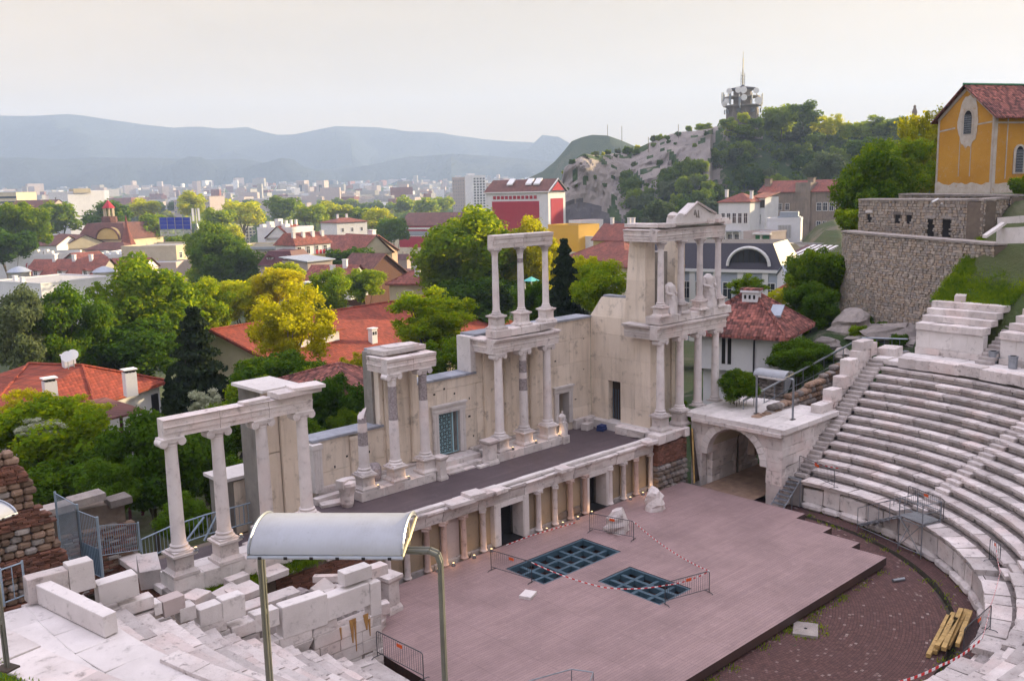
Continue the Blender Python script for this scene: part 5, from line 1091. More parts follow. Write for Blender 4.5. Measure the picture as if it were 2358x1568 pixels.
# ---------------------------------------------------------------- crowd barriers
BAR = MB().tube((0, 0, .22), (0, 0, 1.02), .009, n=4, cap=False).mesh('bar', M['dark_steel'])
def barrier(label, a, b_, z, h=1.08, sign=True, tape=False, mat='dark_steel', grp='steel crowd barriers'):
 a, b_ = Vector((*a[:2], z)), Vector((*b_[:2], z)); d = b_ - a; L = d.length; t = thing('crowd_barrier', label, 'barrier', a, math.atan2(d.y, d.x), grp)
 MB().path([(0, 0, .02), (0, 0, h - .1), (.03, 0, h - .03), (.1, 0, h), (L - .1, 0, h), (L - .03, 0, h - .03), (L, 0, h - .1), (L, 0, .02)], .020, n=6).tube((0, 0, .20), (L, 0, .20), .017).build('frame', M[mat], t)
 n = int(L / .125)
 for i in range(1, n): link('bar', BAR, t, (L * i / n, 0, 0)).scale = (1, 1, (h - .2) / .84 * 1.0)
 for x in (0.02, L - .02): MB().path([(x, -.3, 0), (x, -.22, .05), (x, .22, .05), (x, .3, 0)], .018, n=5).build('foot', M[mat], t)
 if sign: MB().box(L * .46, L * .58, -.03, -.022, h - .22, h - .08).build('sign_plate', M['sign_orange'], t)
 return t
barrier('crowd barrier standing along the near left side of the long pit', on_z(*Q4(662, 885), 0), on_z(*Q4(912, 962), 0), 0)
barrier('crowd barrier across the near right corner of the short pit, wrapped with tape', on_z(*Q5(418, 1098), 0), on_z(*Q5(690, 1022), 0), 0)
barrier('crowd barrier in front of the two white boulders by the arcade', on_z(*Q4(1270, 645), 0), on_z(*Q4(1540, 700), 0), 0)
barrier('crowd barrier leaning over the bottom seats at the end of the ruined side wall', on_z(*QF(1905, 1330), 1.22), on_z(*QF(2330, 1548), 1.22), 1.22)
barrier('crowd barrier closing the second stairway, above the scaffold platform', on_z(*Q7(1035, 262), 1.65), on_z(*Q7(1298, 372), 1.65), 1.65)
barrier('crowd barrier seen edge-on on the seats above the stacked timbers', on_z(*Q7(1642, 612), 1.65), on_z(*Q7(1715, 722), 1.22), 1.25)
barrier('crowd barrier at the third stairway right beside the stacked timbers', on_z(*Q7(1445, 1378), 1.22), on_z(*Q7(1645, 1190), 1.22), 1.22)
barrier('crowd barrier across the foot of the dark stairway by the vaulted gate', on_z(*QR(190, 1205), 1.4), on_z(*QR(405, 1280), 1.62), 1.5)
t = thing('table_frame', 'light steel table frame at the bottom edge of the stage', 'steel frame', on_z(1330, 1570, 0)); P_ = [on_z(x, y, .78) for x, y in ((1218, 1567), (1316, 1540), (1366, 1547), (1352, 1590))]
MB().path(P_ + [P_[0]], .025).build('frame', M['galv'], t, world=True)
for q in P_: MB().tube(q, (q.x, q.y, 0), .022).build('leg', M['galv'], t, world=True)
# red and white tape
def tape(label, pts, sag=.1, w_=.05, seg=.16):
 t = thing('barrier_tape', label, 'tape', pts[0], 0, 'red and white barrier tape'); r_, w2 = MB(), MB(); k = 0
 for a, b_ in zip(pts, pts[1:]):
  a, b_ = Vector(a), Vector(b_); n = max(2, int((b_ - a).length / seg)); f = lambda s_: a.lerp(b_, s_) - Vector((0, 0, sag * 4 * s_ * (1 - s_)))
  for i in range(n):
   p, q = f(i / n), f((i + 1) / n); u = Vector((0, 0, w_ / 2)); nn = Vector((-(q - p).y, (q - p).x, 0)).normalized() * .012
   for s2 in (0,): (r_ if k % 2 else w2).add([p - u, q - u, q + u, p + u, p - u + nn, q - u + nn, q + u + nn, p + u + nn], [(0, 1, 2, 3), (7, 6, 5, 4), (0, 4, 5, 1), (3, 2, 6, 7)])
   k += 1
 r_.build('red_stripes', M['tape_red'], t, world=True); w2.build('white_stripes', M['tape_white'], t, world=True)
top_ = lambda x, y, z=1.05: on_z(x, y, z)
b1r, b2l, b2r, b3r = on_z(*Q4(912, 962), 0), on_z(*Q5(418, 1098), 0), on_z(*Q5(690, 1022), 0), on_z(*Q4(1540, 700), 0)
U = Vector((0, 0, 1.06))
tape('tape sagging from the long pit barrier across the stage to the short pit barrier', [b1r + U, on_z(1390, 1352, .35), b2l + U * .9, b2r + U], .12)
tape('tape stretched from the boulder barrier to the short pit barrier', [b3r + U, b2r + U], .25)
tape('tape lying along the foot of the arcade front', [on_z(*Q4(755, 728), .06), on_z(*Q4(900, 672), .1), on_z(*Q4(1180, 590), .08)], 0)
tape('tape running along the podium top at the bottom right, past the timbers', [on_z(2030, 1578, 1.9), on_z(2170, 1530, 2.0), on_z(2262, 1470, 2.2), on_z(*Q7(1650, 1010), 2.0), on_z(*Q7(1722, 760), 1.6), on_z(*Q7(1690, 570), 1.9)], .12, .10)
tape('tape on the barrier at the foot of the dark stairway', [on_z(*QR(270, 1130), 2.4), on_z(*QR(430, 1168), 2.4)], .05)
# scaffold stair
S0 = on_z(*Q7(962, 590), -.55); S1 = on_z(*Q7(700, 478), -.55); ux = (S0 - S1).normalized(); uy = ux; t = thing('scaffold_stair', 'galvanised scaffold platform with a stair against the podium wall', 'scaffold', S0, math.atan2(ux.y, ux.x)); o_ = t
W_ = 1.5; HP = 1.85
for x in (0, W_):
 for y in (0, 1.3): MB().tube((x, y, 0), (x, y, HP + 1.05), .03).build('post', M['galv'], t)
for k in range(7): MB().box(.0, W_, .03 + .18 * k, .19 + .18 * k, HP, HP + .05).build('plank', M['galv'], t)
for z_ in (.25, HP - .1, HP + .55, HP + 1.03):
 MB().tube((0, 0, z_), (W_, 0, z_), .022).tube((W_, 0, z_), (W_, 1.3, z_), .022).tube((0, 1.3, z_), (W_, 1.3, z_), .022).build('ledger', M['galv'], t)
MB().tube((0, 0, .2), (W_, 0, HP), .02).tube((W_, 0, .2), (0, 0, HP), .02).tube((0, 0, .2), (0, 1.3, HP), .02).tube((0, 1.3, .2), (0, 0, HP), .02).build('brace', M['galv'], t)
L_ = 3.0
for y in (.1, 1.2):
 MB().tube((-.02, y, HP), (-L_, y, .35), .035).build('stringer', M['galv'], t); MB().tube((-.02, y, HP + 1.0), (-L_, y, 1.35), .025).build('handrail', M['galv'], t)
 for k in range(4): MB().tube((-L_ * (k + 1) / 4, y, HP - (HP - .35) * (k + 1) / 4 - .3), (-L_ * (k + 1) / 4, y, HP + 1.0 - (HP - .35) * (k + 1) / 4), .02).build('post', M['galv'], t)
 MB().tube((0, y, .25), (-L_ * .95, y, .3), .02).build('brace', M['galv'], t)
for k in range(8): zz = HP - (HP - .35) * (k + 1) / 8; xx = -L_ * (k + 1) / 8; MB().box(xx - .05, xx + .25, .12, 1.18, zz, zz + .04).build('tread', M['galv'], t)
t = thing('steel_steps', 'short open steel steps between the stage and the dark stairway', 'steps', (47.7, 28.4, -.3))
for k in range(7): MB().box(47.5 + .27 * k, 47.78 + .27 * k, 28.0, 28.85, .05 + .2 * k, .09 + .2 * k).build('tread', M['galv'], t, world=True)
for y in (28.0, 28.85): MB().tube((47.45, y, -.1), (49.4, y, 1.3), .035).build('stringer', M['galv'], t, world=True); MB().tube((49.3, y, -.5), (49.3, y, 1.2), .03).tube((48.4, y, -.5), (48.4, y, .6), .03).build('post', M['galv'], t, world=True)
# boulders, slab, timbers
def boulder(label, p, r, h, mat='marble', name='boulder', seed=0):
 t = thing(name, label, 'boulder' if name == 'boulder' else 'stone', p); b = MB(); n, N = 11, 6; vs = []
 for i in range(N + 1):
  k = i / N; rr_ = r * (1.05 - .55 * k ** 1.8)
  for j in range(n): a = 2 * math.pi * j / n; q = rr_ * (1 + .5 * noise.noise(Vector((math.cos(a) * 1.6 + seed, math.sin(a) * 1.6, k * 3.5)))); vs.append((q * math.cos(a), q * math.sin(a), h * k * (1 + .1 * math.cos(a + seed))))
 b.add(vs, [(i * n + j, i * n + (j + 1) % n, (i + 1) * n + (j + 1) % n, (i + 1) * n + j) for i in range(N) for j in range(n)] + [tuple(range(N * n, N * n + n)), tuple(range(n))[::-1]]).build('rock', M[mat], t); return t
boulder('rough white boulder on the stage behind the barrier near the second doorway', on_z(1420, 1222, 0), .62, 1.25, seed=1)
boulder('rough white boulder standing alone at the back corner of the stage', on_z(1508, 1172, 0), .56, 1.3, seed=4)
p = on_z(1855, 1452, -.55); t = thing('paving_slab', 'square grey slab with a dark hole set in weeds on the brick orchestra', 'stone slab', p); put('slab', 'slab', 'rubble_grey', t, (0, 0, .0), .5, (1.25, 1.05, .12)); MB().lathe([(.08, .126), (0, .126)], n=10, cap=False).build('hole', M['dark'], t)
p = on_z(2056, 1340, -.55); t = thing('short_pipe', 'short dark metal pipe lying below the stage corner', 'pipe', p); MB().tube((0, 0, .08), (.6, -.3, .08), .08, n=10).build('pipe', M['galv'], t)
p = on_z(1216, 1372, 0); t = thing('flat_stone', 'flat pale stone lying by the foot of the long pit barrier', 'stone', p); put('stone', 'slab', 'slab_white', t, (0, 0, 0), .4, (.75, .6, .14))
for q, (xa, ya, xb, yb, z_) in enumerate(((1340, 1100, 1185, 1395, -.5), (1375, 1080, 1235, 1370, -.5), (1432, 1050, 1300, 1345, -.3), (1470, 1055, 1330, 1330, -.5), (1500, 1065, 1400, 1315, -.3), (1395, 1120, 1250, 1330, -.3))):
 a, b_ = on_z(*Q7(xa, ya), z_), on_z(*Q7(xb, yb), z_); d = b_ - a
 t = thing('timber_beam', ['leftmost yellow timber of the stack by the podium, slightly apart', 'second yellow timber from the left in the stack by the podium', 'middle yellow timber lying raised on the stack by the podium', 'fourth yellow timber from the left in the stack by the podium', 'rightmost yellow timber of the stack, closest to the podium wall', 'short broken yellow timber on top of the left part of the stack'][q], 'timber', a, math.atan2(d.y, d.x), 'yellow timbers stacked on the orchestra floor')
 n = 3
 for i in range(n): link('timber_piece', MB().box(d.length * i / n + .02, d.length * (i + 1) / n - .02, -.09 + R.uniform(-.02, .02), .09, 0, .17).mesh('timber_piece', M['timber']), t)
for k in range(4):
 a = on_z(*Q7(1215 + 75 * k, 1300 - 50 * k), -.55); t = thing('bearer_block', ORD[k] + ' dark bearer block under the timber stack, counted from its far end', 'timber block', a, .3, 'dark bearers under the timber stack'); MB().box(-.4, .4, -.08, .08, 0, .06).build('block', M['timber_dark'], t)
# ================================================================ THE LAND
def sst(a, b, x): t = min(1, max(0, (x - a) / (b - a))); return t * t * (3 - 2 * t)
def terrain(x, y):
 r = math.hypot((x - EX) / EA, (y - EY) / EB) * 15
 d = math.hypot(x, y)
 city = -28.0
 # town side: terrace behind the stage, then down to the plain
 zt = -1.5 - 6.0 * sst(46, 62, y - .1 * x) ; zt = zt + (city + 7.5) * sst(85, 300, d)
 # the theatre hill to the right and behind the camera
 if y < 28.6 or x < 6:
  if r < 16.2: zc = -1.4
  elif r < 25.2: zc = .1 + .56 * (r - 16.2)
  elif r < 30.3: zc = 6.5
  else: zc = 8.6 + .56 * (r - 30.3) - .5 * sst(40, 44, r)
  zc = min(zc, 17.0)
  k = sst(30.5, 28.2, y) if x > 6 else sst(44, 30, y) * sst(-60, 0, x)
  if x < 6: zc = min(max(zc, 2.5), 17.)
  zt = zt * (1 - k) + zc * k if x > 6 else max(zt, zt * (1 - k) + zc * k)
 # slope right of the stage up to the stone walls
 s_ = sst(52, 72, x) * sst(.66, .54, y / max(x, 1))
 if y >= 28.2: zt = zt * (1 - s_) + 6.6 * s_
 # upper terrace and the old town ridge (it keeps the low sun off the theatre)
 ang = y / max(x, 1)
 u = sst(84, 93, x + .55 * (y - 34)) * sst(.535, .49, ang) * sst(150, 128, x)
 zt = zt * (1 - u) + 15.6 * u
 rdg = sst(100, 135, x) * sst(330, 200, x) * sst(.325, .25, ang)
 zt = max(zt, 15.6 + 29 * rdg + 1.5 * noise.noise(Vector((x * .03, y * .03, 0)))) if rdg > .01 else zt
 if x > 61 and y < 28 and r > 31: zt = max(zt, min(9.6 + .62 * (r - 31), 15.6 + 29 * rdg))
 return zt
def grid_land(name, x0, x1, y0, y1, st, mat, f, mi=None, mats=None):
 nx, ny = int((x1 - x0) / st), int((y1 - y0) / st)
 X = [x0 + st * i for i in range(nx + 1)]; Yv = [y0 + st * j for j in range(ny + 1)]
 vs = [(x, y, f(x, y)) for x in X for y in Yv]; fs = [(i * (ny + 1) + j, (i + 1) * (ny + 1) + j, (i + 1) * (ny + 1) + j + 1, i * (ny + 1) + j + 1) for i in range(nx) for j in range(ny)]
 me = bpy.data.meshes.new(name); me.from_pydata(vs, [], fs)
 for m in mats or [mat]: me.materials.append(m)
 if mi: me.polygons.foreach_set('material_index', [mi(*[(vs[f_[0]][k] + vs[f_[2]][k]) / 2 for k in range(3)]) for f_ in fs])
 me.polygons.foreach_set('use_smooth', [True] * len(fs)); me.update(); o = link(name, me); o['kind'] = 'structure'; return o
def tf(x, y):
 z = terrain(x, y)
 if 13.5 < x < 49 and 28 < y < 42.5: z = min(z, -1.2)
 if 48 < x < 61 and 29.5 < y < 35: z = min(z, -.6)
 if 6 < x < 14.5 and 28.6 < y < 36: z = min(z, 1.6)
 return z + .25 * noise.noise(Vector((x * .35, y * .35, 3))) * (1 if x > 50 or y > 45 else .2)
grid_land('hill_ground', -40, 130, -20, 110, 1.6, M['slope'], tf, mi=lambda x, y, z: 1 if (x > 60 and y < 27.5) or z < -3 else 0, mats=[M['slope'], M['ground']])
grid_land('town_ground', -190, 430, -330, 520, 10, M['ground'], lambda x, y: (terrain(x, y) if not (-38 < x < 128 and -18 < y < 108) else terrain(x, y) - 3.0))
def pz(d): return -28.3 + .024 * max(0, d - 900)
def plain(az0, az1, r0, r1, z, name, mat):
 b = MB(); n = 60; rs_ = [r0, 600, 900, 1800, 3000, 5000]; vs = []
 for i in range(n + 1):
  a = az0 + (az1 - az0) * i / n
  for r_ in rs_: vs.append((r_ * math.cos(a), r_ * math.sin(a), pz(r_)))
 m = len(rs_); return tag(b.add(vs, [(i * m + j, i * m + j + 1, (i + 1) * m + j + 1, (i + 1) * m + j) for i in range(n) for j in range(m - 1)]).build(name, mat), kind='structure')
plain(0, 2 * math.pi, 5, 9000, -28.3, 'plain', M['plain'])
# turf beside the upper rows, with a broken block row
patch('turf_bank', turf2, 24, 'grass')
tufts('grass', [turf2(R.random(), R.random()) for _ in range(2600)], .24, 'leaf', 9, 'long grass on the bank above the right seats')
for l, x, y, s_ in (('long marble block lying on the turf above the right seats', 2212, 695, (1.5, .7, .5)), ('tall broken marble block standing at the edge of the turf bank', 2240, 690, (.9, .7, .8)), ('thin broken marble tip leaning on the turf bank', 2252, 682, (.3, .3, .7))):
 p = on_z(x, y, 10.4); t = thing('marble_fragment', l, 'stone fragment', p); put('stone', 'cube', 'marble', t, (0, 0, 0), .3, s_)
# ---------------------------------------------------------------- right: ramp with rubble wall and railing
t = thing('rubble_ramp_wall', 'brown rubble wall climbing behind the gate roof', 'wall', on_y(1780, 960, 31.2)); a_, b_ = on_y(1745, 968, 31.2), on_y(1930, 850, 31.2)
L_ = b_.x - a_.x; ashlar(t, (a_.x, 31.2), (b_.x + 1.5, 31.2), 2.8, b_.z + .8, .34, .5, .6, 'rubble', 'stone', kind='rub', jit=.04, mats=('rubble', 'rubble', 'rubble_grey'), ztop=lambda s_: a_.z + (b_.z - a_.z) * s_ / L_ + .1)
MB().add([(a_.x, 31.4, 2), (b_.x + 1.5, 31.4, 2), (b_.x + 1.5, 31.4, b_.z + .1), (a_.x, 31.4, a_.z - .2), (a_.x, 31.9, 2), (b_.x + 1.5, 31.9, 2), (b_.x + 1.5, 31.9, b_.z + .1), (a_.x, 31.9, a_.z - .2)], [(3, 2, 1, 0), (4, 5, 6, 7), (0, 1, 5, 4), (1, 2, 6, 5), (2, 3, 7, 6), (3, 0, 4, 7)]).build('rubble_core', M['mortar'], t, world=True)
pts = [on_y(x, y, 33.2) for x, y in ((1712, 922), (1850, 850), (1985, 778))] + [at_d(2090, 781, 74)]
t = thing('ramp_handrail', 'long brown-grey handrail with glass-like steel infill climbing beside the rubble wall', 'railing', pts[0])
for a, c in zip(pts, pts[1:]):
 MB().tube(a, c, .075).build('handrail', M['timber_dark'] if 0 else M['galv'], t, world=True); MB().tube(a - Vector((0, 0, .9)), c - Vector((0, 0, .9)), .03).build('rail', M['galv'], t, world=True)
 for k in range(6): q = a.lerp(c, k / 6); MB().tube(q, q - Vector((0, 0, 1.3)), .035, n=5).build('post', M['galv'], t, world=True)
pts = [on_y(x, y, 34.6) for x, y in ((1745, 905), (1835, 862), (1870, 862))]
t = thing('ramp_handrail', 'shorter second handrail behind the small canopy', 'railing', pts[0])
for a, c in zip(pts, pts[1:]):
 MB().tube(a, c, .05).build('handrail', M['galv'], t, world=True)
 for k in range(3): q = a.lerp(c, k / 3); MB().tube(q, q - Vector((0, 0, 1.2)), .03, n=5).build('post', M['galv'], t, world=True)
# ---------------------------------------------------------------- stone retaining walls
def stonewall(label, P, zb, name='stone_retaining_wall', sz=.34, h=.21, mats=('rubble_grey', 'rubble'), thick=1.2, holes=(), capz=.14):
 """P: list of (Vector top) going left to right; stones joined as one real-geometry part"""
 t = thing(name, label, 'stone wall', P[0]); rnd_ = random.Random(len(label))
 groups = [MB() for _ in range(4)]; core = MB(); cap = MB()
 for a, b_ in zip(P, P[1:]):
  d = Vector((b_.x - a.x, b_.y - a.y, 0)); L = d.length; d /= L; nn = Vector((d.y, -d.x, 0))
  z = min(zb); top = lambda s_: a.z + (b_.z - a.z) * s_ / L
  core.hexa([(a.x, a.y, zb[0]), (b_.x, b_.y, zb[1]), (b_.x - nn.x * thick, b_.y - nn.y * thick, zb[1]), (a.x - nn.x * thick, a.y - nn.y * thick, zb[0]), (a.x, a.y, a.z - .1), (b_.x, b_.y, b_.z - .1), (b_.x - nn.x * thick, b_.y - nn.y * thick, b_.z - .1), (a.x - nn.x * thick, a.y - nn.y * thick, a.z - .1)])
  while z < max(a.z, b_.z):
   hh = h * rnd_.uniform(.75, 1.3); s_ = -rnd_.uniform(0, sz)
   while s_ < L:
    l = sz * rnd_.uniform(.6, 1.6); s0, s1 = max(0, s_), min(L, s_ + l); s_ += l
    if s1 - s0 < .06 or z + hh * .6 > top((s0 + s1) / 2) or any(h0 < (s0 + s1) / 2 < h1 and z0 < z + hh / 2 < z1 for h0, h1, z0, z1 in holes): continue
    pr = rnd_.uniform(.02, .12); g = .02; c = [a + d * s0 + Vector((0, 0, z - a.z)), a + d * s1 + Vector((0, 0, z - a.z))]
    j = lambda: rnd_.uniform(-.05, .05)
    o_ = [c[0] + d * g, c[1] - d * g, c[1] - d * g + Vector((0, 0, hh - g)), c[0] + d * g + Vector((0, 0, hh - g))]
    f_ = [q + nn * pr + d * j() * .8 + Vector((0, 0, j() * .7)) for q in o_]; f_ = [q.lerp((f_[0] + f_[2]) / 2, .10) for q in f_]
    groups[rnd_.randrange(4)].add([*[q - nn * .05 for q in o_], *f_], [(4, 5, 6, 7), (0, 1, 5, 4), (1, 2, 6, 5), (2, 3, 7, 6), (3, 0, 4, 7)])
   z += hh
  cap.extr([(.16, -.02), (.16, capz), (-thick, capz + .01), (-thick, -.02)], a - Vector((0, 0, .02)), b_ - Vector((0, 0, .02)), nn)
 for i, g in enumerate(groups):
  if g.v: o = g.build('stone', WALLM[i], t, world=True); o['kind'] = 'stuff'
 core.build('rubble_core', M['mortar'], t, world=True); cap.build('coping', M['rubble_grey'], t, world=True); return t
WALLM = [stone('wall_stone_%s' % n_, c1, c2, g=.35, sc1=1.7, bump=1.) for n_, c1, c2 in (('a', (.46, .40, .345), (.35, .30, .255)), ('b', (.52, .445, .375), (.42, .345, .29)), ('c', (.38, .34, .31), (.30, .265, .24)), ('d', (.45, .36, .28), (.34, .27, .215)))]
wl0 = at_d(1962, 537, 87); wl1 = at_d(2292, 549, 76); wlm = at_d(1941, 533, 89.5); wlm.z = wl0.z; wl1.z = wl0.z - .3
stonewall('tall curved retaining wall of small grey and tan stones below the chapel', [wlm, wl0, wl1], (5.0, 5.0))
b0 = at_d(2292, 596, 74.5); b1 = at_d(2345, 640, 72)
stonewall('lower stepped end of the stone retaining wall beside the turf bank', [Vector((wl1.x - .2, wl1.y - .6, wl1.z - 1.8)), Vector((b0.x + .6, b0.y - 1.6, wl1.z - 3.2))], (7., 8.))
ul, ur = at_d(1979, 461, 92), at_d(2266, 462, 81)
L_ = math.hypot(ur.x - ul.x, ur.y - ul.y)
def hole(x0, x1, y0, y1):
 f0, f1 = (x0 - 1979) / 287 * L_, (x1 - 1979) / 287 * L_; dd = 92 - 11 * (x0 - 1979) / 287; return (f0, f1, at_d(x0, y1, dd).z, at_d(x0, y0, dd).z)
hs_ = [hole(2004, 2014, 490, 512), hole(2075, 2086, 494, 515), hole(2103, 2114, 495, 517), hole(2151, 2166, 502, 545), hole(2185, 2202, 503, 545)]
t = stonewall('upper stone terrace wall with small square windows and two doorways', [ul, ur], (wl0.z - .4, wl0.z - .6), holes=hs_, mats=('rubble_grey',))
d_ = Vector((ur.x - ul.x, ur.y - ul.y, 0)).normalized(); nn = Vector((d_.y, -d_.x, 0))
for i, (h0, h1, z0, z1) in enumerate(hs_):
 p, q = ul + d_ * h0 + nn * .03, ul + d_ * h1 + nn * .03
 MB().add([(p.x, p.y, z0), (q.x, q.y, z0), (q.x, q.y, z1), (p.x, p.y, z1)], [(0, 1, 2, 3)]).build('opening', M['dark'], t, world=True)
 lm = MB().extr([(-.03, 0), (.10, 0), (.10, .22), (-.03, .22)], Vector((p.x, p.y, z1)) - d_ * .2, Vector((q.x, q.y, z1)) + d_ * .2, nn); lm.build('lintel', M['slab_white' if i == 0 else 'rubble_grey'], t, world=True)
ue = at_d(2340, 462, 88); ue.z = ur.z + .1
stonewall('darker side face of the upper stone terrace wall receding under the chapel', [ur, Vector((ue.x, ue.y, ur.z))], (wl0.z - 1, wl0.z - 1))
e1 = at_d(2072, 449, 96); e2 = at_d(2330, 452, 86); stonewall('thin top course of stone wall directly under the chapel turf', [e1, Vector((e2.x, e2.y, e1.z - .1))], (ur.z - .5, ur.z - .5), h=.2)
p = at_d(2296, 516, 75.5); q = at_d(2362, 512, 72); t = thing('white_parapet', 'white parapet slab with steps at the right edge below the stone terrace', 'parapet', p); MB().extr([(0, 0), (.3, 0), (.3, .45), (0, .45)], p, q, (-.7, -.7, 0)).build('slab', M['slab_white'], t, world=True); MB().extr([(0, -1.4), (.2, -1.4), (.2, -.3), (0, -.3)], p, q, (-.7, -.7, 0)).build('lower_slab', M['slab_white'], t, world=True)
p = at_d(2262, 548, 74); q = at_d(2308, 516, 75); t = thing('sloping_coping', 'pale sloping coping stones stepping down from the white parapet', 'coping', p); MB().extr([(0, 0), (.5, 0), (.5, .2), (0, .2)], p, q, (-.6, -.8, 0)).build('slab', M['slab_white'], t, world=True)
for i, (x, y) in enumerate(((2146, 466), (2168, 470))):
 t = thing('security_camera', ['white bullet camera on a bracket on the upper stone wall', 'small white floodlight on the upper stone wall beside the camera'][i], 'camera' if i == 0 else 'floodlight', at_d(x, y, 84)); MB().tube((0, 0, 0), (.5, -.3, .25), .09).build('housing', M['frame_white'], t); MB().tube((0, 0, 0), (0, .3, -.3), .03).build('bracket', M['galv'], t)
for i, (x, y, r_, h_) in enumerate(((1962, 705, 1.6, 1.9), (2022, 752, 1.4, .9), (2062, 765, 2.2, 1.3), (2050, 790, 2.6, 1.2), (1905, 775, 1.2, .8), (2110, 742, 1.0, .6), (1940, 760, .8, .8), (2085, 720, .7, .5))):
 p = at_d(x, y, 82 - i); p.z = tf(p.x, p.y) - .3; boulder(['grey rock outcrop at the left foot of the stone wall', 'pale rock slab in the weedy slope below the stone wall', 'broad ribbed rock on the slope above the seating', 'lowest bare rock beside the handrail top', 'light flat rock among bushes left of the slope', 'small pale rock right of the ribbed rock', 'small grey rock in the middle of the weedy slope', 'pale stone lying close under the stone wall'][i], p, r_, h_, 'rock' if 0 else 'rubble_grey', seed=i)
# ---------------------------------------------------------------- chapel
C0, CL = at_d(2281, 447, 98), at_d(2153, 445, 103); C0.z = CL.z = (C0.z + CL.z) / 2
ex = Vector((C0.x - CL.x, C0.y - CL.y, 0)); WG = ex.length; ex /= WG; ey = Vector((-ex.y, ex.x, 0))
if ey.dot(Vector((C0.x, C0.y, 0))) < 0: ey = -ey
CH = thing('ochre_chapel', 'ochre plastered chapel with peeling white trim, arched windows and old tiled gable roof', 'chapel', (CL.x, CL.y, CL.z), math.atan2(ex.y, ex.x)); DEP = 16.; HE = at_d(2281, 262, 98).z - C0.z; HA = at_d(2222, 197, 100).z - C0.z
b = MB(); pr = [(0, .0), (WG, .0), (WG, HE), (WG / 2, HA), (0, HE)]
b.add([(x, 0, z) for x, z in pr] + [(x, DEP, z) for x, z in pr], [(0, 1, 2, 3, 4), (9, 8, 7, 6, 5), (1, 6, 7, 2), (0, 4, 9, 5), (0, 5, 6, 1)]).build('wall', M['ochre'], CH)
for y0_, y1_, m_ in ((0, DEP, 'a'),):
 for s2 in (-1, 1):
  sl_l = math.hypot(WG / 2, HA - HE); ov = .55
  xe = WG / 2 + s2 * (WG / 2 + ov); ze = HE - ov * (HA - HE) / (WG / 2)
  MB().add([(WG / 2, -.45, HA + .12), (xe, -.45, ze + .12), (xe, DEP + .3, ze + .12), (WG / 2, DEP + .3, HA + .12), (WG / 2, -.45, HA - .02), (xe, -.45, ze - .02), (xe, DEP + .3, ze - .02), (WG / 2, DEP + .3, HA - .02)], [(0, 1, 2, 3), (7, 6, 5, 4), (0, 4, 5, 1), (1, 5, 6, 2), (2, 6, 7, 3)]).build('roof', M['tile_old'], CH)
MB().tube((WG / 2, -.5, HA + .14), (WG / 2, DEP, HA + .14), .12).build('ridge_flashing', M['green_roof'], CH)
peel = stone('peeling_white', (.56, .51, .46), (.44, .37, .30), grime=(.42, .23, .08), g=.9, sc1=1.5)
b = MB()
def band(x0, z0, x1, z1, w_=.12, y=-.03):
 d = Vector((x1 - x0, 0, z1 - z0)).normalized(); n_ = Vector((-d.z, 0, d.x)) * w_ / 2; a, c = Vector((x0, y, z0)), Vector((x1, y, z1)); q = [a - n_, c - n_, c + n_, a + n_]; b.add(q + [v + Vector((0, -y, 0)) for v in q], [(0, 1, 2, 3), (0, 4, 5, 1), (1, 5, 6, 2), (2, 6, 7, 3), (3, 7, 4, 0)])
band(.12, 0, .12, HE, .24); band(WG - .12, 0, WG - .12, HE, .22, -.035); band(.24, HE * .83, WG * .32, HE * .86, .14); band(WG * .68, HE * .88, WG - .3, HE * .9, .14); band(WG * .42, 1.6, WG * .42, HE * .75, .08); band(WG * .62, 1.6, WG * .62, HE * .7, .08)
band(0, HE - .2, WG / 2, HA - .25, .3, -.04); band(WG / 2, HA - .25, WG, HE - .2, .3, -.04); b.build('plaster_trim', peel, CH)
b = MB(); vs = []; n = 40
for i in range(n):
 x = WG * i / (n - 1); vs += [(x, -.05, 0), (x, -.05, .95 + .22 * noise.noise(Vector((x * 1.3, 5, 0))) + .1 * math.sin(x * 3))]
b.add(vs, [(2 * i, 2 * i + 2, 2 * i + 3, 2 * i + 1) for i in range(n - 1)]); vs = []
for i in range(n):
 y = DEP * i / (n - 1); vs += [(WG + .05, y, 0), (WG + .05, y, .9 + .3 * noise.noise(Vector((y * .9, 9, 0))))]
b.add(vs, [(2 * i, 2 * i + 2, 2 * i + 3, 2 * i + 1) for i in range(n - 1)]); b.build('base_plaster', peel, CH)
b = MB(); band(0, 0, 0, 0.01)
def archwin(cx_, z0, w_, h_, T_, face='g', y0_=0):
 t_ = link('window', None, T_)
 if face == 's': t_.rotation_euler = (0, 0, math.pi / 2); t_.location = (WG + .02, y0_, 0)
 n = 16; out = [(cx_ - w_, z0), (cx_ + w_, z0)] + [(cx_ + w_ * math.cos(math.pi * i / n), z0 + h_ + w_ * math.sin(math.pi * i / n)) for i in range(n + 1)]
 MB().add([(x, -.07, z) for x, z in out] + [(x, 0, z) for x, z in out], [tuple(range(len(out)))] + [(i, (i + 1) % len(out), len(out) + (i + 1) % len(out), len(out) + i) for i in range(len(out))]).build('frame', peel, t_)
 k = .62; o2 = [(cx_ + (x - cx_) * k, z0 + .15 + (z - z0) * .88) for x, z in out]
 MB().add([(x, -.08, z) for x, z in o2], [tuple(range(len(o2)))]).build('pane', M['dark'], t_)
 g = MB()
 for i in range(-3, 4): g.tube((cx_ + i * w_ * .18, -.11, z0 + .2), (cx_ + i * w_ * .18, -.11, z0 + h_ + w_ * .3), .02, n=4)
 for i in range(8): zz = z0 + .2 + i * h_ / 8; g.tube((cx_ - w_ * .6, -.11, zz), (cx_ + w_ * .6, -.11, zz), .02, n=4)
 g.build('window_grille', M['galv'], t_)
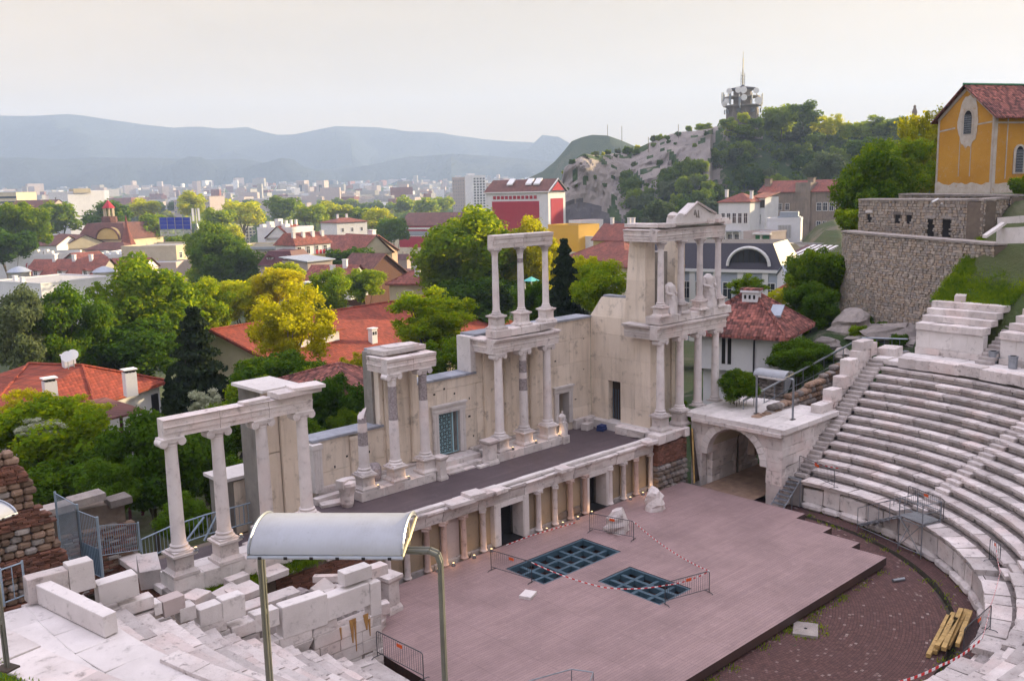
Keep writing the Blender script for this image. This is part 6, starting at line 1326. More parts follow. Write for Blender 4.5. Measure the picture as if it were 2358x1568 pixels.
b = MB(); n = 26; cx_, cz_ = WG * .55, HE * .93; ov_ = [(cx_ + 1.25 * math.cos(2 * math.pi * i / n) * (1 + .08 * math.sin(5 * i)), cz_ + 2.4 * math.sin(2 * math.pi * i / n) * (1 + .06 * math.cos(3 * i))) for i in range(n)]
b.add([(x, -.045, z) for x, z in ov_], [tuple(range(n))]).build('plaster_trim', peel, CH)
archwin(cx_, cz_ - 1.3, .75, 1.7, CH); archwin(3.1, HE * .24, .7, 2.0, CH, 's'); archwin(10, HE * .24, .7, 2.0, CH, 's')
b = MB()
for y in (2.6, 8, 13): b.box(WG, WG + .04, y - 1.1, y - 1., 1.3, HE)
b.box(WG, WG + .05, 0, DEP, HE - .9, HE - .75).box(WG, WG + .06, 0, .35, 0, HE).build('plaster_trim', peel, CH)
t = thing('distant_monument', 'small dark statue on a pointed base showing above the trees left of the chapel', 'monument', at_d(2104, 305, 420)); MB().lathe([(3, 0), (2.2, 3), (1.6, 5), (1.2, 6)], n=8).build('base', M['rubble_grey'], t); MB().lathe([(.9, 6), (1.1, 8), (.7, 9.2), (.5, 9.6), (.6, 10.3), (.1, 10.8)], n=8).build('figure', M['mortar'], t)
# ---------------------------------------------------------------- rocky hill with mast
SKY_ = [(1180, 452), (1230, 448), (1272, 440), (1292, 425), (1300, 390), (1318, 372), (1345, 356), (1372, 362), (1400, 356), (1430, 352), (1475, 337), (1520, 316), (1560, 303), (1600, 300), (1640, 292), (1670, 283), (1712, 279), (1750, 280), (1800, 290), (1880, 296), (1960, 306), (2050, 312), (2160, 318), (2300, 315), (2500, 330), (2800, 400), (3000, 440)]
FR = [(1180, 470), (1290, 545), (1430, 555), (1560, 560), (1700, 560), (2500, 560), (3000, 540)]
def d_of(x): return 395 + 12 * math.sin(x * .01) + (25 if x > 1640 else 0)
def hillpt(x, t):
 """t: 0 foot, 1 skyline, up to 1.6 behind"""
 ys_, yf = lin(SKY_, x), lin(FR, x); d0 = d_of(x); cl = sst(1460, 1330, x)  # cliff on the left side
 d1 = d0 + (35 if cl > .5 else 35 + 55 * (1 - cl) ); d1 = d0 + 38 + 60 * (1 - cl)
 if t <= 1:
  zz0 = at_d(x, yf, d0).z; zz1 = at_d(x, ys_, d1).z
  tt = t; prof = (1 - (1 - tt) ** (2.6 * cl + 1.15 * (1 - cl)))
  d = d0 + (d1 - d0) * t; z = zz0 + (zz1 - zz0) * prof
 else:
  d = d1 + (t - 1) * 120; z = at_d(x, ys_, d1).z - (t - 1) * 50
 p = at_d(x, 450, d); v = Vector((p.x * .03, p.y * .03, z * .03))
 e = min(1, 3.2 * t * (1 - t)) if t < 1 else 0
 rk = sst(1700, 1600, x)
 n1 = noise.fractal(v * 1.6, .9, 2.2, 5); n2 = abs(noise.noise(v * 3.1)); n3 = noise.cell_vector(Vector((p.x * .05, p.y * .05, z * .11)))
 n4 = abs(noise.noise(v * 9)); dd = d - e * (6.0 * n1 + 6.5 * n2 + 3.2 * n4) * (.35 + .9 * rk) - e * rk * 3.0 * n3.x
 q = at_d(x, 450, dd); return Vector((q.x, q.y, z + e * (2.0 * n1 + 1.6 * n3.y * rk)))
NXH, NTH = 300, 52
vs, fs, mi = [], [], []
XH = [1180 + (3000 - 1180) * (i / NXH) ** 1.5 for i in range(NXH + 1)]
for x in XH:
 for j in range(NTH + 1): vs.append(hillpt(x, 1.7 * j / NTH))
for i in range(NXH):
 for j in range(NTH):
  fs.append((i * (NTH + 1) + j, (i + 1) * (NTH + 1) + j, (i + 1) * (NTH + 1) + j + 1, i * (NTH + 1) + j + 1))
  x, t_ = XH[i], 1.7 * (j + .5) / NTH; c = vs[i * (NTH + 1) + j]
  n_ = noise.noise(Vector((x * .012, t_ * 3, 1))) + .5 * noise.noise(Vector((x * .05, t_ * 9, 4)))
  rockp = (x < 1450 and t_ < 1.02) or (1400 < x < 1640 - 130 * n_ and t_ > .42 + .3 * n_ and t_ < 1.05) or (1680 < x < 1750 and .8 < t_ < 1.0 and n_ > 0)
  dk = x < 1432 and t_ < .20 + .09 * n_
  mi.append(2 if dk else (1 if rockp and n_ > -.5 and noise.noise(Vector((x * .045, t_ * 14, 7))) > -.42 else 0))
me = bpy.data.meshes.new('rocky_hill'); me.from_pydata(vs, [], fs)
for m in (M['slope'], M['rock'], stone('dark_cliff', (.13, .12, .13), (.07, .065, .075), grime=(.30, .27, .26), g=.5, sc1=.12, bump=1., bd=.5, gsc=.3)): me.materials.append(m)
me.polygons.foreach_set('material_index', mi); me.polygons.foreach_set('use_smooth', [False] * len(fs)); me.update(); o = link('rocky_hill', me); o['kind'] = 'structure'
def hillmass(name, pts, d, back, mat, seed, foot=430, rough=8):
 b = MB(); n, m = 110, 22; vs = []; x0, x1 = pts[0][0], pts[-1][0]
 for i in range(n + 1):
  x = x0 + (x1 - x0) * i / n; top = lin(pts, x)
  for j in range(m + 1):
   t = j / m
   z1 = at_d(x, top, d).z; zf = -28.5
   if t < .6: u = t / .6; dd = d - back * (1 - u); z = zf + (z1 - zf) * (u ** 1.25)
   else: u = (t - .6) / .4; dd = d + back * u; z = z1 - (z1 - zf) * u ** 1.5
   p = at_d(x, 430, dd); e = 1 - abs(t - .6) / .6; e = max(0, min(1, (1 - e) * 3)) * (1 if 0 < t < 1 else 0)
   z += rough * e * noise.fractal(Vector((p.x, p.y, seed * 100)) * (3.2 / back), 1., 2.1, 5); vs.append((p.x, p.y, z))
 b.add(vs, [(i * (m + 1) + j, (i + 1) * (m + 1) + j, (i + 1) * (m + 1) + j + 1, i * (m + 1) + j + 1) for i in range(n) for j in range(m)]); o = b.build(name, M[mat], smooth=True); o['kind'] = 'structure'; return o
M['wood'] = grassm('wooded_slope', (.028, .055, .018), (.05, .075, .025), (.09, .10, .05), .05, 3.)
M['far_hill'] = grassm('far_mountain', (.015, .034, .034), (.026, .046, .042), (.055, .075, .06), .004, 60.)
hillmass('wooded_hill', [(1120, 440), (1180, 430), (1210, 412), (1250, 393), (1278, 370), (1300, 345), (1318, 322), (1340, 313), (1365, 307), (1400, 309), (1430, 320), (1460, 333), (1490, 345), (1540, 365), (1650, 400)], 1250, 190, 'wood', 2, rough=7)
mts = [(-700, 300), (-400, 280), (-200, 268), (0, 262), (100, 264), (180, 261), (260, 270), (340, 283), (400, 291), (460, 288), (540, 297), (575, 293), (660, 310), (740, 296), (775, 288), (850, 290), (960, 300), (1060, 312), (1150, 320), (1220, 328), (1290, 338), (1400, 350), (1700, 365), (2100, 370), (2600, 380), (3000, 400)]
hillmass('mountains', mts, 5200, 900, 'far_hill', 5, rough=170)
hillmass('foothills', [(-700, 350), (-300, 352), (0, 362), (150, 364), (260, 360), (400, 364), (560, 366), (680, 386), (760, 394), (850, 378), (950, 360), (1040, 352), (1150, 360), (1300, 372), (1500, 385), (2000, 392), (2600, 400)], 4100, 650, 'far_hill', 8, rough=110)
# mast tower on the hill
p = at_d(1709, 290, 452); T = thing('mast_tower', 'squat octagonal stone tower hung with dishes, with a tall lattice mast on the rocky hill', 'communications tower', p)
zz = lambda y: at_d(1709, y, 452).z - p.z
MB().lathe([(7.6, zz(300)), (7.3, zz(245))], n=8).build('base_storey', M['rubble_grey'], T); MB().lathe([(8.8, zz(246)), (8.8, zz(243))], n=8).build('balcony_slab', M['concrete'], T)
MB().lathe([(4.2, zz(242)), (4.2, zz(208))], n=8).build('upper_storey', M['rubble_grey'], T); MB().lathe([(8.2, zz(226)), (8.2, zz(223))], n=8).build('gallery', M['concrete'], T); MB().lathe([(6.8, zz(208)), (6.8, zz(205)), (1.0, zz(199)), (.4, zz(196))], n=8).build('roof', M['slate_roof'], T)
for k in range(14): a = R.uniform(0, 6.28); rr_ = R.choice((8.4, 9.4)); z_ = zz(R.uniform(212, 240)); MB().tube((rr_ * math.cos(a), rr_ * math.sin(a), z_ - 2.5), (rr_ * math.cos(a), rr_ * math.sin(a), z_ + 2.5), .28, n=5).build('panel_antenna', M['galv'], T)
vd = Vector((-p.x, -p.y, 0)).normalized(); vr = Vector((-vd.y, vd.x, 0))
for dx_, y, r_ in ((-33, 236, 1.7), (-2, 212, 1.5), (9, 211, 1.4), (-3, 229, 1.4), (33, 234, 1.2), (-28, 214, 1.3), (28, 212, 1.3), (38, 240, 1.2)):
 c = vr * (-dx_ * .21) * -1; c = -vr * (dx_ * .21); q = c + vd * (math.sqrt(max(0, 81 - (dx_ * .21) ** 2)) * .9 + .2) + Vector((0, 0, zz(y))); MB().tube(q, q + vd * .7, r_ * .8, r_, n=14).build('dish', M['frame_white'], T)
MB().tube((0, 0, zz(200)), (0, 0, zz(160)), .40, .3, n=6).tube((0, 0, zz(160)), (0, 0, zz(135)), .25, n=5).tube((0, 0, zz(135)), (0, 0, zz(120)), .10, n=4).build('mast', M['yellow_steel'], T)
for y in (190, 183, 175): MB().tube((-1.6, 0, zz(y)), (1.6, 0, zz(y)), .15).tube((-1.5, 0, zz(y) - 1.4), (-1.5, 0, zz(y) + 1.4), .15).tube((1.5, 0, zz(y) - 1.4), (1.5, 0, zz(y) + 1.4), .15).build('cross_antenna', M['galv'], T)
for i in range(8):
 a = math.pi / 8 + i * math.pi / 4; c, s_ = math.cos(a) * 8.1, math.sin(a) * 8.1; MB().box(-1, 1, -.12, .12, 0, 2).build('window', M['glass'], T).matrix_local = Matrix.Translation((c, s_, zz(262))) @ Matrix.Rotation(a + math.pi / 2, 4, 'Z')
for i, (x, y0_, y1_) in enumerate(((1399, 310, 288), (1432, 322, 291), (1493, 335, 316), (1562, 303, 287))):
 d = 1250 if i < 2 else 430; p = at_d(x, y0_, d); t = thing('thin_mast', ['thin short mast on the wooded hill, left one', 'thin tall mast on the wooded hill, right one', 'thin pole on the rock ledge left of the mast tower', 'thin pole among bushes on the rocky hill crest'][i], 'mast', p); MB().tube((0, 0, -3), (0, 0, at_d(x, y1_, d).z - p.z), .5 if i < 2 else .15, n=4).build('pole', M['mortar'], t)
# ================================================================ TREES
def crown_mesh(name, seed, nleaf, size, blobs=26, spread=.62, br=(.26, .42), airy=0., conifer=False):
 g = np.random.default_rng(seed)
 if conifer:
  t = g.random(nleaf) ** .75; z = 1 - 2 * t; rad_ = .12 + .95 * t ** .85; lay = .75 + .25 * np.cos(t * 60)
  a = g.random(nleaf) * 2 * np.pi; arm = np.round(a / (2 * np.pi) * 13) / 13 * 2 * np.pi + t * 9; a = arm + g.normal(0, .16, nleaf)
  rr_ = rad_ * lay * (g.random(nleaf) ** .45); C = np.stack([rr_ * np.cos(a), rr_ * np.sin(a), z - rr_ * .22], 1); N_ = C * [1, 1, .3] + g.normal(0, .5, (nleaf, 3))
 else:
  d = g.normal(0, 1, (blobs, 3)); d /= np.linalg.norm(d, axis=1)[:, None]; B = d * (spread * g.random((blobs, 1)) ** .45); B[:, 2] *= .95; rb = g.uniform(br[0], br[1], blobs)
  k = g.choice(blobs, nleaf, p=rb ** 2 / (rb ** 2).sum()); n = g.normal(0, 1, (nleaf, 3)); n /= np.linalg.norm(n, axis=1)[:, None]
  rad_ = rb[k] * (1 + g.normal(0, .10 + airy, nleaf)) * (.45 + .55 * g.random(nleaf) ** .35)
  C = B[k] + n * rad_[:, None]; N_ = n + g.normal(0, .55, (nleaf, 3))
 N_ /= np.linalg.norm(N_, axis=1)[:, None]
 up_ = g.normal(0, 1, (nleaf, 3)); U = np.cross(N_, up_); U /= np.linalg.norm(U, axis=1)[:, None]; V = np.cross(N_, U)
 s_ = size * g.uniform(.6, 1.4, (nleaf, 1))
 P = np.concatenate([C - U * s_, C - V * s_ * .62, C + U * s_, C + V * s_ * .62], 1).reshape(-1, 3)
 me = bpy.data.meshes.new(name); me.vertices.add(nleaf * 4); me.vertices.foreach_set('co', P.ravel()); me.loops.add(nleaf * 4); me.loops.foreach_set('vertex_index', np.arange(nleaf * 4)); me.polygons.add(nleaf); me.polygons.foreach_set('loop_start', np.arange(nleaf) * 4); me.polygons.foreach_set('loop_total', np.full(nleaf, 4)); me.materials.append(M['leaf']); me.update(); return me
CR = {'near': [crown_mesh('crown', 10 + i, 27000, .035, 75, .80, (.12, .27), .06) for i in range(3)], 'airy': [crown_mesh('crown', 20 + i, 13000, .034, 70, .84, (.08, .2), .2) for i in range(2)],
 'mid': [crown_mesh('crown', 30 + i, 5200, .066, 34, .72, (.18, .34), .06) for i in range(4)], 'far': [crown_mesh('crown', 40 + i, 1300, .13, 12, .58, (.3, .5)) for i in range(4)],
 'spruce': [crown_mesh('crown', 50, 14000, .04, conifer=True)]}
def trunk_mesh(seed):
 r_ = random.Random(seed); b = MB(); b.tube((0, 0, 0), (.02, 0, .45), .05, .038, 7).tube((.02, 0, .45), (0, .03, .8), .038, .02, 6)
 for k in range(7):
  a = r_.uniform(0, 6.28); z_ = r_.uniform(.35, .7); l = r_.uniform(.25, .42); q = Vector((math.cos(a) * l * .6, math.sin(a) * l * .6, z_ + l * .6)); b.tube((.01, 0, z_), q, .02, .012, 5); b.tube(q, q + Vector((math.cos(a + .5) * .12, math.sin(a + .5) * .12, .16)), .012, .005, 4)
 return b.mesh('trunk', M['bark'])
TRK = [trunk_mesh(i) for i in range(4)]
def tree(label, cx, cy, rx, ry, d, kind='near', mat='leaf', group=None, name='tree', bark=None, cat='tree', gz=None, simple=False):
 c = at_d(cx, cy, d); sx_ = rx / FPX * d; sz_ = ry / FPX * d
 g = terrain(c.x, c.y) if gz is None else gz
 g = min(g, c.z - sz_ * .8)
 t = thing(name, label, cat, (c.x, c.y, g), R.uniform(0, 6.28), group); ms = CR[kind]; o = link('crown', ms[R.randrange(len(ms))], t, (0, 0, c.z - g)); o.scale = (sx_ * R.uniform(1.1, 1.25), sx_ * R.uniform(1.1, 1.25), sz_ * 1.12)
 o.material_slots[0].link = 'OBJECT'; o.material_slots[0].material = M[mat];
 if not simple:
  h = (c.z - g + sz_ * .2) / 1.05; k = link('trunk', TRK[R.randrange(4)], t); ww = min(h * .5, sx_ * 1.3); k.scale = (ww, ww, h)
  k.material_slots[0].link = 'OBJECT'; k.material_slots[0].material = M[bark or 'bark']
 return t
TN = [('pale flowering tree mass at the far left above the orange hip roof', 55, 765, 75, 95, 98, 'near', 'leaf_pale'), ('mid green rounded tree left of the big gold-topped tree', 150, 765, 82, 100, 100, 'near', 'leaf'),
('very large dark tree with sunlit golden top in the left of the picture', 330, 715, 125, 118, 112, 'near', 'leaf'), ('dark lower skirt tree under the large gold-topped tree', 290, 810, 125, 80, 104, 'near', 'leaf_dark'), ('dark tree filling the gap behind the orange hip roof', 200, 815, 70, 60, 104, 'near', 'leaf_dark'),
('yellow-green tree standing right of the large dark tree', 475, 715, 75, 75, 118, 'near', 'leaf_light'), ('bright yellow-green tree in front of the small white house', 560, 690, 68, 55, 128, 'near', 'leaf_light'), ('golden tree crown rising above the red roof ridge', 640, 660, 60, 50, 122, 'near', 'leaf_backlit'),
('airy golden orange tree in front of the long red roof', 668, 745, 95, 95, 92, 'airy', 'leaf_backlit'), ('green undergrowth tree below the airy golden tree', 650, 875, 105, 72, 78, 'near', 'leaf'), ('dark green tree between the screen and the small porch', 770, 940, 75, 90, 66, 'near', 'leaf_dark'), ('green tree just behind the screen entablature', 590, 930, 75, 70, 64, 'near', 'leaf'),
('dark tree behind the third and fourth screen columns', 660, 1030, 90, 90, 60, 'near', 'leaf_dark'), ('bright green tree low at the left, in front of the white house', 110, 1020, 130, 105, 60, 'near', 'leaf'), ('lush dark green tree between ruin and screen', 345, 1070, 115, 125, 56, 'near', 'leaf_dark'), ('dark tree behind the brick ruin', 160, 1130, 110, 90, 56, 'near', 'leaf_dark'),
('airy orange-green sapling in front of the orange hip roof', 70, 935, 55, 42, 66, 'airy', 'leaf_backlit'), ('yellow-green sapling right of the rooftop chimney', 180, 950, 62, 36, 64, 'airy', 'leaf_light'), ('bright yellow-green tree behind the small porch', 990, 720, 102, 68, 92, 'airy', 'leaf_light'), ('green lower part tree behind the bright yellow-green one', 985, 770, 90, 60, 96, 'near', 'leaf_light'), ('thin branched tree between the two porches', 1015, 825, 62, 60, 82, 'airy', 'leaf'),
('huge round plane tree in the middle of the picture, golden on its right side', 1095, 592, 142, 115, 145, 'near', 'leaf'), ('lower crown of dark trees under the plane tree', 1120, 690, 110, 70, 138, 'near', 'leaf_dark'), ('golden tree right of the plane tree, behind the slender columns', 1225, 590, 75, 90, 142, 'near', 'leaf_backlit'), ('dark green tree between the slender columns and the tower', 1240, 705, 55, 60, 100, 'near', 'leaf'),
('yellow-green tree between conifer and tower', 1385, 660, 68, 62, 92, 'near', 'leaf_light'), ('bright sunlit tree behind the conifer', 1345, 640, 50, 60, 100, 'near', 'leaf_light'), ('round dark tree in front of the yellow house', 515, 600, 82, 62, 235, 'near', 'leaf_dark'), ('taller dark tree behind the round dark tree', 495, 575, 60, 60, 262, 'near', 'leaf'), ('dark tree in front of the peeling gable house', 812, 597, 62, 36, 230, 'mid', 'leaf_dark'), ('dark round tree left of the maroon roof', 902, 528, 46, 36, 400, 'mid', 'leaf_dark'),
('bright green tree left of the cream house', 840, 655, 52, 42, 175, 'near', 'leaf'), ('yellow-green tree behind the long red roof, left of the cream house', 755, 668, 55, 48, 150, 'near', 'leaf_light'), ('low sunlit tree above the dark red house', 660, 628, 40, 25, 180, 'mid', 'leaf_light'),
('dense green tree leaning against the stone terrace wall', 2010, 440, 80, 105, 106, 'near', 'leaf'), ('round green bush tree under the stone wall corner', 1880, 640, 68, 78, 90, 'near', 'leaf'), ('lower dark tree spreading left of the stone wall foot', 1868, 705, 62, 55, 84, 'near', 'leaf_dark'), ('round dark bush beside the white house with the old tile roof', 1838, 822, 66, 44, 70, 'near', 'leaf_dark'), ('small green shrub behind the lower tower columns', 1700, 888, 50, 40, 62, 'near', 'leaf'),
('tall airy yellow tree beside the chapel', 2125, 345, 62, 100, 150, 'airy', 'leaf_backlit'), ('yellow-green tree behind the terrace wall tree', 2085, 385, 60, 75, 140, 'airy', 'leaf_light'), ('bush growing in front of the pale blue house', 1722, 660, 45, 30, 85, 'airy', 'leaf'), ('little tree on top of the stone wall corner', 1955, 505, 34, 30, 95, 'mid', 'leaf'), ('tree crown filling the space between the first two screen columns', 480, 1070, 70, 90, 62, 'near', 'leaf_dark'), ('dark tree behind the low concrete pier', 560, 1130, 60, 80, 58, 'near', 'leaf_dark'), ('dark foliage above the low ruin wall', 250, 1120, 70, 60, 52, 'near', 'leaf_dark'), ('bush below the railing behind the first screen column', 420, 1190, 60, 50, 48, 'near', 'leaf_dark'), ('dense tree between the facade low wall and the spruce', 540, 985, 80, 70, 68, 'near', 'leaf'), ('tree hiding the yard of the maroon house', 860, 960, 60, 60, 72, 'near', 'leaf_dark'), ('green tree over the low facade wall', 800, 985, 45, 50, 64, 'near', 'leaf'), ('sunlit bush below the small white gable', 1800, 680, 30, 20, 100, 'airy', 'leaf_light'),
('dark gold tree group at the left edge of the park', 40, 525, 62, 62, 330, 'near', 'leaf'), ('lower dark tree at the left edge of the park', 20, 565, 50, 40, 300, 'mid', 'leaf_dark'), ('bush at the foot of the chapel right corner', 2350, 430, 22, 26, 92, 'mid', 'leaf'), ('low bush left of the brown doorway house', 815, 850, 40, 40, 82, 'airy', 'leaf_backlit'), ('sunlit small tree in front of the stucco wall of the long red roof', 800, 900, 50, 50, 74, 'near', 'leaf'), ('green tree behind the low wall at the left of the facade', 720, 900, 60, 60, 76, 'near', 'leaf_light')]
for a in TN:
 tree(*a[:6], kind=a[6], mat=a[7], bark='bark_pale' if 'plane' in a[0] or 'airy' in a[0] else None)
tree('dark shaggy spruce with hanging branches in front of the long red roof', 455, 855, 92, 130, 82, 'spruce', 'needle', name='spruce_tree'); tree('dark slender conifer right of the slender columns', 1300, 655, 56, 95, 96, 'spruce', 'needle', name='conifer_tree')
tree('small dark conifer by the white wall of the orange hip roof house', 392, 925, 30, 60, 68, 'spruce', 'needle', name='conifer_tree')
tree('white blossoming bush beside the spruce', 470, 925, 36, 34, 72, 'airy', 'flower', name='flowering_bush', cat='bush'); tree('white blossoming bush low at the left edge', 95, 985, 50, 22, 58, 'airy', 'flower', name='flowering_bush', cat='bush'); tree('pale blossoming tree at the foot of the rocky hill', 1520, 490, 36, 34, 330, 'mid', 'leaf_pale')
# park trees of the plain, each its own
gl = {'leaf': 'green park tree among many in the town', 'leaf_light': 'sunlit yellow-green park tree among many in the town', 'leaf_dark': 'dark park tree among many in the town'}
def park(x, y, r_, d, mt):
 tree(gl[mt], x, y, r_, r_ * R.uniform(.6, .8), d, 'mid' if d < 700 else 'far', mt, 'park and street trees of the town', simple=d > 560, gz=-28)
for k in range(105):
 x = R.uniform(-20, 1010); f = R.random(); y = 482 + 60 * f ** 1.3 - .02 * x; d = 47 * FPX / max(20, (y + 30 - (461 - .029 * x)))
 d = min(d, 1100); park(x, y, R.uniform(15, 29) * (.75 + .6 * f), d * .93, R.choice(('leaf', 'leaf_light', 'leaf', 'leaf_dark', 'leaf_light')))
for x, y, r_, d, m_ in ((560, 490, 52, 560, 'leaf_light'), (650, 478, 42, 620, 'leaf'), (715, 492, 48, 540, 'leaf_light'), (770, 492, 40, 560, 'leaf_light'), (500, 505, 40, 470, 'leaf'), (345, 525, 45, 430, 'leaf'), (250, 500, 50, 480, 'leaf'), (130, 505, 50, 470, 'leaf'), (80, 505, 45, 470, 'leaf_light'), (330, 480, 36, 650, 'leaf_light'), (440, 470, 42, 650, 'leaf_light'), (530, 540, 30, 420, 'leaf_light'), (870, 505, 40, 520, 'leaf_light'), (830, 500, 34, 560, 'leaf'), (980, 475, 34, 760, 'leaf_light'), (930, 470, 30, 800, 'leaf'), (1020, 470, 26, 800, 'leaf_light'), (465, 640, 40, 240, 'leaf_light'), (420, 560, 30, 330, 'leaf')):
 park(x, y, r_, d, m_)
# woods on the rocky hill
hl = 'tree of the wooded hillside below the mast tower'
for k in range(175):
 if k < 140: x = 1440 + 760 * R.random() ** .9
 else: x = R.uniform(1290, 1650)
 t = R.random()
 if x < 1650 and t > .38 and k < 140: t *= .5
 if k >= 140: t = R.choice((R.uniform(.86, 1.0), R.uniform(.3, .95)))
 if x < 1425 and k < 140: continue
 p = hillpt(x, t); d = math.hypot(p.x, p.y); r_ = (R.uniform(17, 31) if k < 140 else R.uniform(5, 11)) / FPX * d
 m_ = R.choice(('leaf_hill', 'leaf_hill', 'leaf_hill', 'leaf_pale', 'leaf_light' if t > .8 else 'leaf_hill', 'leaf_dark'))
 o = thing('tree', hl if k < 140 else 'small shrub clinging to the bare rock of the hill', 'tree' if k < 140 else 'shrub', (p.x, p.y, p.z - .5), R.uniform(0, 6.28), 'trees on the rocky hill' if k < 140 else 'shrubs on the bare rock')
 c = link('crown', CR['mid'][R.randrange(4)], o, (0, 0, r_ * .75)); c.scale = (r_, r_, r_ * R.uniform(.75, 1.1)); c.material_slots[0].link = 'OBJECT'; c.material_slots[0].material = M[m_]
hp = []
while len(hp) < 330:
 x = 1425 + 900 * R.random(); t = R.random() * 1.02
 if x < 1650 and t > .42 + .1 * math.sin(x * .05): continue
 hp.append((x, t))
g_ = np.random.default_rng(5); kq = 85; base = np.repeat(np.array([tuple(hillpt(x, t)) for x, t in hp]), kq, 0); o_ = g_.normal(0, 1, (len(base), 3)); o_ /= np.linalg.norm(o_, axis=1)[:, None]; rr_ = np.repeat(g_.uniform(1.6, 3.6, len(hp)), kq)[:, None]
def leafcloud(name, C, o_, s_, mat, label):
 n = len(C); U = np.cross(o_, g_.normal(0, 1, (n, 3))); U /= np.linalg.norm(U, axis=1)[:, None]; V = np.cross(o_, U); P = np.concatenate([C - U * s_, C - V * s_ * .7, C + U * s_, C + V * s_ * .7], 1).reshape(-1, 3)
 me = bpy.data.meshes.new(name); me.vertices.add(n * 4); me.vertices.foreach_set('co', P.ravel()); me.loops.add(n * 4); me.loops.foreach_set('vertex_index', np.arange(n * 4)); me.polygons.add(n); me.polygons.foreach_set('loop_start', np.arange(n) * 4); me.polygons.foreach_set('loop_total', np.full(n, 4)); me.materials.append(M[mat]); me.update(); tag(link(name, me), label, 'undergrowth', kind='stuff')
leafcloud('hill_undergrowth', base + o_ * rr_ * [1, 1, .8] + [0, 0, 1.2], o_, rr_ * .2, 'leaf_hill', 'bushy undergrowth between the trees of the rocky hill')
for l, x, y, rx, ry, m_ in (('leafy tree in front of the mast tower', 1712, 298, 30, 16, 'leaf_hill'), ('leafy tree hiding the left foot of the mast tower', 1676, 284, 18, 13, 'leaf_hill'), ('leafy tree hiding the right foot of the mast tower', 1742, 283, 18, 14, 'leaf_hill'), ('tall dark tree group on the skyline right of the mast tower', 1800, 272, 42, 34, 'leaf_hill'), ('tree on the skyline with a broad crown, further right', 1850, 262, 36, 28, 'leaf_hill'), ('round skyline tree far right of the mast tower', 1955, 300, 22, 24, 'leaf_light'), ('open-branched tree high on the skyline', 2010, 295, 42, 26, 'leaf_hill'), ('second open-branched skyline tree near the chapel', 2050, 290, 40, 24, 'leaf_hill'), ('feathery skyline tree between the dark group and the round one', 1905, 285, 34, 24, 'leaf_light'), ('sunlit tree in front of the mast tower base', 1712, 272, 17, 16, 'leaf_light'), ('shrub crown on the crest left of the mast tower', 1685, 290, 18, 12, 'leaf_light'), ('bush group on the rock crest', 1620, 292, 22, 10, 'leaf_hill'), ('low tree on the crest right of the tower', 1762, 285, 22, 18, 'leaf_hill'), ('tree on the slope below the chapel side', 1990, 345, 40, 30, 'leaf_hill'), ('broad tree low on the hillside above the brown facade', 1900, 385, 46, 34, 'leaf_pale')):
 tree(l, x, y, rx, ry, 438 if 'mast tower' in l and 1660 < x < 1750 else 470 if y < 330 else 400, 'airy' if 'open' in l or 'feathery' in l else 'mid', m_, gz=at_d(x, y + ry * 1.3, 470).z)
# shrubs on the weedy slope and the hidden ridge
for k in range(34):
 x, y = R.uniform(56, 78), R.uniform(31, 52)
 z = terrain(x, y); r_ = R.uniform(.4, 1.1); o = thing('shrub', 'low green shrub', 'shrub', (x, y, z), 0, 'shrubs on the rocky slope'); c = link('crown', CR['mid'][R.randrange(4)], o, (0, 0, r_ * .4)); c.scale = (r_, r_, r_ * .7); c.material_slots[0].link = 'OBJECT'; c.material_slots[0].material = M[R.choice(('leaf', 'leaf_dark'))]
LM = {'the mast tower': (1709, 250), 'the bare rock face': (1560, 400), 'the dark cliff': (1360, 450), 'the white villa': (1690, 480), 'the brown tenement': (1850, 470), 'the round arched building': (1805, 525), 'the chapel': (2200, 330), 'the stone terrace wall': (2060, 500), 'the red and white hall': (1200, 470), 'the maroon hall': (980, 510), 'the yellow house': (730, 590), 'the stepped townhouse': (640, 525), 'the blue billboard': (405, 520), 'the domed hall': (235, 540), 'the white hotel block': (140, 465), 'the twin towers': (714, 430), 'the apartment pair': (440, 465), 'the dormer house': (140, 635), 'the peeling gable': (870, 565), 'the white tower block': (1080, 440), 'the plane tree': (1095, 590), 'the brown roof house': (105, 560), 'the cream house': (930, 660), 'the small white villa': (810, 508)}
def autolabel(items, noun):
 g = {}
 for o, mat_ in items:
  d = Vector(o.location) - Vector((0, 0, CAMZ)); d = np.array(d); w_ = d @ FW
  if w_ < 1: continue
  px, py = CX + FPX * (d @ RI) / w_, CY - FPX * (d @ UP) / w_
  k = min(LM, key=lambda n_: (LM[n_][0] - px) ** 2 + (LM[n_][1] - py) ** 2); dx, dy = px - LM[k][0], py - LM[k][1]
  s_ = ('right of' if dx > 0 else 'left of') if abs(dx) > abs(dy) else ('below' if dy > 0 else 'above')
  g.setdefault((k, s_, mat_), []).append((dx * dx + dy * dy, o))
 for (k, s_, m_), l in g.items():
  l.sort(key=lambda q: q[0])
  for i, (_, o) in enumerate(l): o['label'] = '%s %s %s %s' % ('%s %s' % (ORD[min(i, 46)] + ' nearest', m_), noun, s_, k) if len(l) > 1 else 'the only %s %s directly %s %s' % (m_, noun, s_, k)
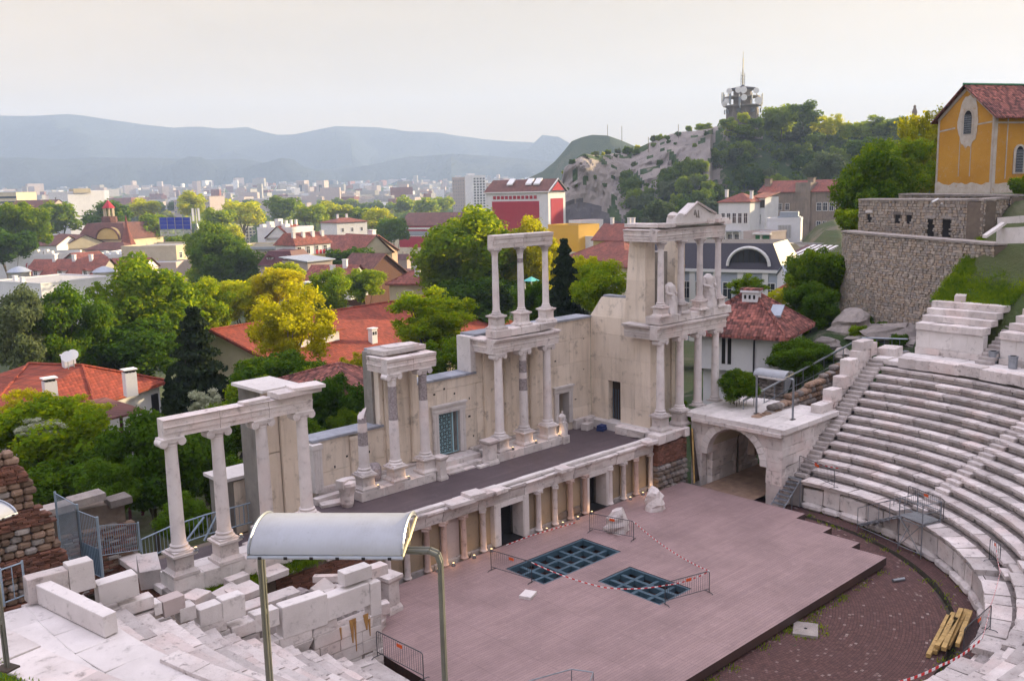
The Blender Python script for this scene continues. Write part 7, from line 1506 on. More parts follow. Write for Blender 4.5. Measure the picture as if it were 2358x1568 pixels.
# ================================================================ THE TOWN
WIN = {}
def winmesh(w_, h_, mull=True):
 k = (round(w_, 2), round(h_, 2), mull)
 if k not in WIN:
  f = MB(); e = .09 * max(w_, .8); f.box(-w_ / 2 - e, -w_ / 2, -.08, .02, -e, h_ + e).box(w_ / 2, w_ / 2 + e, -.08, .02, -e, h_ + e).box(-w_ / 2, w_ / 2, -.08, .02, h_, h_ + e).box(-w_ / 2, w_ / 2, -.10, .02, -e, 0)
  if mull: f.box(-.03, .03, -.05, .02, 0, h_).box(-w_ / 2, w_ / 2, -.052, .021, h_ * .62, h_ * .62 + .06)
  WIN[k] = (f.mesh('window', M['frame_white']), MB().add([(-w_ / 2, -.015, 0), (w_ / 2, -.015, 0), (w_ / 2, -.015, h_), (-w_ / 2, -.015, h_)], [(0, 1, 2, 3)]).mesh('pane', M['glass']))
 return WIN[k]
def windows(T, x0, x1, z0, z1, cols, rows, w_, h_, face, D=0, W=0, dark=False):
 fm, pm = winmesh(w_, h_)
 for i in range(cols):
  for j in range(rows):
   x = x0 + (x1 - x0) * (i + .5) / cols; z = z0 + (z1 - z0) * (j + .5) / rows - h_ / 2
   loc, rz_ = {'f': ((x, -.01, z), 0), 'r': ((W + .01, x, z), math.pi / 2), 'l': ((-.01, x, z), -math.pi / 2)}[face]
   o = link('window', fm, T, loc, rz_); link('pane', pm, o)
def chim(T, x, y, z, h=1.6, w_=.7, m='white'):
 MB().box(x - w_ / 2, x + w_ / 2, y - w_ * .4, y + w_ * .4, z - .8, z + h).box(x - w_ * .6, x + w_ * .6, y - w_ * .5, y + w_ * .5, z + h, z + h + .15).build('chimney', M[m], T)
def house(name, label, A, B, dep, h, roof=('gable', 3.), wall='white', rf='tile_dull', wf=None, wr=None, wl=None, ws=(1.0, 1.5), chs=(), cat='house', group=None, over=.5, dorm=0, zb=0):
 a, b_ = at_d(*A), at_d(*B); z = (a.z + b_.z) / 2; d = Vector((b_.x - a.x, b_.y - a.y, 0)); W = d.length
 T = thing(name, label, cat, (a.x, a.y, z - h), math.atan2(d.y, d.x), group)
 MB().box(0, W, 0, dep, 0, h).build('wall', M[wall], T); kind, rh = roof[0], roof[1]; o = over
 if kind == 'gable':   # ridge along the front
  MB().add([(-o, -o, h - .1), (W + o, -o, h - .1), (W + o, dep / 2, h + rh), (-o, dep / 2, h + rh), (-o, dep + o, h - .1), (W + o, dep + o, h - .1), (-o, -o, h - .35), (W + o, -o, h - .35), (W + o, dep + o, h - .35), (-o, dep + o, h - .35)], [(0, 1, 2, 3), (3, 2, 5, 4), (6, 7, 1, 0), (9, 8, 5, 4), (9, 8, 7, 6)]).build('roof', M[rf], T)
  MB().add([(0, .01, h - .3), (0, dep - .01, h - .3), (0, dep / 2, h + rh - .25)], [(0, 1, 2)]).build('gable_wall', M[wall], T); MB().add([(W, .01, h - .3), (W, dep - .01, h - .3), (W, dep / 2, h + rh - .25)], [(0, 1, 2)]).build('gable_wall', M[wall], T)
 elif kind == 'gablef':  # gable to the front
  MB().add([(-o, -o, h - .1), (-o, dep + o, h - .1), (W / 2, dep + o, h + rh), (W / 2, -o, h + rh), (W + o, -o, h - .1), (W + o, dep + o, h - .1), (-o, -o, h - .3), (W + o, -o, h - .3), (W / 2, -o, h + rh - .25), (-o, dep, h - .3), (W + o, dep, h - .3)], [(0, 1, 2, 3), (3, 2, 5, 4), (0, 3, 8, 6), (4, 7, 8, 3), (6, 9, 1, 0), (7, 4, 5, 10)]).build('roof', M[rf], T)
  MB().add([(0, -.01, h - .3), (W, -.01, h - .3), (W / 2, -.01, h + rh - .2)], [(0, 1, 2)]).build('gable_wall', M[wall], T)
 elif kind == 'hip':
  k = min(dep, W) / 2 * .95
  MB().add([(-o, -o, h), (W + o, -o, h), (W + o, dep + o, h), (-o, dep + o, h), (k, dep / 2, h + rh), (W - k, dep / 2, h + rh), (-o, -o, h - .25), (W + o, -o, h - .25), (W + o, dep + o, h - .25), (-o, dep + o, h - .25)], [(0, 1, 5, 4), (1, 2, 5), (2, 3, 4, 5), (3, 0, 4), (6, 7, 1, 0), (7, 8, 2, 1), (8, 9, 3, 2), (9, 6, 0, 3), (9, 8, 7, 6)]).build('roof', M[rf], T)
  r_ = MB();
  for p, q in (((k, dep / 2), (W - k, dep / 2)),): r_.tube((p[0], p[1], h + rh), (q[0] + .01, q[1], h + rh), .12, n=5)
  for c, e_ in (((-o, -o), k), ((W + o, -o), W - k), ((W + o, dep + o), W - k), ((-o, dep + o), k)): r_.tube((c[0], c[1], h), (e_, dep / 2, h + rh), .12, n=5)
  if math.hypot(a.x, a.y) < 200: r_.build('ridge_tile', M[rf], T)
 elif kind == 'mans':
  k = rh * .45
  MB().add([(-o, -o, h), (W + o, -o, h), (W + o, dep + o, h), (-o, dep + o, h), (k, k, h + rh), (W - k, k, h + rh), (W - k, dep - k, h + rh), (k, dep - k, h + rh)], [(0, 1, 5, 4), (1, 2, 6, 5), (2, 3, 7, 6), (3, 0, 4, 7), (4, 5, 6, 7), (3, 2, 1, 0)]).build('roof', M[rf], T)
 elif kind == 'flat':
  p_ = rh; MB().box(-.05, W + .05, -.05, .2, h, h + p_).box(-.05, W + .05, dep - .2, dep + .05, h, h + p_).box(-.05, .2, .2, dep - .2, h, h + p_).box(W - .2, W + .05, .2, dep - .2, h, h + p_).build('parapet', M[wall], T); MB().box(.2, W - .2, .2, dep - .2, h, h + .06).build('roof', M[rf], T)
 elif kind == 'shed':
  MB().hexa([(-o, -o, h - .2), (W + o, -o, h - .2), (W + o, dep + o, h + rh - .2), (-o, dep + o, h + rh - .2), (-o, -o, h), (W + o, -o, h), (W + o, dep + o, h + rh), (-o, dep + o, h + rh)]).build('roof', M[rf], T)
 elif kind == 'arch':
  n = 12; vs = []
  for y in (-o, dep + o):
   for i in range(n + 1): q = math.pi * i / n; vs.append((W / 2 - (W / 2 + o) * math.cos(q), y, h + rh * math.sin(q)))
  MB().add(vs, [(i, i + 1, n + 2 + i, n + 1 + i) for i in range(n)] + [tuple(range(n + 1))]).build('roof', M[rf], T)
 if wf: windows(T, .5, W - .5, .6, h - .3, wf[0], wf[1], ws[0], ws[1], 'f')
 if wr: windows(T, .5, dep - .5, .6, h - .3, wr[0], wr[1], ws[0], ws[1], 'r', W=W)
 if wl: windows(T, .5, dep - .5, .6, h - .3, wl[0], wl[1], ws[0], ws[1], 'l')
 for fx, fy in chs:
  kk = 1 - abs(fy * 2 - 1); zz = h + rh * (kk if kind != 'flat' else .2); chim(T, W * fx, dep * fy, zz, 1.5 if kind != 'flat' else 1.0, .9)
 for i in range(dorm):
  x = W * (i + .5) / dorm + .2; y0 = rh * .12; dz = h + rh * .12
  dm = link('dormer', MB().box(-.9, .9, 0, 2.2, 0, 1.5).mesh('dormer', M['white']), T, (x, y0, dz)); link('dormer_roof', MB().add([(-1.2, -.3, 1.45), (1.2, -.3, 1.45), (1.2, 2.6, 1.5), (-1.2, 2.6, 1.5), (0, -.3, 2.0), (0, 2.6, 2.1)], [(0, 1, 4), (0, 4, 5, 3), (4, 1, 2, 5)]).mesh('dormer_roof', M[rf]), dm); fm, pm = winmesh(1., 1.); o2 = link('window', fm, dm, (0, -.02, .35)); link('pane', pm, o2)
 return T, W, h
# --- near houses
# orange hip roof house at the left
T = thing('tiled_house', 'white house with two joined orange hip roofs, chimneys and dishes, lower left', 'house', (22, 74, -4)); off = T.location
E1, E2, E3, E4, E5 = (30.4, 74.6, 4.0), (23.0, 70.2, 4.0), (13.5, 66.5, 4.0), (9.5, 78, 4.0), (25, 85, 4.0)
A2, A1 = tuple(on_z(190, 842, 6.3)), tuple(on_z(66, 838, 6.2))
V0 = tuple(on_z(168, 940, 4.0));
MB().add([E1, E2, E3, E4, E5, A2, A1], [(1, 0, 5), (0, 4, 5), (4, 3, 6, 5), (3, 2, 6), (2, 1, 5, 6)]).add([(x, y, z - .25) for x, y, z in (E1, E2, E3, E4, E5)], [(0, 1, 2, 3, 4)]).add([E1, E2, E3, (E1[0], E1[1], 3.75), (E2[0], E2[1], 3.75), (E3[0], E3[1], 3.75)], [(0, 1, 4, 3), (1, 2, 5, 4)]).build('roof', M['tile'], T, world=True)
r_ = MB()
for p, q in ((A2, A1), (A2, E1), (A2, E2), (A1, E3), (A2, E5)): r_.tube(Vector(p) + Vector((0, 0, .05)), Vector(q) + Vector((0, 0, .05)), .11, n=6)
r_.build('ridge_tile', M['tile'], T, world=True)
w_ = [(29.8, 75.0), (23.1, 71.0), (14.2, 67.6), (10.3, 77.5), (25, 84)]; MB().add([(x, y, -5) for x, y in w_] + [(x, y, 3.9) for x, y in w_], [(i, (i + 1) % 5, 5 + (i + 1) % 5, 5 + i) for i in range(5)]).build('wall', M['white'], T, world=True)
for x, y, h_ in ((300, 890, 1.1), (117, 915, 1.2), (160, 850, .9)):
 p = on_z(x, y, 5.0 if x != 160 else 6.0); MB().box(p.x - .42, p.x + .42, p.y - .35, p.y + .35, p.z - .7, p.z + h_).box(p.x - .5, p.x + .5, p.y - .42, p.y + .42, p.z + h_ + .18, p.z + h_ + .27).build('chimney', M['white'], T, world=True)
 for k in (-.25, 0, .25): MB().box(p.x + k - .07, p.x + k + .07, p.y - .36, p.y + .36, p.z + h_, p.z + h_ + .18).build('chimney_vent', M['dark'], T, world=True)
for l, x, y in (('white satellite dish on the roof chimney of the orange hip roof house, left one', 155, 822), ('white satellite dish on the roof chimney of the orange hip roof house, right one', 168, 818)):
 p = on_z(x, y, 7.6); t = thing('satellite_dish', l, 'satellite dish', p); dd = Vector((-.45, -.75, .45)).normalized(); MB().tube((0, 0, 0), dd * .12, .12, .42, n=16).build('dish', M['frame_white'], t); MB().tube((0, 0, 0), (0, 0, -.9), .03).build('mast', M['galv'], t)
MB().hexa([(24.3, 70.9, -1.5), (27.2, 72.6, -1.5), (25.2, 75.5, -1.5), (22.5, 74, -1.5)] + [(24.3, 70.9, .5), (27.2, 72.6, .5), (25.2, 75.5, .5), (22.5, 74, .5)]).build('door_opening', M['dark'], T, world=True) if 0 else None
p, q = at_d(205, 962, 68), at_d(306, 940, 71); MB().extr([(-2.4, .7), (1.2, -.05), (1.2, -.2), (-2.4, .5)], p, q, ((q - p).normalized().y, -(q - p).normalized().x, 0)).build('porch_roof', M['tile_brown'], T, world=True)
for k in (0, .35, .7, 1): z = p.lerp(q, k) ; MB().box(z.x - .09, z.x + .09, z.y - .09, z.y + .09, -4, z.z).build('porch_post', M['maroon'], T, world=True)
sh = on_y(365, 930, 74.6); MB().hexa([tuple(Vector(c)) for c in ((28.9, 74.25, 1.2), (29.5, 74.6, 1.2), (29.4, 74.8, 1.2), (28.8, 74.45, 1.2), (28.9, 74.25, 3.1), (29.5, 74.6, 3.1), (29.4, 74.8, 3.1), (28.8, 74.45, 3.1))]).build('shutter', M['dark'], T, world=True)
# long red roof
an = rad(9.5); c_, s_ = math.cos(an), math.sin(an); T = thing('long_tiled_house', 'long building with a big red tiled gable roof, dormer and white chimney, sunlit end wall', 'house', (47, 102, -8), an)
RZ = 11.6; b = MB(); Lr = 44
b.add([(0, 0, RZ), (Lr, 0, RZ), (Lr, -11.6, RZ - 4.4), (2.3, -11.6, RZ - 4.4), (-1.2, 7.2, RZ - 3.4), (Lr, 7.2, RZ - 3.4)], [(0, 3, 2, 1), (0, 1, 5, 4)]); b.add([(x, y, z - .3) for x, y, z in [(0, 0, RZ), (Lr, 0, RZ), (Lr, -11.6, RZ - 4.4), (2.3, -11.6, RZ - 4.4), (-1.2, 7.2, RZ - 3.4), (Lr, 7.2, RZ - 3.4)]], [(0, 1, 2, 3), (0, 4, 5, 1)]).add([(2.3, -11.6, RZ - 4.4), (Lr, -11.6, RZ - 4.4), (Lr, -11.6, RZ - 4.7), (2.3, -11.6, RZ - 4.7), (0, 0, RZ), (0, 0, RZ - .3), (-1.2, 7.2, RZ - 3.4), (-1.2, 7.2, RZ - 3.7)], [(0, 1, 2, 3), (4, 0, 3, 5), (6, 4, 5, 7)]).build('roof', M['tile'], T)
MB().add([(2.8, -10.9, -4), (Lr, -10.9, -4), (Lr, 6.6, -4), (.2, 6.6, -4), (2.8, -10.9, RZ - 4.6), (Lr, -10.9, RZ - 4.6), (Lr, 6.6, RZ - 3.7), (.2, 6.6, RZ - 3.7), (1.0, 0, RZ - .35), (Lr, 0, RZ - .35)], [(0, 1, 5, 4), (1, 2, 6, 9, 5), (2, 3, 7, 6), (3, 0, 4, 8, 7)]).build('wall', M['cream'], T)
MB().tube((0, 0, RZ + .06), (Lr, 0, RZ + .06), .14, n=6).tube((0, 0, RZ + .05), (2.3, -11.6, RZ - 4.35), .16, n=6).build('ridge_tile', M['tile'], T)
chim(T, 17.4, -8.6, RZ - 3.4, 1.8, .9);
for k in (-.2, .2): MB().box(17.4 + k - .12, 17.4 + k + .12, -8.99, -8.97, RZ - 2.3, RZ - 1.9).build('chimney_vent', M['dark'], T)
MB().hexa([(7.5, -6.8, RZ - 2.9), (13.5, -6.8, RZ - 2.9), (13.5, -3, RZ - 2.9), (7.5, -3, RZ - 2.9), (7.5, -6.8, RZ - 1.2), (13.5, -6.8, RZ - 1.2), (13.5, -2.4, RZ - .9), (7.5, -2.4, RZ - .9)]).build('dormer', M['white'], T); MB().hexa([(7, -7.4, RZ - 1.3), (14, -7.4, RZ - 1.3), (14, -2, RZ - .85), (7, -2, RZ - .85), (7, -7.4, RZ - 1.1), (14, -7.4, RZ - 1.1), (14, -2, RZ - .65), (7, -2, RZ - .65)]).build('dormer_roof', M['tile'], T); windows(T, 7.8, 13.2, RZ - 2.8, RZ - 1.4, 3, 1, .9, 1.0, 'f')
# brown doorway house behind the facade
T, W, H = house('maroon_house', 'little maroon house with an old tiled roof and tall window, behind the small porch', (800, 895, 66), (905, 880, 69), 7, 5.5, ('hip', 1.3), 'maroon', 'tile_old', over=.8); windows(T, W * .25, W * .6, 1.2, 4.8, 1, 1, 1.1, 2.2, 'f')
# white house with the old tile roof
T, W, H = house('white_old_house', 'white overhanging house with old barrel tile roof, skylight and wide chimney, right of the tower', (1600, 768, 73), (1796, 768, 71), 6.5, 2.9, ('hip', 3.0), 'white', 'tile_old', over=.8)
MB().box(.5, W - .6, .6, 9, -7, -.02).build('lower_wall', M['white'], T); MB().box(W * .5, W * .95, .5, .59, -3.2, -.1).build('dark_opening', M['dark'], T)
for x in (W * .33, W * .40): MB().box(x, x + .28, -.03, 0, .5, 2.8).build('shutter', M['dark'], T)
MB().path([(W - 1.6, -.3, 2.9), (W - 1.9, -.08, 2.5), (W - 1.9, -.08, 0)], .07).build('downpipe', M['slate_roof'], T)
chim(T, W * .55, 2.6, 4.6, 1.2, 1.2); MB().box(W * .55 - .8, W * .55 + .8, 2.1, 3.1, 5.96, 6.1).build('chimney_cap', M['tile_old'], T)
for k in (-.35, 0, .35): MB().box(W * .55 + k - .08, W * .55 + k + .08, 2.09, 2.115, 5.3, 5.6).build('chimney_vent', M['dark'], T)
MB().hexa([(W * .80, 1.6, 4.05), (W * .80 + .9, 1.6, 4.05), (W * .80 + .9, 2.7, 4.75), (W * .80, 2.7, 4.75), (W * .80, 1.6, 4.2), (W * .80 + .9, 1.6, 4.2), (W * .80 + .9, 2.7, 4.9), (W * .80, 2.7, 4.9)]).build('skylight', M['metal_roof'], T)
t = thing('garden_wall', 'low stone garden wall with flat coping behind the small canopy', 'wall', at_d(1745, 890, 66)); p, q = at_d(1745, 872, 66), at_d(1800, 868, 65); ashlar(t, (p.x, p.y), (q.x, q.y), p.z - 2, p.z, .3, .5, .5, 'rubble_grey', 'stone', kind='rub'); put('coping_slab', 'slab', 'slab_white', t, tuple((p + q) / 2 - t.location), math.atan2(q.y - p.y, q.x - p.x), ((q - p).length + .4, .8, .15))
# pale blue mansard building
T, W, H = house('mansard_building', 'pale blue building with white pilasters, dark mansard roof and wide arched roof window', (1470, 622, 172), (1800, 616, 165), 16, 13, ('mans', 4.4), 'bluegrey', 'slate_roof', over=.3)
for i in range(6): x = W * (i + .02) / 6; MB().box(x + 1.0, x + 2.0, -.25, 0, 0, H).build('pilaster', M['frame_white'], T)
MB().box(-.3, W + .4, -.5, 0, H - .5, H).build('cornice', M['frame_white'], T); windows(T, .4, W - .6, 6.2, 12.2, 10, 1, 1.5, 2.9, 'f'); windows(T, .4, W - .6, 1., 6., 10, 1, 1.5, 2.9, 'f')
for cxx in (W * .78,):
 n = 14; rw, rhh = 3.6, 3.2; o1 = [(cxx + rw * math.cos(math.pi * i / n), H + .5 + rhh * math.sin(math.pi * i / n)) for i in range(n + 1)]
 MB().add([(x, -.1, z) for x, z in o1] + [(x, 4.5, z) for x, z in o1], [(i, i + 1, n + 2 + i, n + 1 + i) for i in range(n)]).build('arch_dormer', M['slate_roof'], T); MB().path([(x, -.15, z + .1) for x, z in o1], .28, n=6).build('arch_trim', M['frame_white'], T); MB().add([(x, .3, z) for x, z in o1], [tuple(range(n + 1))]).build('pane', M['glass'], T)
 for k in range(-3, 4): MB().tube((cxx + k * .95, .25, H + .5), (cxx + k * .95, .25, H + .5 + rhh * math.sqrt(max(0.02, 1 - (k * .95 / rw) ** 2))), .05, n=4).build('glazing_bar', M['timber_dark'], T)
T, W, H = house('striped_roof_house', 'long low house with white-striped rusty sheet roof behind the bushes', (1800, 600, 185), (1905, 600, 180), 9, 5, ('shed', 2.2), 'cream', 'maroon')
for k in range(8): x = W * (k + .3) / 8; MB().hexa([(x, -.5, H + .03), (x + W / 15, -.5, H + .03), (x + W / 15 + .5, 9.5, H + 2.25), (x + .5, 9.5, H + 2.25), (x, -.5, H + .08), (x + W / 15, -.5, H + .08), (x + W / 15 + .5, 9.5, H + 2.3), (x + .5, 9.5, H + 2.3)]).build('roof_stripe', M['frame_white'], T)
house('annex', 'small white gabled annex right of the pale blue building', (1790, 628, 158), (1815, 640, 152), 6, 8, ('gablef', 1.6), 'white', 'metal_roof', over=.2); house('tiled_roof_house', 'little orange-tiled roof showing below the white annex', (1795, 672, 140), (1850, 668, 136), 6, 5, ('gable', 1.3), 'cream', 'tile')
# behind: white villa, brown facade, round arched building
T, W, H = house('white_villa', 'white four storey villa with red hip roof and glazed balconies below the hill', (1655, 466, 300), (1727, 464, 296), 12, 22, ('hip', 2.6), 'white', 'tile_dull', None, None, over=.4, chs=((.05, .4), (.9, .3)))
windows(T, .6, W - .4, H - 7.5, H - 2.5, 5, 1, 1.1, 3.0, 'f'); windows(T, W * .8, W - .2, H - 12, H - 9, 1, 1, 1.1, 2.4, 'f'); MB().box(.6, W * .72, -1.8, 0, H - 9.1, H - 8.8).box(.6, W * .72, -1.8, 0, H - 14, H - 13.7).build('balcony_slab', M['metal_roof'], T); windows(T, .6, W * .72, H - 13, H - 9.5, 3, 1, 1.6, 2.6, 'f'); windows(T, .6, W * .72, H - 18, H - 14.5, 3, 1, 1.6, 2.6, 'f')
for k in range(4): x = .8 + k * W * .22; MB().box(x, x + .2, -1.8, -1.6, H - 18, H - 9.1).build('balcony_post', M['frame_white'], T)
MB().box(.6, W * .72, -1.9, -1.82, H - 18, H - 16.6).box(.6, W * .72, -1.9, -1.82, H - 13.6, H - 12.4).build('balustrade', M['metal_roof'], T)
T, W, H = house('white_villa', 'narrow white house with dark attic loggia, right of the four storey villa', (1729, 455, 305), (1762, 455, 303), 10, 21, ('shed', 1.5), 'white', 'tile_dull', None, None, over=.4); MB().box(.1, W - .1, -.05, -.01, H - 3.2, H - .8).build('loggia', M['timber_dark'], T); windows(T, .3, W - .3, H - 15, H - 4, 1, 2, 2.0, 3.0, 'f')
T, W, H = house('brown_tenement', 'large weathered brown tenement with red tiled roof and scattered dark windows, below the hill', (1748, 440, 330), (1940, 442, 318), 14, 26, ('gable', 3.6), 'brown_facade', 'tile_dull', None, None, over=.5)
windows(T, 1.2, W * .40, H - 14, H - 2, 4, 2, 1.3, 2.1, 'f'); windows(T, W * .70, W - .3, H - 26, H - 2, 4, 4, 1.4, 2.5, 'f'); windows(T, W * .50, W * .60, H - 26, H - 2, 2, 4, .9, 1.2, 'f'); MB().box(W * .46, W * .64, -.7, 6, 0, H + 2.8).build('stair_tower', M['brown_facade'], T); windows(T, W * .48, W * .62, H - 24, H, 3, 4, .8, 1., 'f')
for fx in (.02, .55): chim(T, W * fx + .8, 4, H + 2, 2.2, 2.0, 'brown_facade')
T, W, H = house('round_arched_building', 'white building with rounded corner, bar window band and a dark arched opening', (1766, 508, 258), (1844, 508, 257), 5, 12, ('flat', .7), 'white', 'grey_wall', None, None)
MB().box(W * .33, W * .72, -.06, -.01, H - 4.6, H - 1.2).build('pane', M['grey_wall'], T)
for k in range(9): x = W * (.34 + .045 * k); MB().box(x, x + .08, -.12, -.06, H - 4.6, H - 1.2).build('glazing_bar', M['frame_white'], T)
n = 16; cxx = W * .52; o1 = [(cxx + 3.9 * math.cos(math.pi * i / n), .6 + 4.6 * math.sin(math.pi * i / n)) for i in range(n + 1)]; MB().add([(x, -.07, z) for x, z in o1], [tuple(range(n + 1))]).build('arch_opening', M['brown_facade'], T); MB().path([(x, -.15, z) for x, z in o1], .35, n=6).build('arch_trim', M['slate_roof'], T)
MB().box(W * .3, W * .95, 1, 4.6, H + .7, H + 1.0).box(W * .35, W * .9, 1.5, 4.5, H + 1.0, H + 2.2).build('roof_hut', M['metal_roof'], T)
T, W, H = house('market_hall', 'low building with dark green shutters between white piers', (1712, 535, 250), (1775, 538, 246), 8, 8, ('flat', .4), 'pinkish', 'metal_roof', None, None)
for x0, x1 in ((.45, .62), (.72, .95)): MB().box(W * x0, W * x1, -.06, -.01, 3.4, 7.4).build('shutter', M['green_paint'], T)
MB().box(W * .2, W * .3, -.05, -.01, 2, 6.4).build('opening', M['dark'], T); MB().box(W * .63, W * .71, -.3, 0, 0, 8).build('pier', M['frame_white'], T); MB().box(W * .4, W + .3, -1, 0, 7.6, 8).build('awning', M['frame_white'], T)
house('long_flat_building', 'dark flat roofed wing with a small cream half-round dormer, left of the stone walls', (1775, 573, 215), (1915, 566, 205), 10, 9, ('flat', .3), 'grey_wall', 'slate_roof', (7, 1), None)
t = thing('half_round_dormer', 'small cream half-round dormer on the dark flat roofed wing', 'dormer', at_d(1822, 582, 200)); MB().add([(2 * math.cos(math.pi * i / 10), y, 1.9 * math.sin(math.pi * i / 10)) for y in (0, 3) for i in range(11)], [(i, i + 1, 12 + i, 11 + i) for i in range(10)] + [tuple(range(11))]).build('shell', M['cream'], t); t.rotation_euler = (0, 0, rad(-52))
# roofs seen left of the tower
T, W, H = house('tiled_town_house', 'orange tiled roof with two skylights and chimneys, left of the tower top', (1366, 556, 262), (1480, 550, 252), 11, 7, ('gable', 4.2), 'yellow', 'tile_dull', (4, 1), None, chs=((.15, .5), (.5, .5), (.58, .5)))
T, W, H = house('tiled_town_house', 'wide brown-red hip roof left of the tower, with a grey ridge', (1300, 598, 200), (1440, 600, 188), 13, 7, ('hip', 3.4), 'yellow', 'tile_dull', (5, 1), (3, 1))
house('tiled_town_house', 'cream house wall with white windows under the brown-red hip roof', (1385, 610, 170), (1470, 612, 160), 9, 8, ('gable', 2.2), 'cream', 'tile_dull', (4, 1), None)
t = thing('garden_kiosk', 'small turquoise pyramid roof among the trees, behind the slender columns', 'kiosk', at_d(1224, 668, 120)); MB().add([(-.8, -.8, 1.2), (.8, -.8, 1.2), (.8, .8, 1.2), (-.8, .8, 1.2), (0, 0, 1.75)], [(0, 1, 4), (1, 2, 4), (2, 3, 4), (3, 0, 4), (3, 2, 1, 0)]).build('roof', M['teal'], t)
for a in (-.6, .6):
 for c in (-.6, .6): MB().tube((a, c, -1.5), (a, c, 1.2), .08).build('post', M['frame_white'], t)
# red gabled hall and neighbours
T, W, H = house('red_white_hall', 'tall white hall with dark red panels, skylights and a long maroon roof, beside the cliff', (1118, 441, 362), (1262, 442, 346), 12, 22, ('gable', 4.4), 'white', 'tile_brown', over=.6)
MB().box(3, W * .86, -.14, -.01, 2, H - 3.6).build('red_panel', M['redwall'], T); MB().box(W + .01, W + .14, 1.7, 10.2, 2, H - 2.8).build('red_panel', M['redwall'], T); MB().add([(W + .55, 1.6, H + .1), (W + .55, 10.4, H + .1), (W + .55, 6, H + 3.4)], [(0, 1, 2)]).build('red_gable', M['redwall'], T)
for k in range(11): x = 3.6 + k * (W * .86 - 4) / 11; MB().box(x, x + 1.3, -.2, -.14, H - 2.8, H - 1.6).build('vent_panel', M['redwall'], T)
MB().path([(W + .7, -.6, H - .1), (W + .7, 6, H + 4.4), (W + .7, 12.6, H - .1)], .3, n=4).build('verge', M['frame_white'], T); MB().box(-.6, W + .6, -.75, -.55, H - .5, H - .1).build('gutter', M['frame_white'], T)
for fx in (.30, .60, .73): MB().hexa([(W * fx, 2.0, H + 2.3), (W * fx + 2.6, 2.0, H + 2.3), (W * fx + 2.6, 4.4, H + 4.3), (W * fx, 4.4, H + 4.3), (W * fx, 2.0, H + 2.8), (W * fx + 2.6, 2.0, H + 2.8), (W * fx + 2.6, 4.4, H + 4.8), (W * fx, 4.4, H + 4.8)]).build('skylight', M['frame_white'], T)
T, W, H = house('yellow_block', 'bright yellow block with a red-railed roof terrace below the red and white hall', (1262, 519, 305), (1332, 524, 296), 10, 8, ('flat', .5), 'yellow_bright', 'slate_roof'); house('white_block', 'small white block with a red stripe right of the bright yellow block', (1310, 513, 325), (1336, 516, 320), 10, 9, ('flat', 1.0), 'white', 'redwall', None, (2, 1))
house('low_white_block', 'low white building behind the tower left edge, below the cliff', (1334, 547, 300), (1368, 548, 296), 8, 5, ('flat', .5), 'white', 'grey_wall')
T, W, H = house('maroon_hall', 'low hall with broad maroon roof and grey-striped red wall, left of plane tree', (918, 521, 520), (1050, 517, 500), 22, 12, ('gable', 6.5), 'redwall', 'tile_brown', over=.6); MB().box(-.2, W, -.3, -.05, H - 2.2, H - 1.2).box(-.2, W, -.3, -.05, H - 6, H - 5.6).build('white_band', M['frame_white'], T); MB().box(-.2, W, -.35, -.05, H - 5.4, H - 3.2).build('grey_band', M['metal_roof'], T)
# middle of the town
T, W, H = house('white_townhouse', 'tall white stepped townhouse with red roof and many chimneys', (592, 530, 345), (672, 530, 335), 12, 13, ('flat', 1.0), 'white', 'grey_wall', (2, 2), None);
for k, fx in enumerate((.05, .25, .5, .7)): MB().box(W * fx, W * fx + 1.6, .5, 3, H + 1, H + 2 + k % 3 * .9).build('chimney', M['white'], T)
T, W, H = house('red_roof_townhouse', 'white house with sloping orange roof and a row of chimneys, right of the stepped townhouse', (668, 548, 335), (712, 540, 350), 9, 8, ('gable', 4.0), 'white', 'tile', (4, 1), None, chs=((.2, .5), (.45, .5), (.7, .5), (.95, .5)))
T, W, H = house('long_white_building', 'long white building with dentil cornice and flat grey roof, behind the dark trees', (530, 572, 300), (672, 572, 290), 16, 12, ('flat', .9), 'cream', 'metal_roof', (9, 1), None); MB().box(-.6, W + .6, -1.2, 0, H - .3, H + .5).build('cornice', M['metal_roof'], T)
for k in range(40): MB().box(W * (k + .3) / 40, W * (k + .6) / 40, -.7, 0, H - 1.2, H - .5).build('dentil', M['frame_white'], T)
T, W, H = house('yellow_house', 'pale yellow house with red mansard roof, dormer terrace and red awnings', (688, 592, 228), (775, 584, 236), 10, 9, ('flat', .3), 'yellow', 'grey_wall', None, None); windows(T, .5, W - .3, .8, H - 2.5, 4, 1, 1.4, 2.8, 'f')
MB().box(.6, W - .4, 1.6, 9, H, H + 2.6).build('attic_wall', M['white'], T); MB().add([(.2, 1.2, H + 2.6), (W + .3, 1.2, H + 2.6), (W + .3, 9.5, H + 2.6), (.2, 9.5, H + 2.6), (1.6, 4, H + 5.4), (W - 1, 4, H + 5.4), (W - 1, 7, H + 5.4), (1.6, 7, H + 5.4)], [(0, 1, 5, 4), (1, 2, 6, 5), (2, 3, 7, 6), (3, 0, 4, 7), (4, 5, 6, 7)]).build('roof', M['tile_dull'], T); fm, pm = winmesh(1.0, 1.7)
for k in range(4): o = link('window', fm, T, (W * (k + .6) / 4.4, 1.58, H + .5)); link('pane', pm, o)
for k in range(3): MB().box(W * .45 + k * 1.1, W * .45 + k * 1.1 + .8, -.02, .0, H + .3, H + 1.3).build('awning', M['redwall'], T)
for k in range(4): chim(T, W * (k + .5) / 4, 3.2, H + 4.4, 1.2, .8)
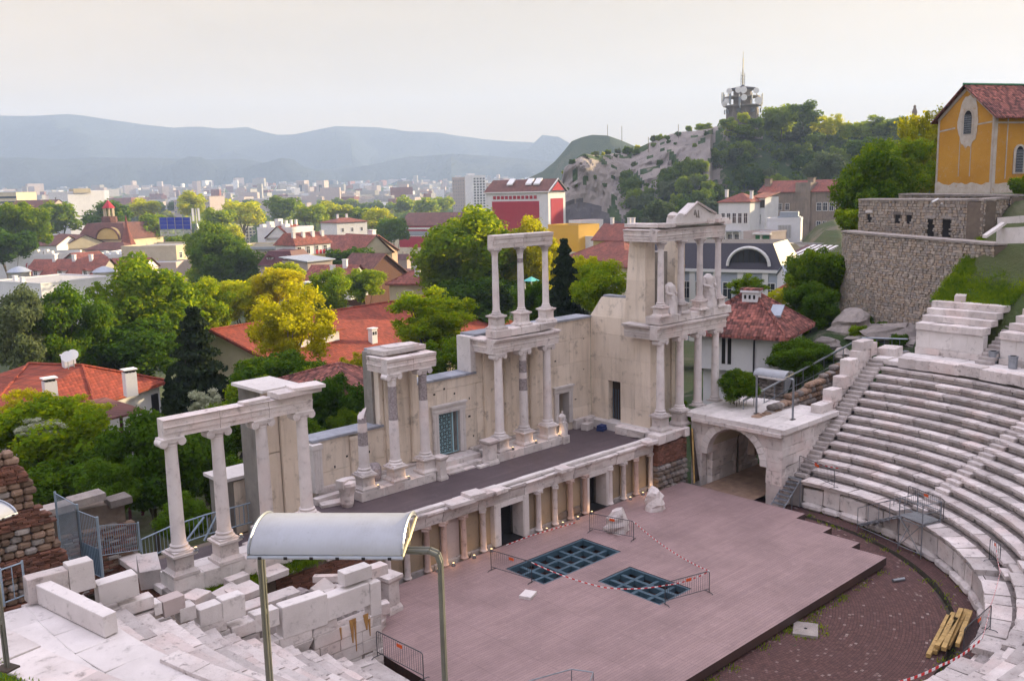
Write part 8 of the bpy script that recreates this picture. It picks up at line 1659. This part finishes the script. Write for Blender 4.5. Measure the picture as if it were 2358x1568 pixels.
T, W, H = house('peeling_gable_house', 'old house with a broad peeling gable wall and ragged red roof', (822, 588, 238), (915, 575, 256), 16, 7, ('gablef', 4.6), 'ruin_wall', 'tile_dull', (2, 1), None, ws=(.9, 1.4)); chim(T, W * .62, 3, H + 4, 1.6, 1.8)
house('red_roof_wing', 'long red roof running from the yellow house to the peeling gable', (765, 573, 250), (830, 590, 236), 9, 6, ('gable', 4.4), 'cream', 'tile_dull', None, None)
T, W, H = house('brown_gable_house', 'bare brown brick gable end behind the sunlit trees, left of the cream house', (838, 640, 196), (935, 628, 206), 9, 6, ('gablef', 4.6), 'brick', 'tile_brown');
T, W, H = house('cream_house', 'cream house with dull red roof and one tall window, left of the plane tree', (896, 656, 152), (985, 650, 150), 9, 9, ('hip', 1.9), 'cream', 'tile_dull', None, None, chs=((.65, .25),)); windows(T, W * .3, W * .7, 4.6, 8.4, 1, 1, 1.3, 2.6, 'f')
T, W, H = house('dark_red_house', 'dark red attic house with a white arched dormer, left of the yellow house', (600, 612, 226), (676, 610, 222), 10, 7, ('mans', 3.2), 'pinkish', 'maroon', (3, 1), None, dorm=2)
house('pinkish_low_house', 'faded pink low house in front of the yellow house', (708, 604, 205), (765, 594, 210), 8, 6, ('shed', .8), 'pinkish', 'metal_roof'); house('red_low_roof', 'low red tiled roof with white stone gable ends, above the sunlit trees', (702, 648, 190), (806, 640, 186), 9, 4, ('gable', 2.6), 'white', 'tile_dull', None, None, chs=((.55, .2), (.75, .4))); house('white_small_house', 'small white house with a dark window peeping over the golden tree', (690, 655, 180), (715, 655, 178), 6, 5, ('flat', .4), 'white', 'grey_wall', (1, 1), None)
house('white_far_villa', 'little white villa with a dark window half hidden by the park trees', (775, 510, 420), (845, 512, 430), 12, 7, ('hip', 1.8), 'white', 'tile_dull', (3, 1), None, chs=((.3, .5), (.6, .5)))
# left part of the town
T, W, H = house('white_shop_building', 'long white building with red lettering and rooftop machines at the left edge', (-30, 598, 330), (125, 588, 320), 18, 12, ('flat', .9), 'white', 'grey_wall', None, (3, 1))
text_on('foli', 2.6, (W * .56, -.06, H - 3.6), 0, M['red_text'], T, ext=.03); text_on('HOUSE', .6, (W * .58, -.06, H - 4.6), 0, M['red_text'], T, 'lettering', .02)
for k in range(7): x = W * (.45 + .07 * k); MB().box(x, x + 1.1, 2, 3.4, H + .06, H + 1.6 + .5 * (k % 2)).build('roof_machine', M['frame_white'], T)
T, W, H = house('dormer_house', 'grey house with a red roof, three white dormers and chimneys', (50, 641, 282), (222, 643, 268), 12, 10, ('gable', 4.8), 'grey_wall', 'tile_dull', None, None, chs=((.28, .45), (.55, .45), (.78, .45)), dorm=3); windows(T, 6, W - 1, 1.5, H - 2, 4, 1, 2.0, 2.0, 'f'); MB().box(-.4, W + .4, -.6, 0, H - .9, H - .5).build('cornice', M['white'], T)
for l, x, y in (('round grey corner turret with pale cap and windows, right of the dormer house', 240, 626), ('broad round drum with a grey conical cap at the left end of the dormer house', 44, 626)):
 d = 262 if x > 100 else 275; p = at_d(x, y, d); t = thing('corner_turret', l, 'turret', (p.x, p.y, p.z - 12)); MB().lathe([(2.7, 0), (2.7, 12), (3.0, 12.1)], n=16).build('wall', M['grey_wall'], t, True); MB().lathe([(3.1, 12), (1.8, 12.9), (.5, 13.4)], n=16).build('roof', M['metal_roof'], t, True)
 dv = Vector((-p.x, -p.y, 0)).normalized()
 for a in (-.5, .3): q = Vector((dv.x * math.cos(a) - dv.y * math.sin(a), dv.x * math.sin(a) + dv.y * math.cos(a), 0)) * 2.72; fm, pm = winmesh(.9, 1.7); o = link('window', fm, t, (q.x, q.y, 8.6), math.atan2(q.y, q.x) + math.pi / 2); link('pane', pm, o)
T, W, H = house('white_block', 'big plain white block with a sloping gable side at the left', (-20, 653, 238), (93, 651, 222), 17, 11, ('flat', .3), 'white', 'grey_wall', None, None, chs=((.2, .2), (.5, .1))); windows(T, W * .6, W * .95, 2, 4.5, 2, 1, .8, 1.3, 'f')
T, W, H = house('brown_roof_house', 'cream house with broad brown roof, left of the domed hall', (75, 575, 420), (130, 570, 395), 22, 11, ('gable', 5.0), 'cream', 'tile_brown', (2, 1), None, chs=((.3, .3),)); T2, W, H = house('white_gable_house', 'bright white gable wall left of the domed hall', (130, 562, 392), (188, 562, 402), 14, 10, ('gablef', 3.4), 'white', 'tile_brown')
T, W, H = house('domed_hall', 'brown mansard hall with a cream arched gable and a pillared roof lantern', (178, 552, 425), (290, 553, 410), 24, 14, ('mans', 6.6), 'cream', 'tile_brown')
n = 14; o1 = [(W * .66 + 5.6 * math.cos(math.pi * i / n), H + .2 + 4.8 * math.sin(math.pi * i / n)) for i in range(n + 1)]; MB().add([(x, y, z) for y in (-.8, 5) for x, z in o1], [(i, i + 1, n + 2 + i, n + 1 + i) for i in range(n)] + [tuple(range(n + 1))]).build('arched_gable', M['yellow'], T); MB().path([(x, -.9, z) for x, z in o1], .4, n=5).build('arch_trim', M['tile_brown'], T)
MB().lathe([(3.2, H + 6.6), (3.0, H + 9.0), (2.2, H + 9.2)], (W * .36, 10, 0), n=8).build('lantern_base', M['tile_brown'], T)
for k in range(8): a = k * math.pi / 4; MB().tube((W * .36 + 1.9 * math.cos(a), 10 + 1.9 * math.sin(a), H + 9), (W * .36 + 1.9 * math.cos(a), 10 + 1.9 * math.sin(a), H + 12.6), .3, n=5).build('lantern_column', M['cream'], T)
MB().lathe([(2.6, H + 12.6), (1.4, H + 14.2), (.2, H + 15.8)], (W * .36, 10, 0), n=8).build('lantern_roof', M['redwall'], T)
house('brown_roof_wing', 'low white wing with a flat brown roof in front of the domed hall', (196, 576, 372), (290, 574, 362), 9, 9, ('hip', 2.4), 'white', 'tile_brown', None, None)
p = at_d(297, 585, 372); t = thing('spire_turret', 'slim turret with a pointed brown scale roof right of the domed hall', 'turret', (p.x, p.y, p.z - 8)); MB().lathe([(3.0, 0), (3.0, 10)], n=8).build('wall', M['white'], t); MB().lathe([(3.6, 10), (2.0, 13.5), (.9, 17), (.1, 22)], n=8).build('roof', M['tile_dull'], t)
T, W, H = house('grey_flat_building', 'wide flat roofed grey-white building crowded with roof machines, centre left', (200, 592, 330), (425, 585, 318), 30, 9, ('flat', .5), 'white', 'metal_roof', (12, 1), None, ws=(1.2, 1.0))
for k in range(26): x, y = R.uniform(2, W - 2), R.uniform(3, 26); MB().box(x, x + R.uniform(.8, 2), y, y + 1.4, H + .06, H + R.uniform(.9, 1.9)).build('roof_machine', M['frame_white'], T)
house('pale_plain_block', 'pale plain wall block in front of the machine-crowded roof', (222, 612, 300), (405, 605, 290), 10, 8, ('flat', .4), 'pinkish', 'metal_roof'); house('grey_modern_block', 'light modern block with strip windows right of the machine-crowded roof', (405, 570, 300), (480, 560, 318), 18, 22, ('flat', .6), 'cream', 'grey_wall', (5, 5), None, ws=(1.6, 1.7))
house('grey_gable_block', 'grey rendered wall with a small white-windowed attic, above the dormer house', (148, 598, 312), (185, 598, 306), 9, 8, ('gablef', 2.0), 'grey_wall', 'tile_dull', (2, 1), None); house('long_red_roof_house', 'low red roof stripe right of the corner turret', (245, 618, 285), (330, 618, 280), 9, 6, ('gable', 2.6), 'white', 'tile_dull')
t = thing('blue_billboard', 'long blue billboard on a white lattice frame above a flat roof', 'billboard', at_d(369, 528, 340)); b2 = at_d(440, 527, 330) - t.location; rz_ = math.atan2(b2.y, b2.x); t.rotation_euler = (0, 0, rz_); W = b2.length; MB().box(0, W, 0, .3, 0, 3.9).build('panel', M['blue_sign'], t)
for k in range(5): MB().box(W * k / 4 - .08, W * k / 4 + .08, -.12, 0, -2.6, 3.9).build('upright', M['grey_wall'], t)
for z_ in (1.3, 2.6): MB().box(0, W, -.06, -.01, z_, z_ + .08).build('seam', M['grey_wall'], t)
for k in range(24): x = W * k / 24; MB().tube((x, -.05, -2.4), (x + W / 24, -.05, -.1), .06, n=4).tube((x + W / 24, -.05, -2.4), (x, -.05, -.1), .06, n=4).build('lattice', M['frame_white'], t)
t = thing('roof_antenna', 'thin roof mast with two white panel antennas right of the blue billboard', 'antenna mast', at_d(455, 548, 325)); MB().tube((0, 0, -2), (0, 0, 9.5), .2).build('mast', M['galv'], t)
for dx in (-1, 1): MB().box(dx - .3, dx + .3, -.2, .2, 5.5, 9.6).build('panel_antenna', M['frame_white'], t); MB().tube((dx * 2, 0, -2), (0, 0, 5), .12).build('brace', M['galv'], t)
# far landmarks
T, W, H = house('hotel_block', 'bright white hotel block with a sunlit right face and one column of windows', (111, 446, 760), (155, 446, 730), 26, 32, ('flat', 1.2), 'white', 'grey_wall'); windows(T, W * .3, W * .45, 2, H - 2, 1, 9, 2.0, 1.8, 'f'); MB().box(W * .8, W + 1, 4, 16, H, H + 3).build('roof_hut', M['cream'], T)
T, W, H = house('banded_block', 'beige block with sunlit horizontal bands at the left edge', (-40, 447, 800), (37, 446, 780), 20, 20, ('flat', .8), 'cream', 'grey_wall')
for k in range(5): MB().box(.2, W - .2, -.1, -.01, 2 + k * 3.6, 3.6 + k * 3.6).build('window_band', M['glass'], T)
house('long_maroon_roof', 'long dark red roof left of the white hotel block', (15, 482, 640), (112, 480, 620), 18, 8, ('gable', 5), 'pinkish', 'tile_brown'); T, W, H = house('apartment_pair', 'sunlit apartment pair with orange-tinted faces above the park trees', (400, 462, 1000), (440, 462, 985), 22, 14, ('flat', .8), 'pinkish', 'grey_wall', (8, 3), (5, 3), ws=(2, 1.6)); house('apartment_pair', 'taller sunlit apartment block right of the apartment pair', (438, 454, 1010), (482, 455, 990), 20, 20, ('flat', .8), 'pinkish', 'grey_wall', (8, 5), None, ws=(2, 1.6))
for l, x0, y0, x1, dd, fl, wl_ in (('grey-white office slab with dark roof band, left of the red and white hall', 1041, 411, 1070, 950, 9, 'pinkish'), ('tall white tower block with a sunlit balcony face, left of the red and white hall', 1070, 407, 1088, 905, 12, 'white'), ('plain tan block just right of the white tower block', 1094, 425, 1112, 990, 7, 'pinkish')):
 T, W, H = house('tower_block', l, (x0, y0, dd), (x1, y0, dd * .985), 14, 34, ('flat', 1.0), wl_, 'grey_wall', None, None); windows(T, .5, W - .5, 2, H - 1, 5 if fl > 7 else 2, fl, 1.6, 1.5, 'f') if 'white tower' not in l else None; windows(T, .5, 13.5, 2, H - 1, 4, fl, 2.2, 1.7, 'r', W=W)
for l, x in (('left one of two distant twin apartment towers', 691), ('right one of two distant twin apartment towers', 737)):
 T, W, H = house('twin_tower', l, (x - 9, 418, 2300), (x + 9, 418, 2290), 22, 60, ('flat', 2), 'pinkish', 'grey_wall', None, None); MB().box(W * .3, W * .7, -.5, -.05, 6, H - 8).build('window_band', M['glass'], T); MB().box(W * .05, W * .14, -.5, -.05, 0, H).box(W * .84, W * .93, -.5, -.05, 0, H).build('window_band', M['grey_wall'], T)
# many further houses and blocks: individuals of a few kinds
def far_mesh(kind, seed):
 r_ = random.Random(seed); b = MB()
 if kind == 'block':
  W, D, H = 26, 12, 17; b.box(-W / 2, W / 2, -D / 2, D / 2, -3, H, 0).box(-3, 3, -2, 2, H, H + 2.5, 0)
  for j in range(5):
   for i in range(9): x = -W / 2 + W * (i + .5) / 9; b.add([(x - .9, -D / 2 - .05, 1 + j * 3.2), (x + .9, -D / 2 - .05, 1 + j * 3.2), (x + .9, -D / 2 - .05, 2.7 + j * 3.2), (x - .9, -D / 2 - .05, 2.7 + j * 3.2)], [(0, 1, 2, 3)], 1)
   for i in range(3): y = -D / 2 + D * (i + .5) / 3; b.add([(W / 2 + .05, y - .9, 1 + j * 3.2), (W / 2 + .05, y + .9, 1 + j * 3.2), (W / 2 + .05, y + .9, 2.7 + j * 3.2), (W / 2 + .05, y - .9, 2.7 + j * 3.2)], [(0, 1, 2, 3)], 1)
 else:
  W, D, H, rh = 13, 10, 8, 3.2; b.box(-W / 2, W / 2, -D / 2, D / 2, -3, H, 0)
  b.add([(-W / 2 - .4, -D / 2 - .4, H), (W / 2 + .4, -D / 2 - .4, H), (W / 2 + .4, D / 2 + .4, H), (-W / 2 - .4, D / 2 + .4, H), (-W / 2 + (3 if seed % 2 else 0), 0, H + rh), (W / 2 - (3 if seed % 2 else 0), 0, H + rh)], [(0, 1, 5, 4), (1, 2, 5), (2, 3, 4, 5), (3, 0, 4)], 2)
  b.box(-W * .2 - .5, -W * .2 + .5, -.4, .4, H + 2, H + 4.6, 0)
  for j in range(2):
   for i in range(4): x = -W / 2 + W * (i + .5) / 4; b.add([(x - .6, -D / 2 - .05, 1.2 + j * 3.4), (x + .6, -D / 2 - .05, 1.2 + j * 3.4), (x + .6, -D / 2 - .05, 3 + j * 3.4), (x - .6, -D / 2 - .05, 3 + j * 3.4)], [(0, 1, 2, 3)], 1)
 return b
fmesh = []
for k_, ws_, rf_ in (('block', 'white', 0), ('block', 'pinkish', 0), ('block', 'grey_wall', 0), ('block', 'cream', 0), ('house', 'cream', 'tile_dull'), ('house', 'white', 'tile_dull'), ('house', 'pinkish', 'tile_brown'), ('house', 'grey_wall', 'tile_brown')):
 fmesh.append((k_, far_mesh(k_, len(fmesh)).mesh('town_' + k_, [M[ws_], M['glass'], M[rf_ or 'grey_wall']])))
for k in range(250):
 far = R.random(); d = 420 + 1500 * far ** 1.4; x = R.uniform(-60, 1300)
 if d < 620: x = R.uniform(200, 1250)
 kind, me = fmesh[R.randrange(4, 8) if d < 900 and R.random() < .85 else R.randrange(8)]
 p = at_d(x, 500, d); s_ = R.uniform(.75, 1.2); o = link('apartment_block' if kind == 'block' else 'town_house', me, None, (p.x, p.y, pz(d)), R.choice((.4, 1.2, 2.0, -.4)) + R.uniform(-.2, .2)); o.scale = (s_, s_, s_ * (R.uniform(.5, .95) if kind == 'block' and d < 1000 else R.uniform(.6, 1.2)))
 tag(o, 'one of the many distant apartment blocks on the plain' if kind == 'block' else 'one of the many distant tiled houses on the plain', 'apartment block' if kind == 'block' else 'house', 'distant apartment blocks' if kind == 'block' else 'distant tiled houses')
g = MB()
for k in range(1900):
 d = 1500 + 2900 * R.random() ** 1.1; x = R.uniform(-300, 1500); p = at_d(x, 450, d); w_, dd_, h_ = R.uniform(8, 45), R.uniform(8, 18), R.uniform(6, 24) * (1 if R.random() < .93 else 1.8); a = R.uniform(0, 3.14); c, s_ = math.cos(a), math.sin(a)
 q = [(p.x + c * u - s_ * v, p.y + s_ * u + c * v) for u, v in ((-w_ / 2, -dd_ / 2), (w_ / 2, -dd_ / 2), (w_ / 2, dd_ / 2), (-w_ / 2, dd_ / 2))]
 mi_ = R.choice((0, 1, 1, 2, 2, 3)); g.add([(*v, pz(d)) for v in q] + [(*v, pz(d) + h_) for v in q], [(0, 1, 5, 4), (1, 2, 6, 5), (2, 3, 7, 6), (3, 0, 4, 7)], mi_); g.add([(*v, pz(d) + h_) for v in q], [(0, 1, 2, 3)], 3 if R.random() < .35 else mi_)
tag(g.build('distant_city', [M['white'], M['pinkish'], M['grey_wall'], M['tile_dull']]), 'sprawl of tiny pale buildings fading into the plain', 'city', kind='stuff')
# far tree belts
cm = CR['far'][0]; n = 2300
cs = np.array([at_d(R.uniform(-300, 1500), 460, 900 + 3200 * R.random() ** 1.3)[:2] for _ in range(n)]); g_ = np.random.default_rng(3)
kq = 34; base = np.repeat(cs, kq, 0); off_ = g_.normal(0, 1, (n * kq, 3)); off_ /= np.linalg.norm(off_, axis=1)[:, None]; rr_ = np.repeat(g_.uniform(5, 10, n), kq)[:, None]; C = np.concatenate([base, np.array([[pz(math.hypot(*q)) + 4] for q in base])], 1) + off_ * rr_ * [1, 1, .75]
leafcloud('distant_woods', C, off_, rr_ * .45, 'leaf', 'belts of far green trees between the distant buildings')
# ================================================================ HAZE
fx, fy = FW[0] / math.hypot(FW[0], FW[1]), FW[1] / math.hypot(FW[0], FW[1]); bx_ = [(fx * u + fy * v, fy * u - fx * v) for u, v in ((-5300, -6500), (6300, -6500), (6300, 6500), (-5300, 6500))]
HB = MB().hexa([(*q, -30.5) for q in bx_] + [(*q, 610) for q in bx_])
nh = NT('haze'); v_ = nh.n('ShaderNodeVolumePrincipled', {'Color': (.47, .64, 1., 1), 'Density': HAZE, 'Anisotropy': .08}); nh.t.links.new(v_.outputs[0], nh.out.inputs[1])
AL = {}
LM.update({'the ribbed rock': (2062, 765), 'the round dark bush': (1838, 822), 'the wall corner': (1950, 650), 'the handrail top': (1985, 778)})
for o in sc.objects:
 g_ = o.get('group')
 if g_ == 'park and street trees of the town': AL.setdefault('park tree', []).append((o, 'sunlit' if 'sunlit' in o['label'] else 'dark' if 'dark' in o['label'] else 'green'))
 elif g_ == 'trees on the rocky hill': AL.setdefault('hillside tree', []).append((o, 'bushy'))
 elif g_ == 'shrubs on the rocky slope': AL.setdefault('slope shrub', []).append((o, 'green'))
 elif g_ == 'shrubs on the bare rock': AL.setdefault('rock shrub', []).append((o, 'low'))
 elif g_ == 'distant tiled houses': AL.setdefault('distant house', []).append((o, 'tiled'))
 elif g_ == 'distant apartment blocks': AL.setdefault('apartment block', []).append((o, 'distant'))
for n_, l in AL.items(): autolabel(l, n_)
hz = HB.build('haze', nh.m); hz['kind'] = 'stuff'; hz.display_type = 'WIRE'
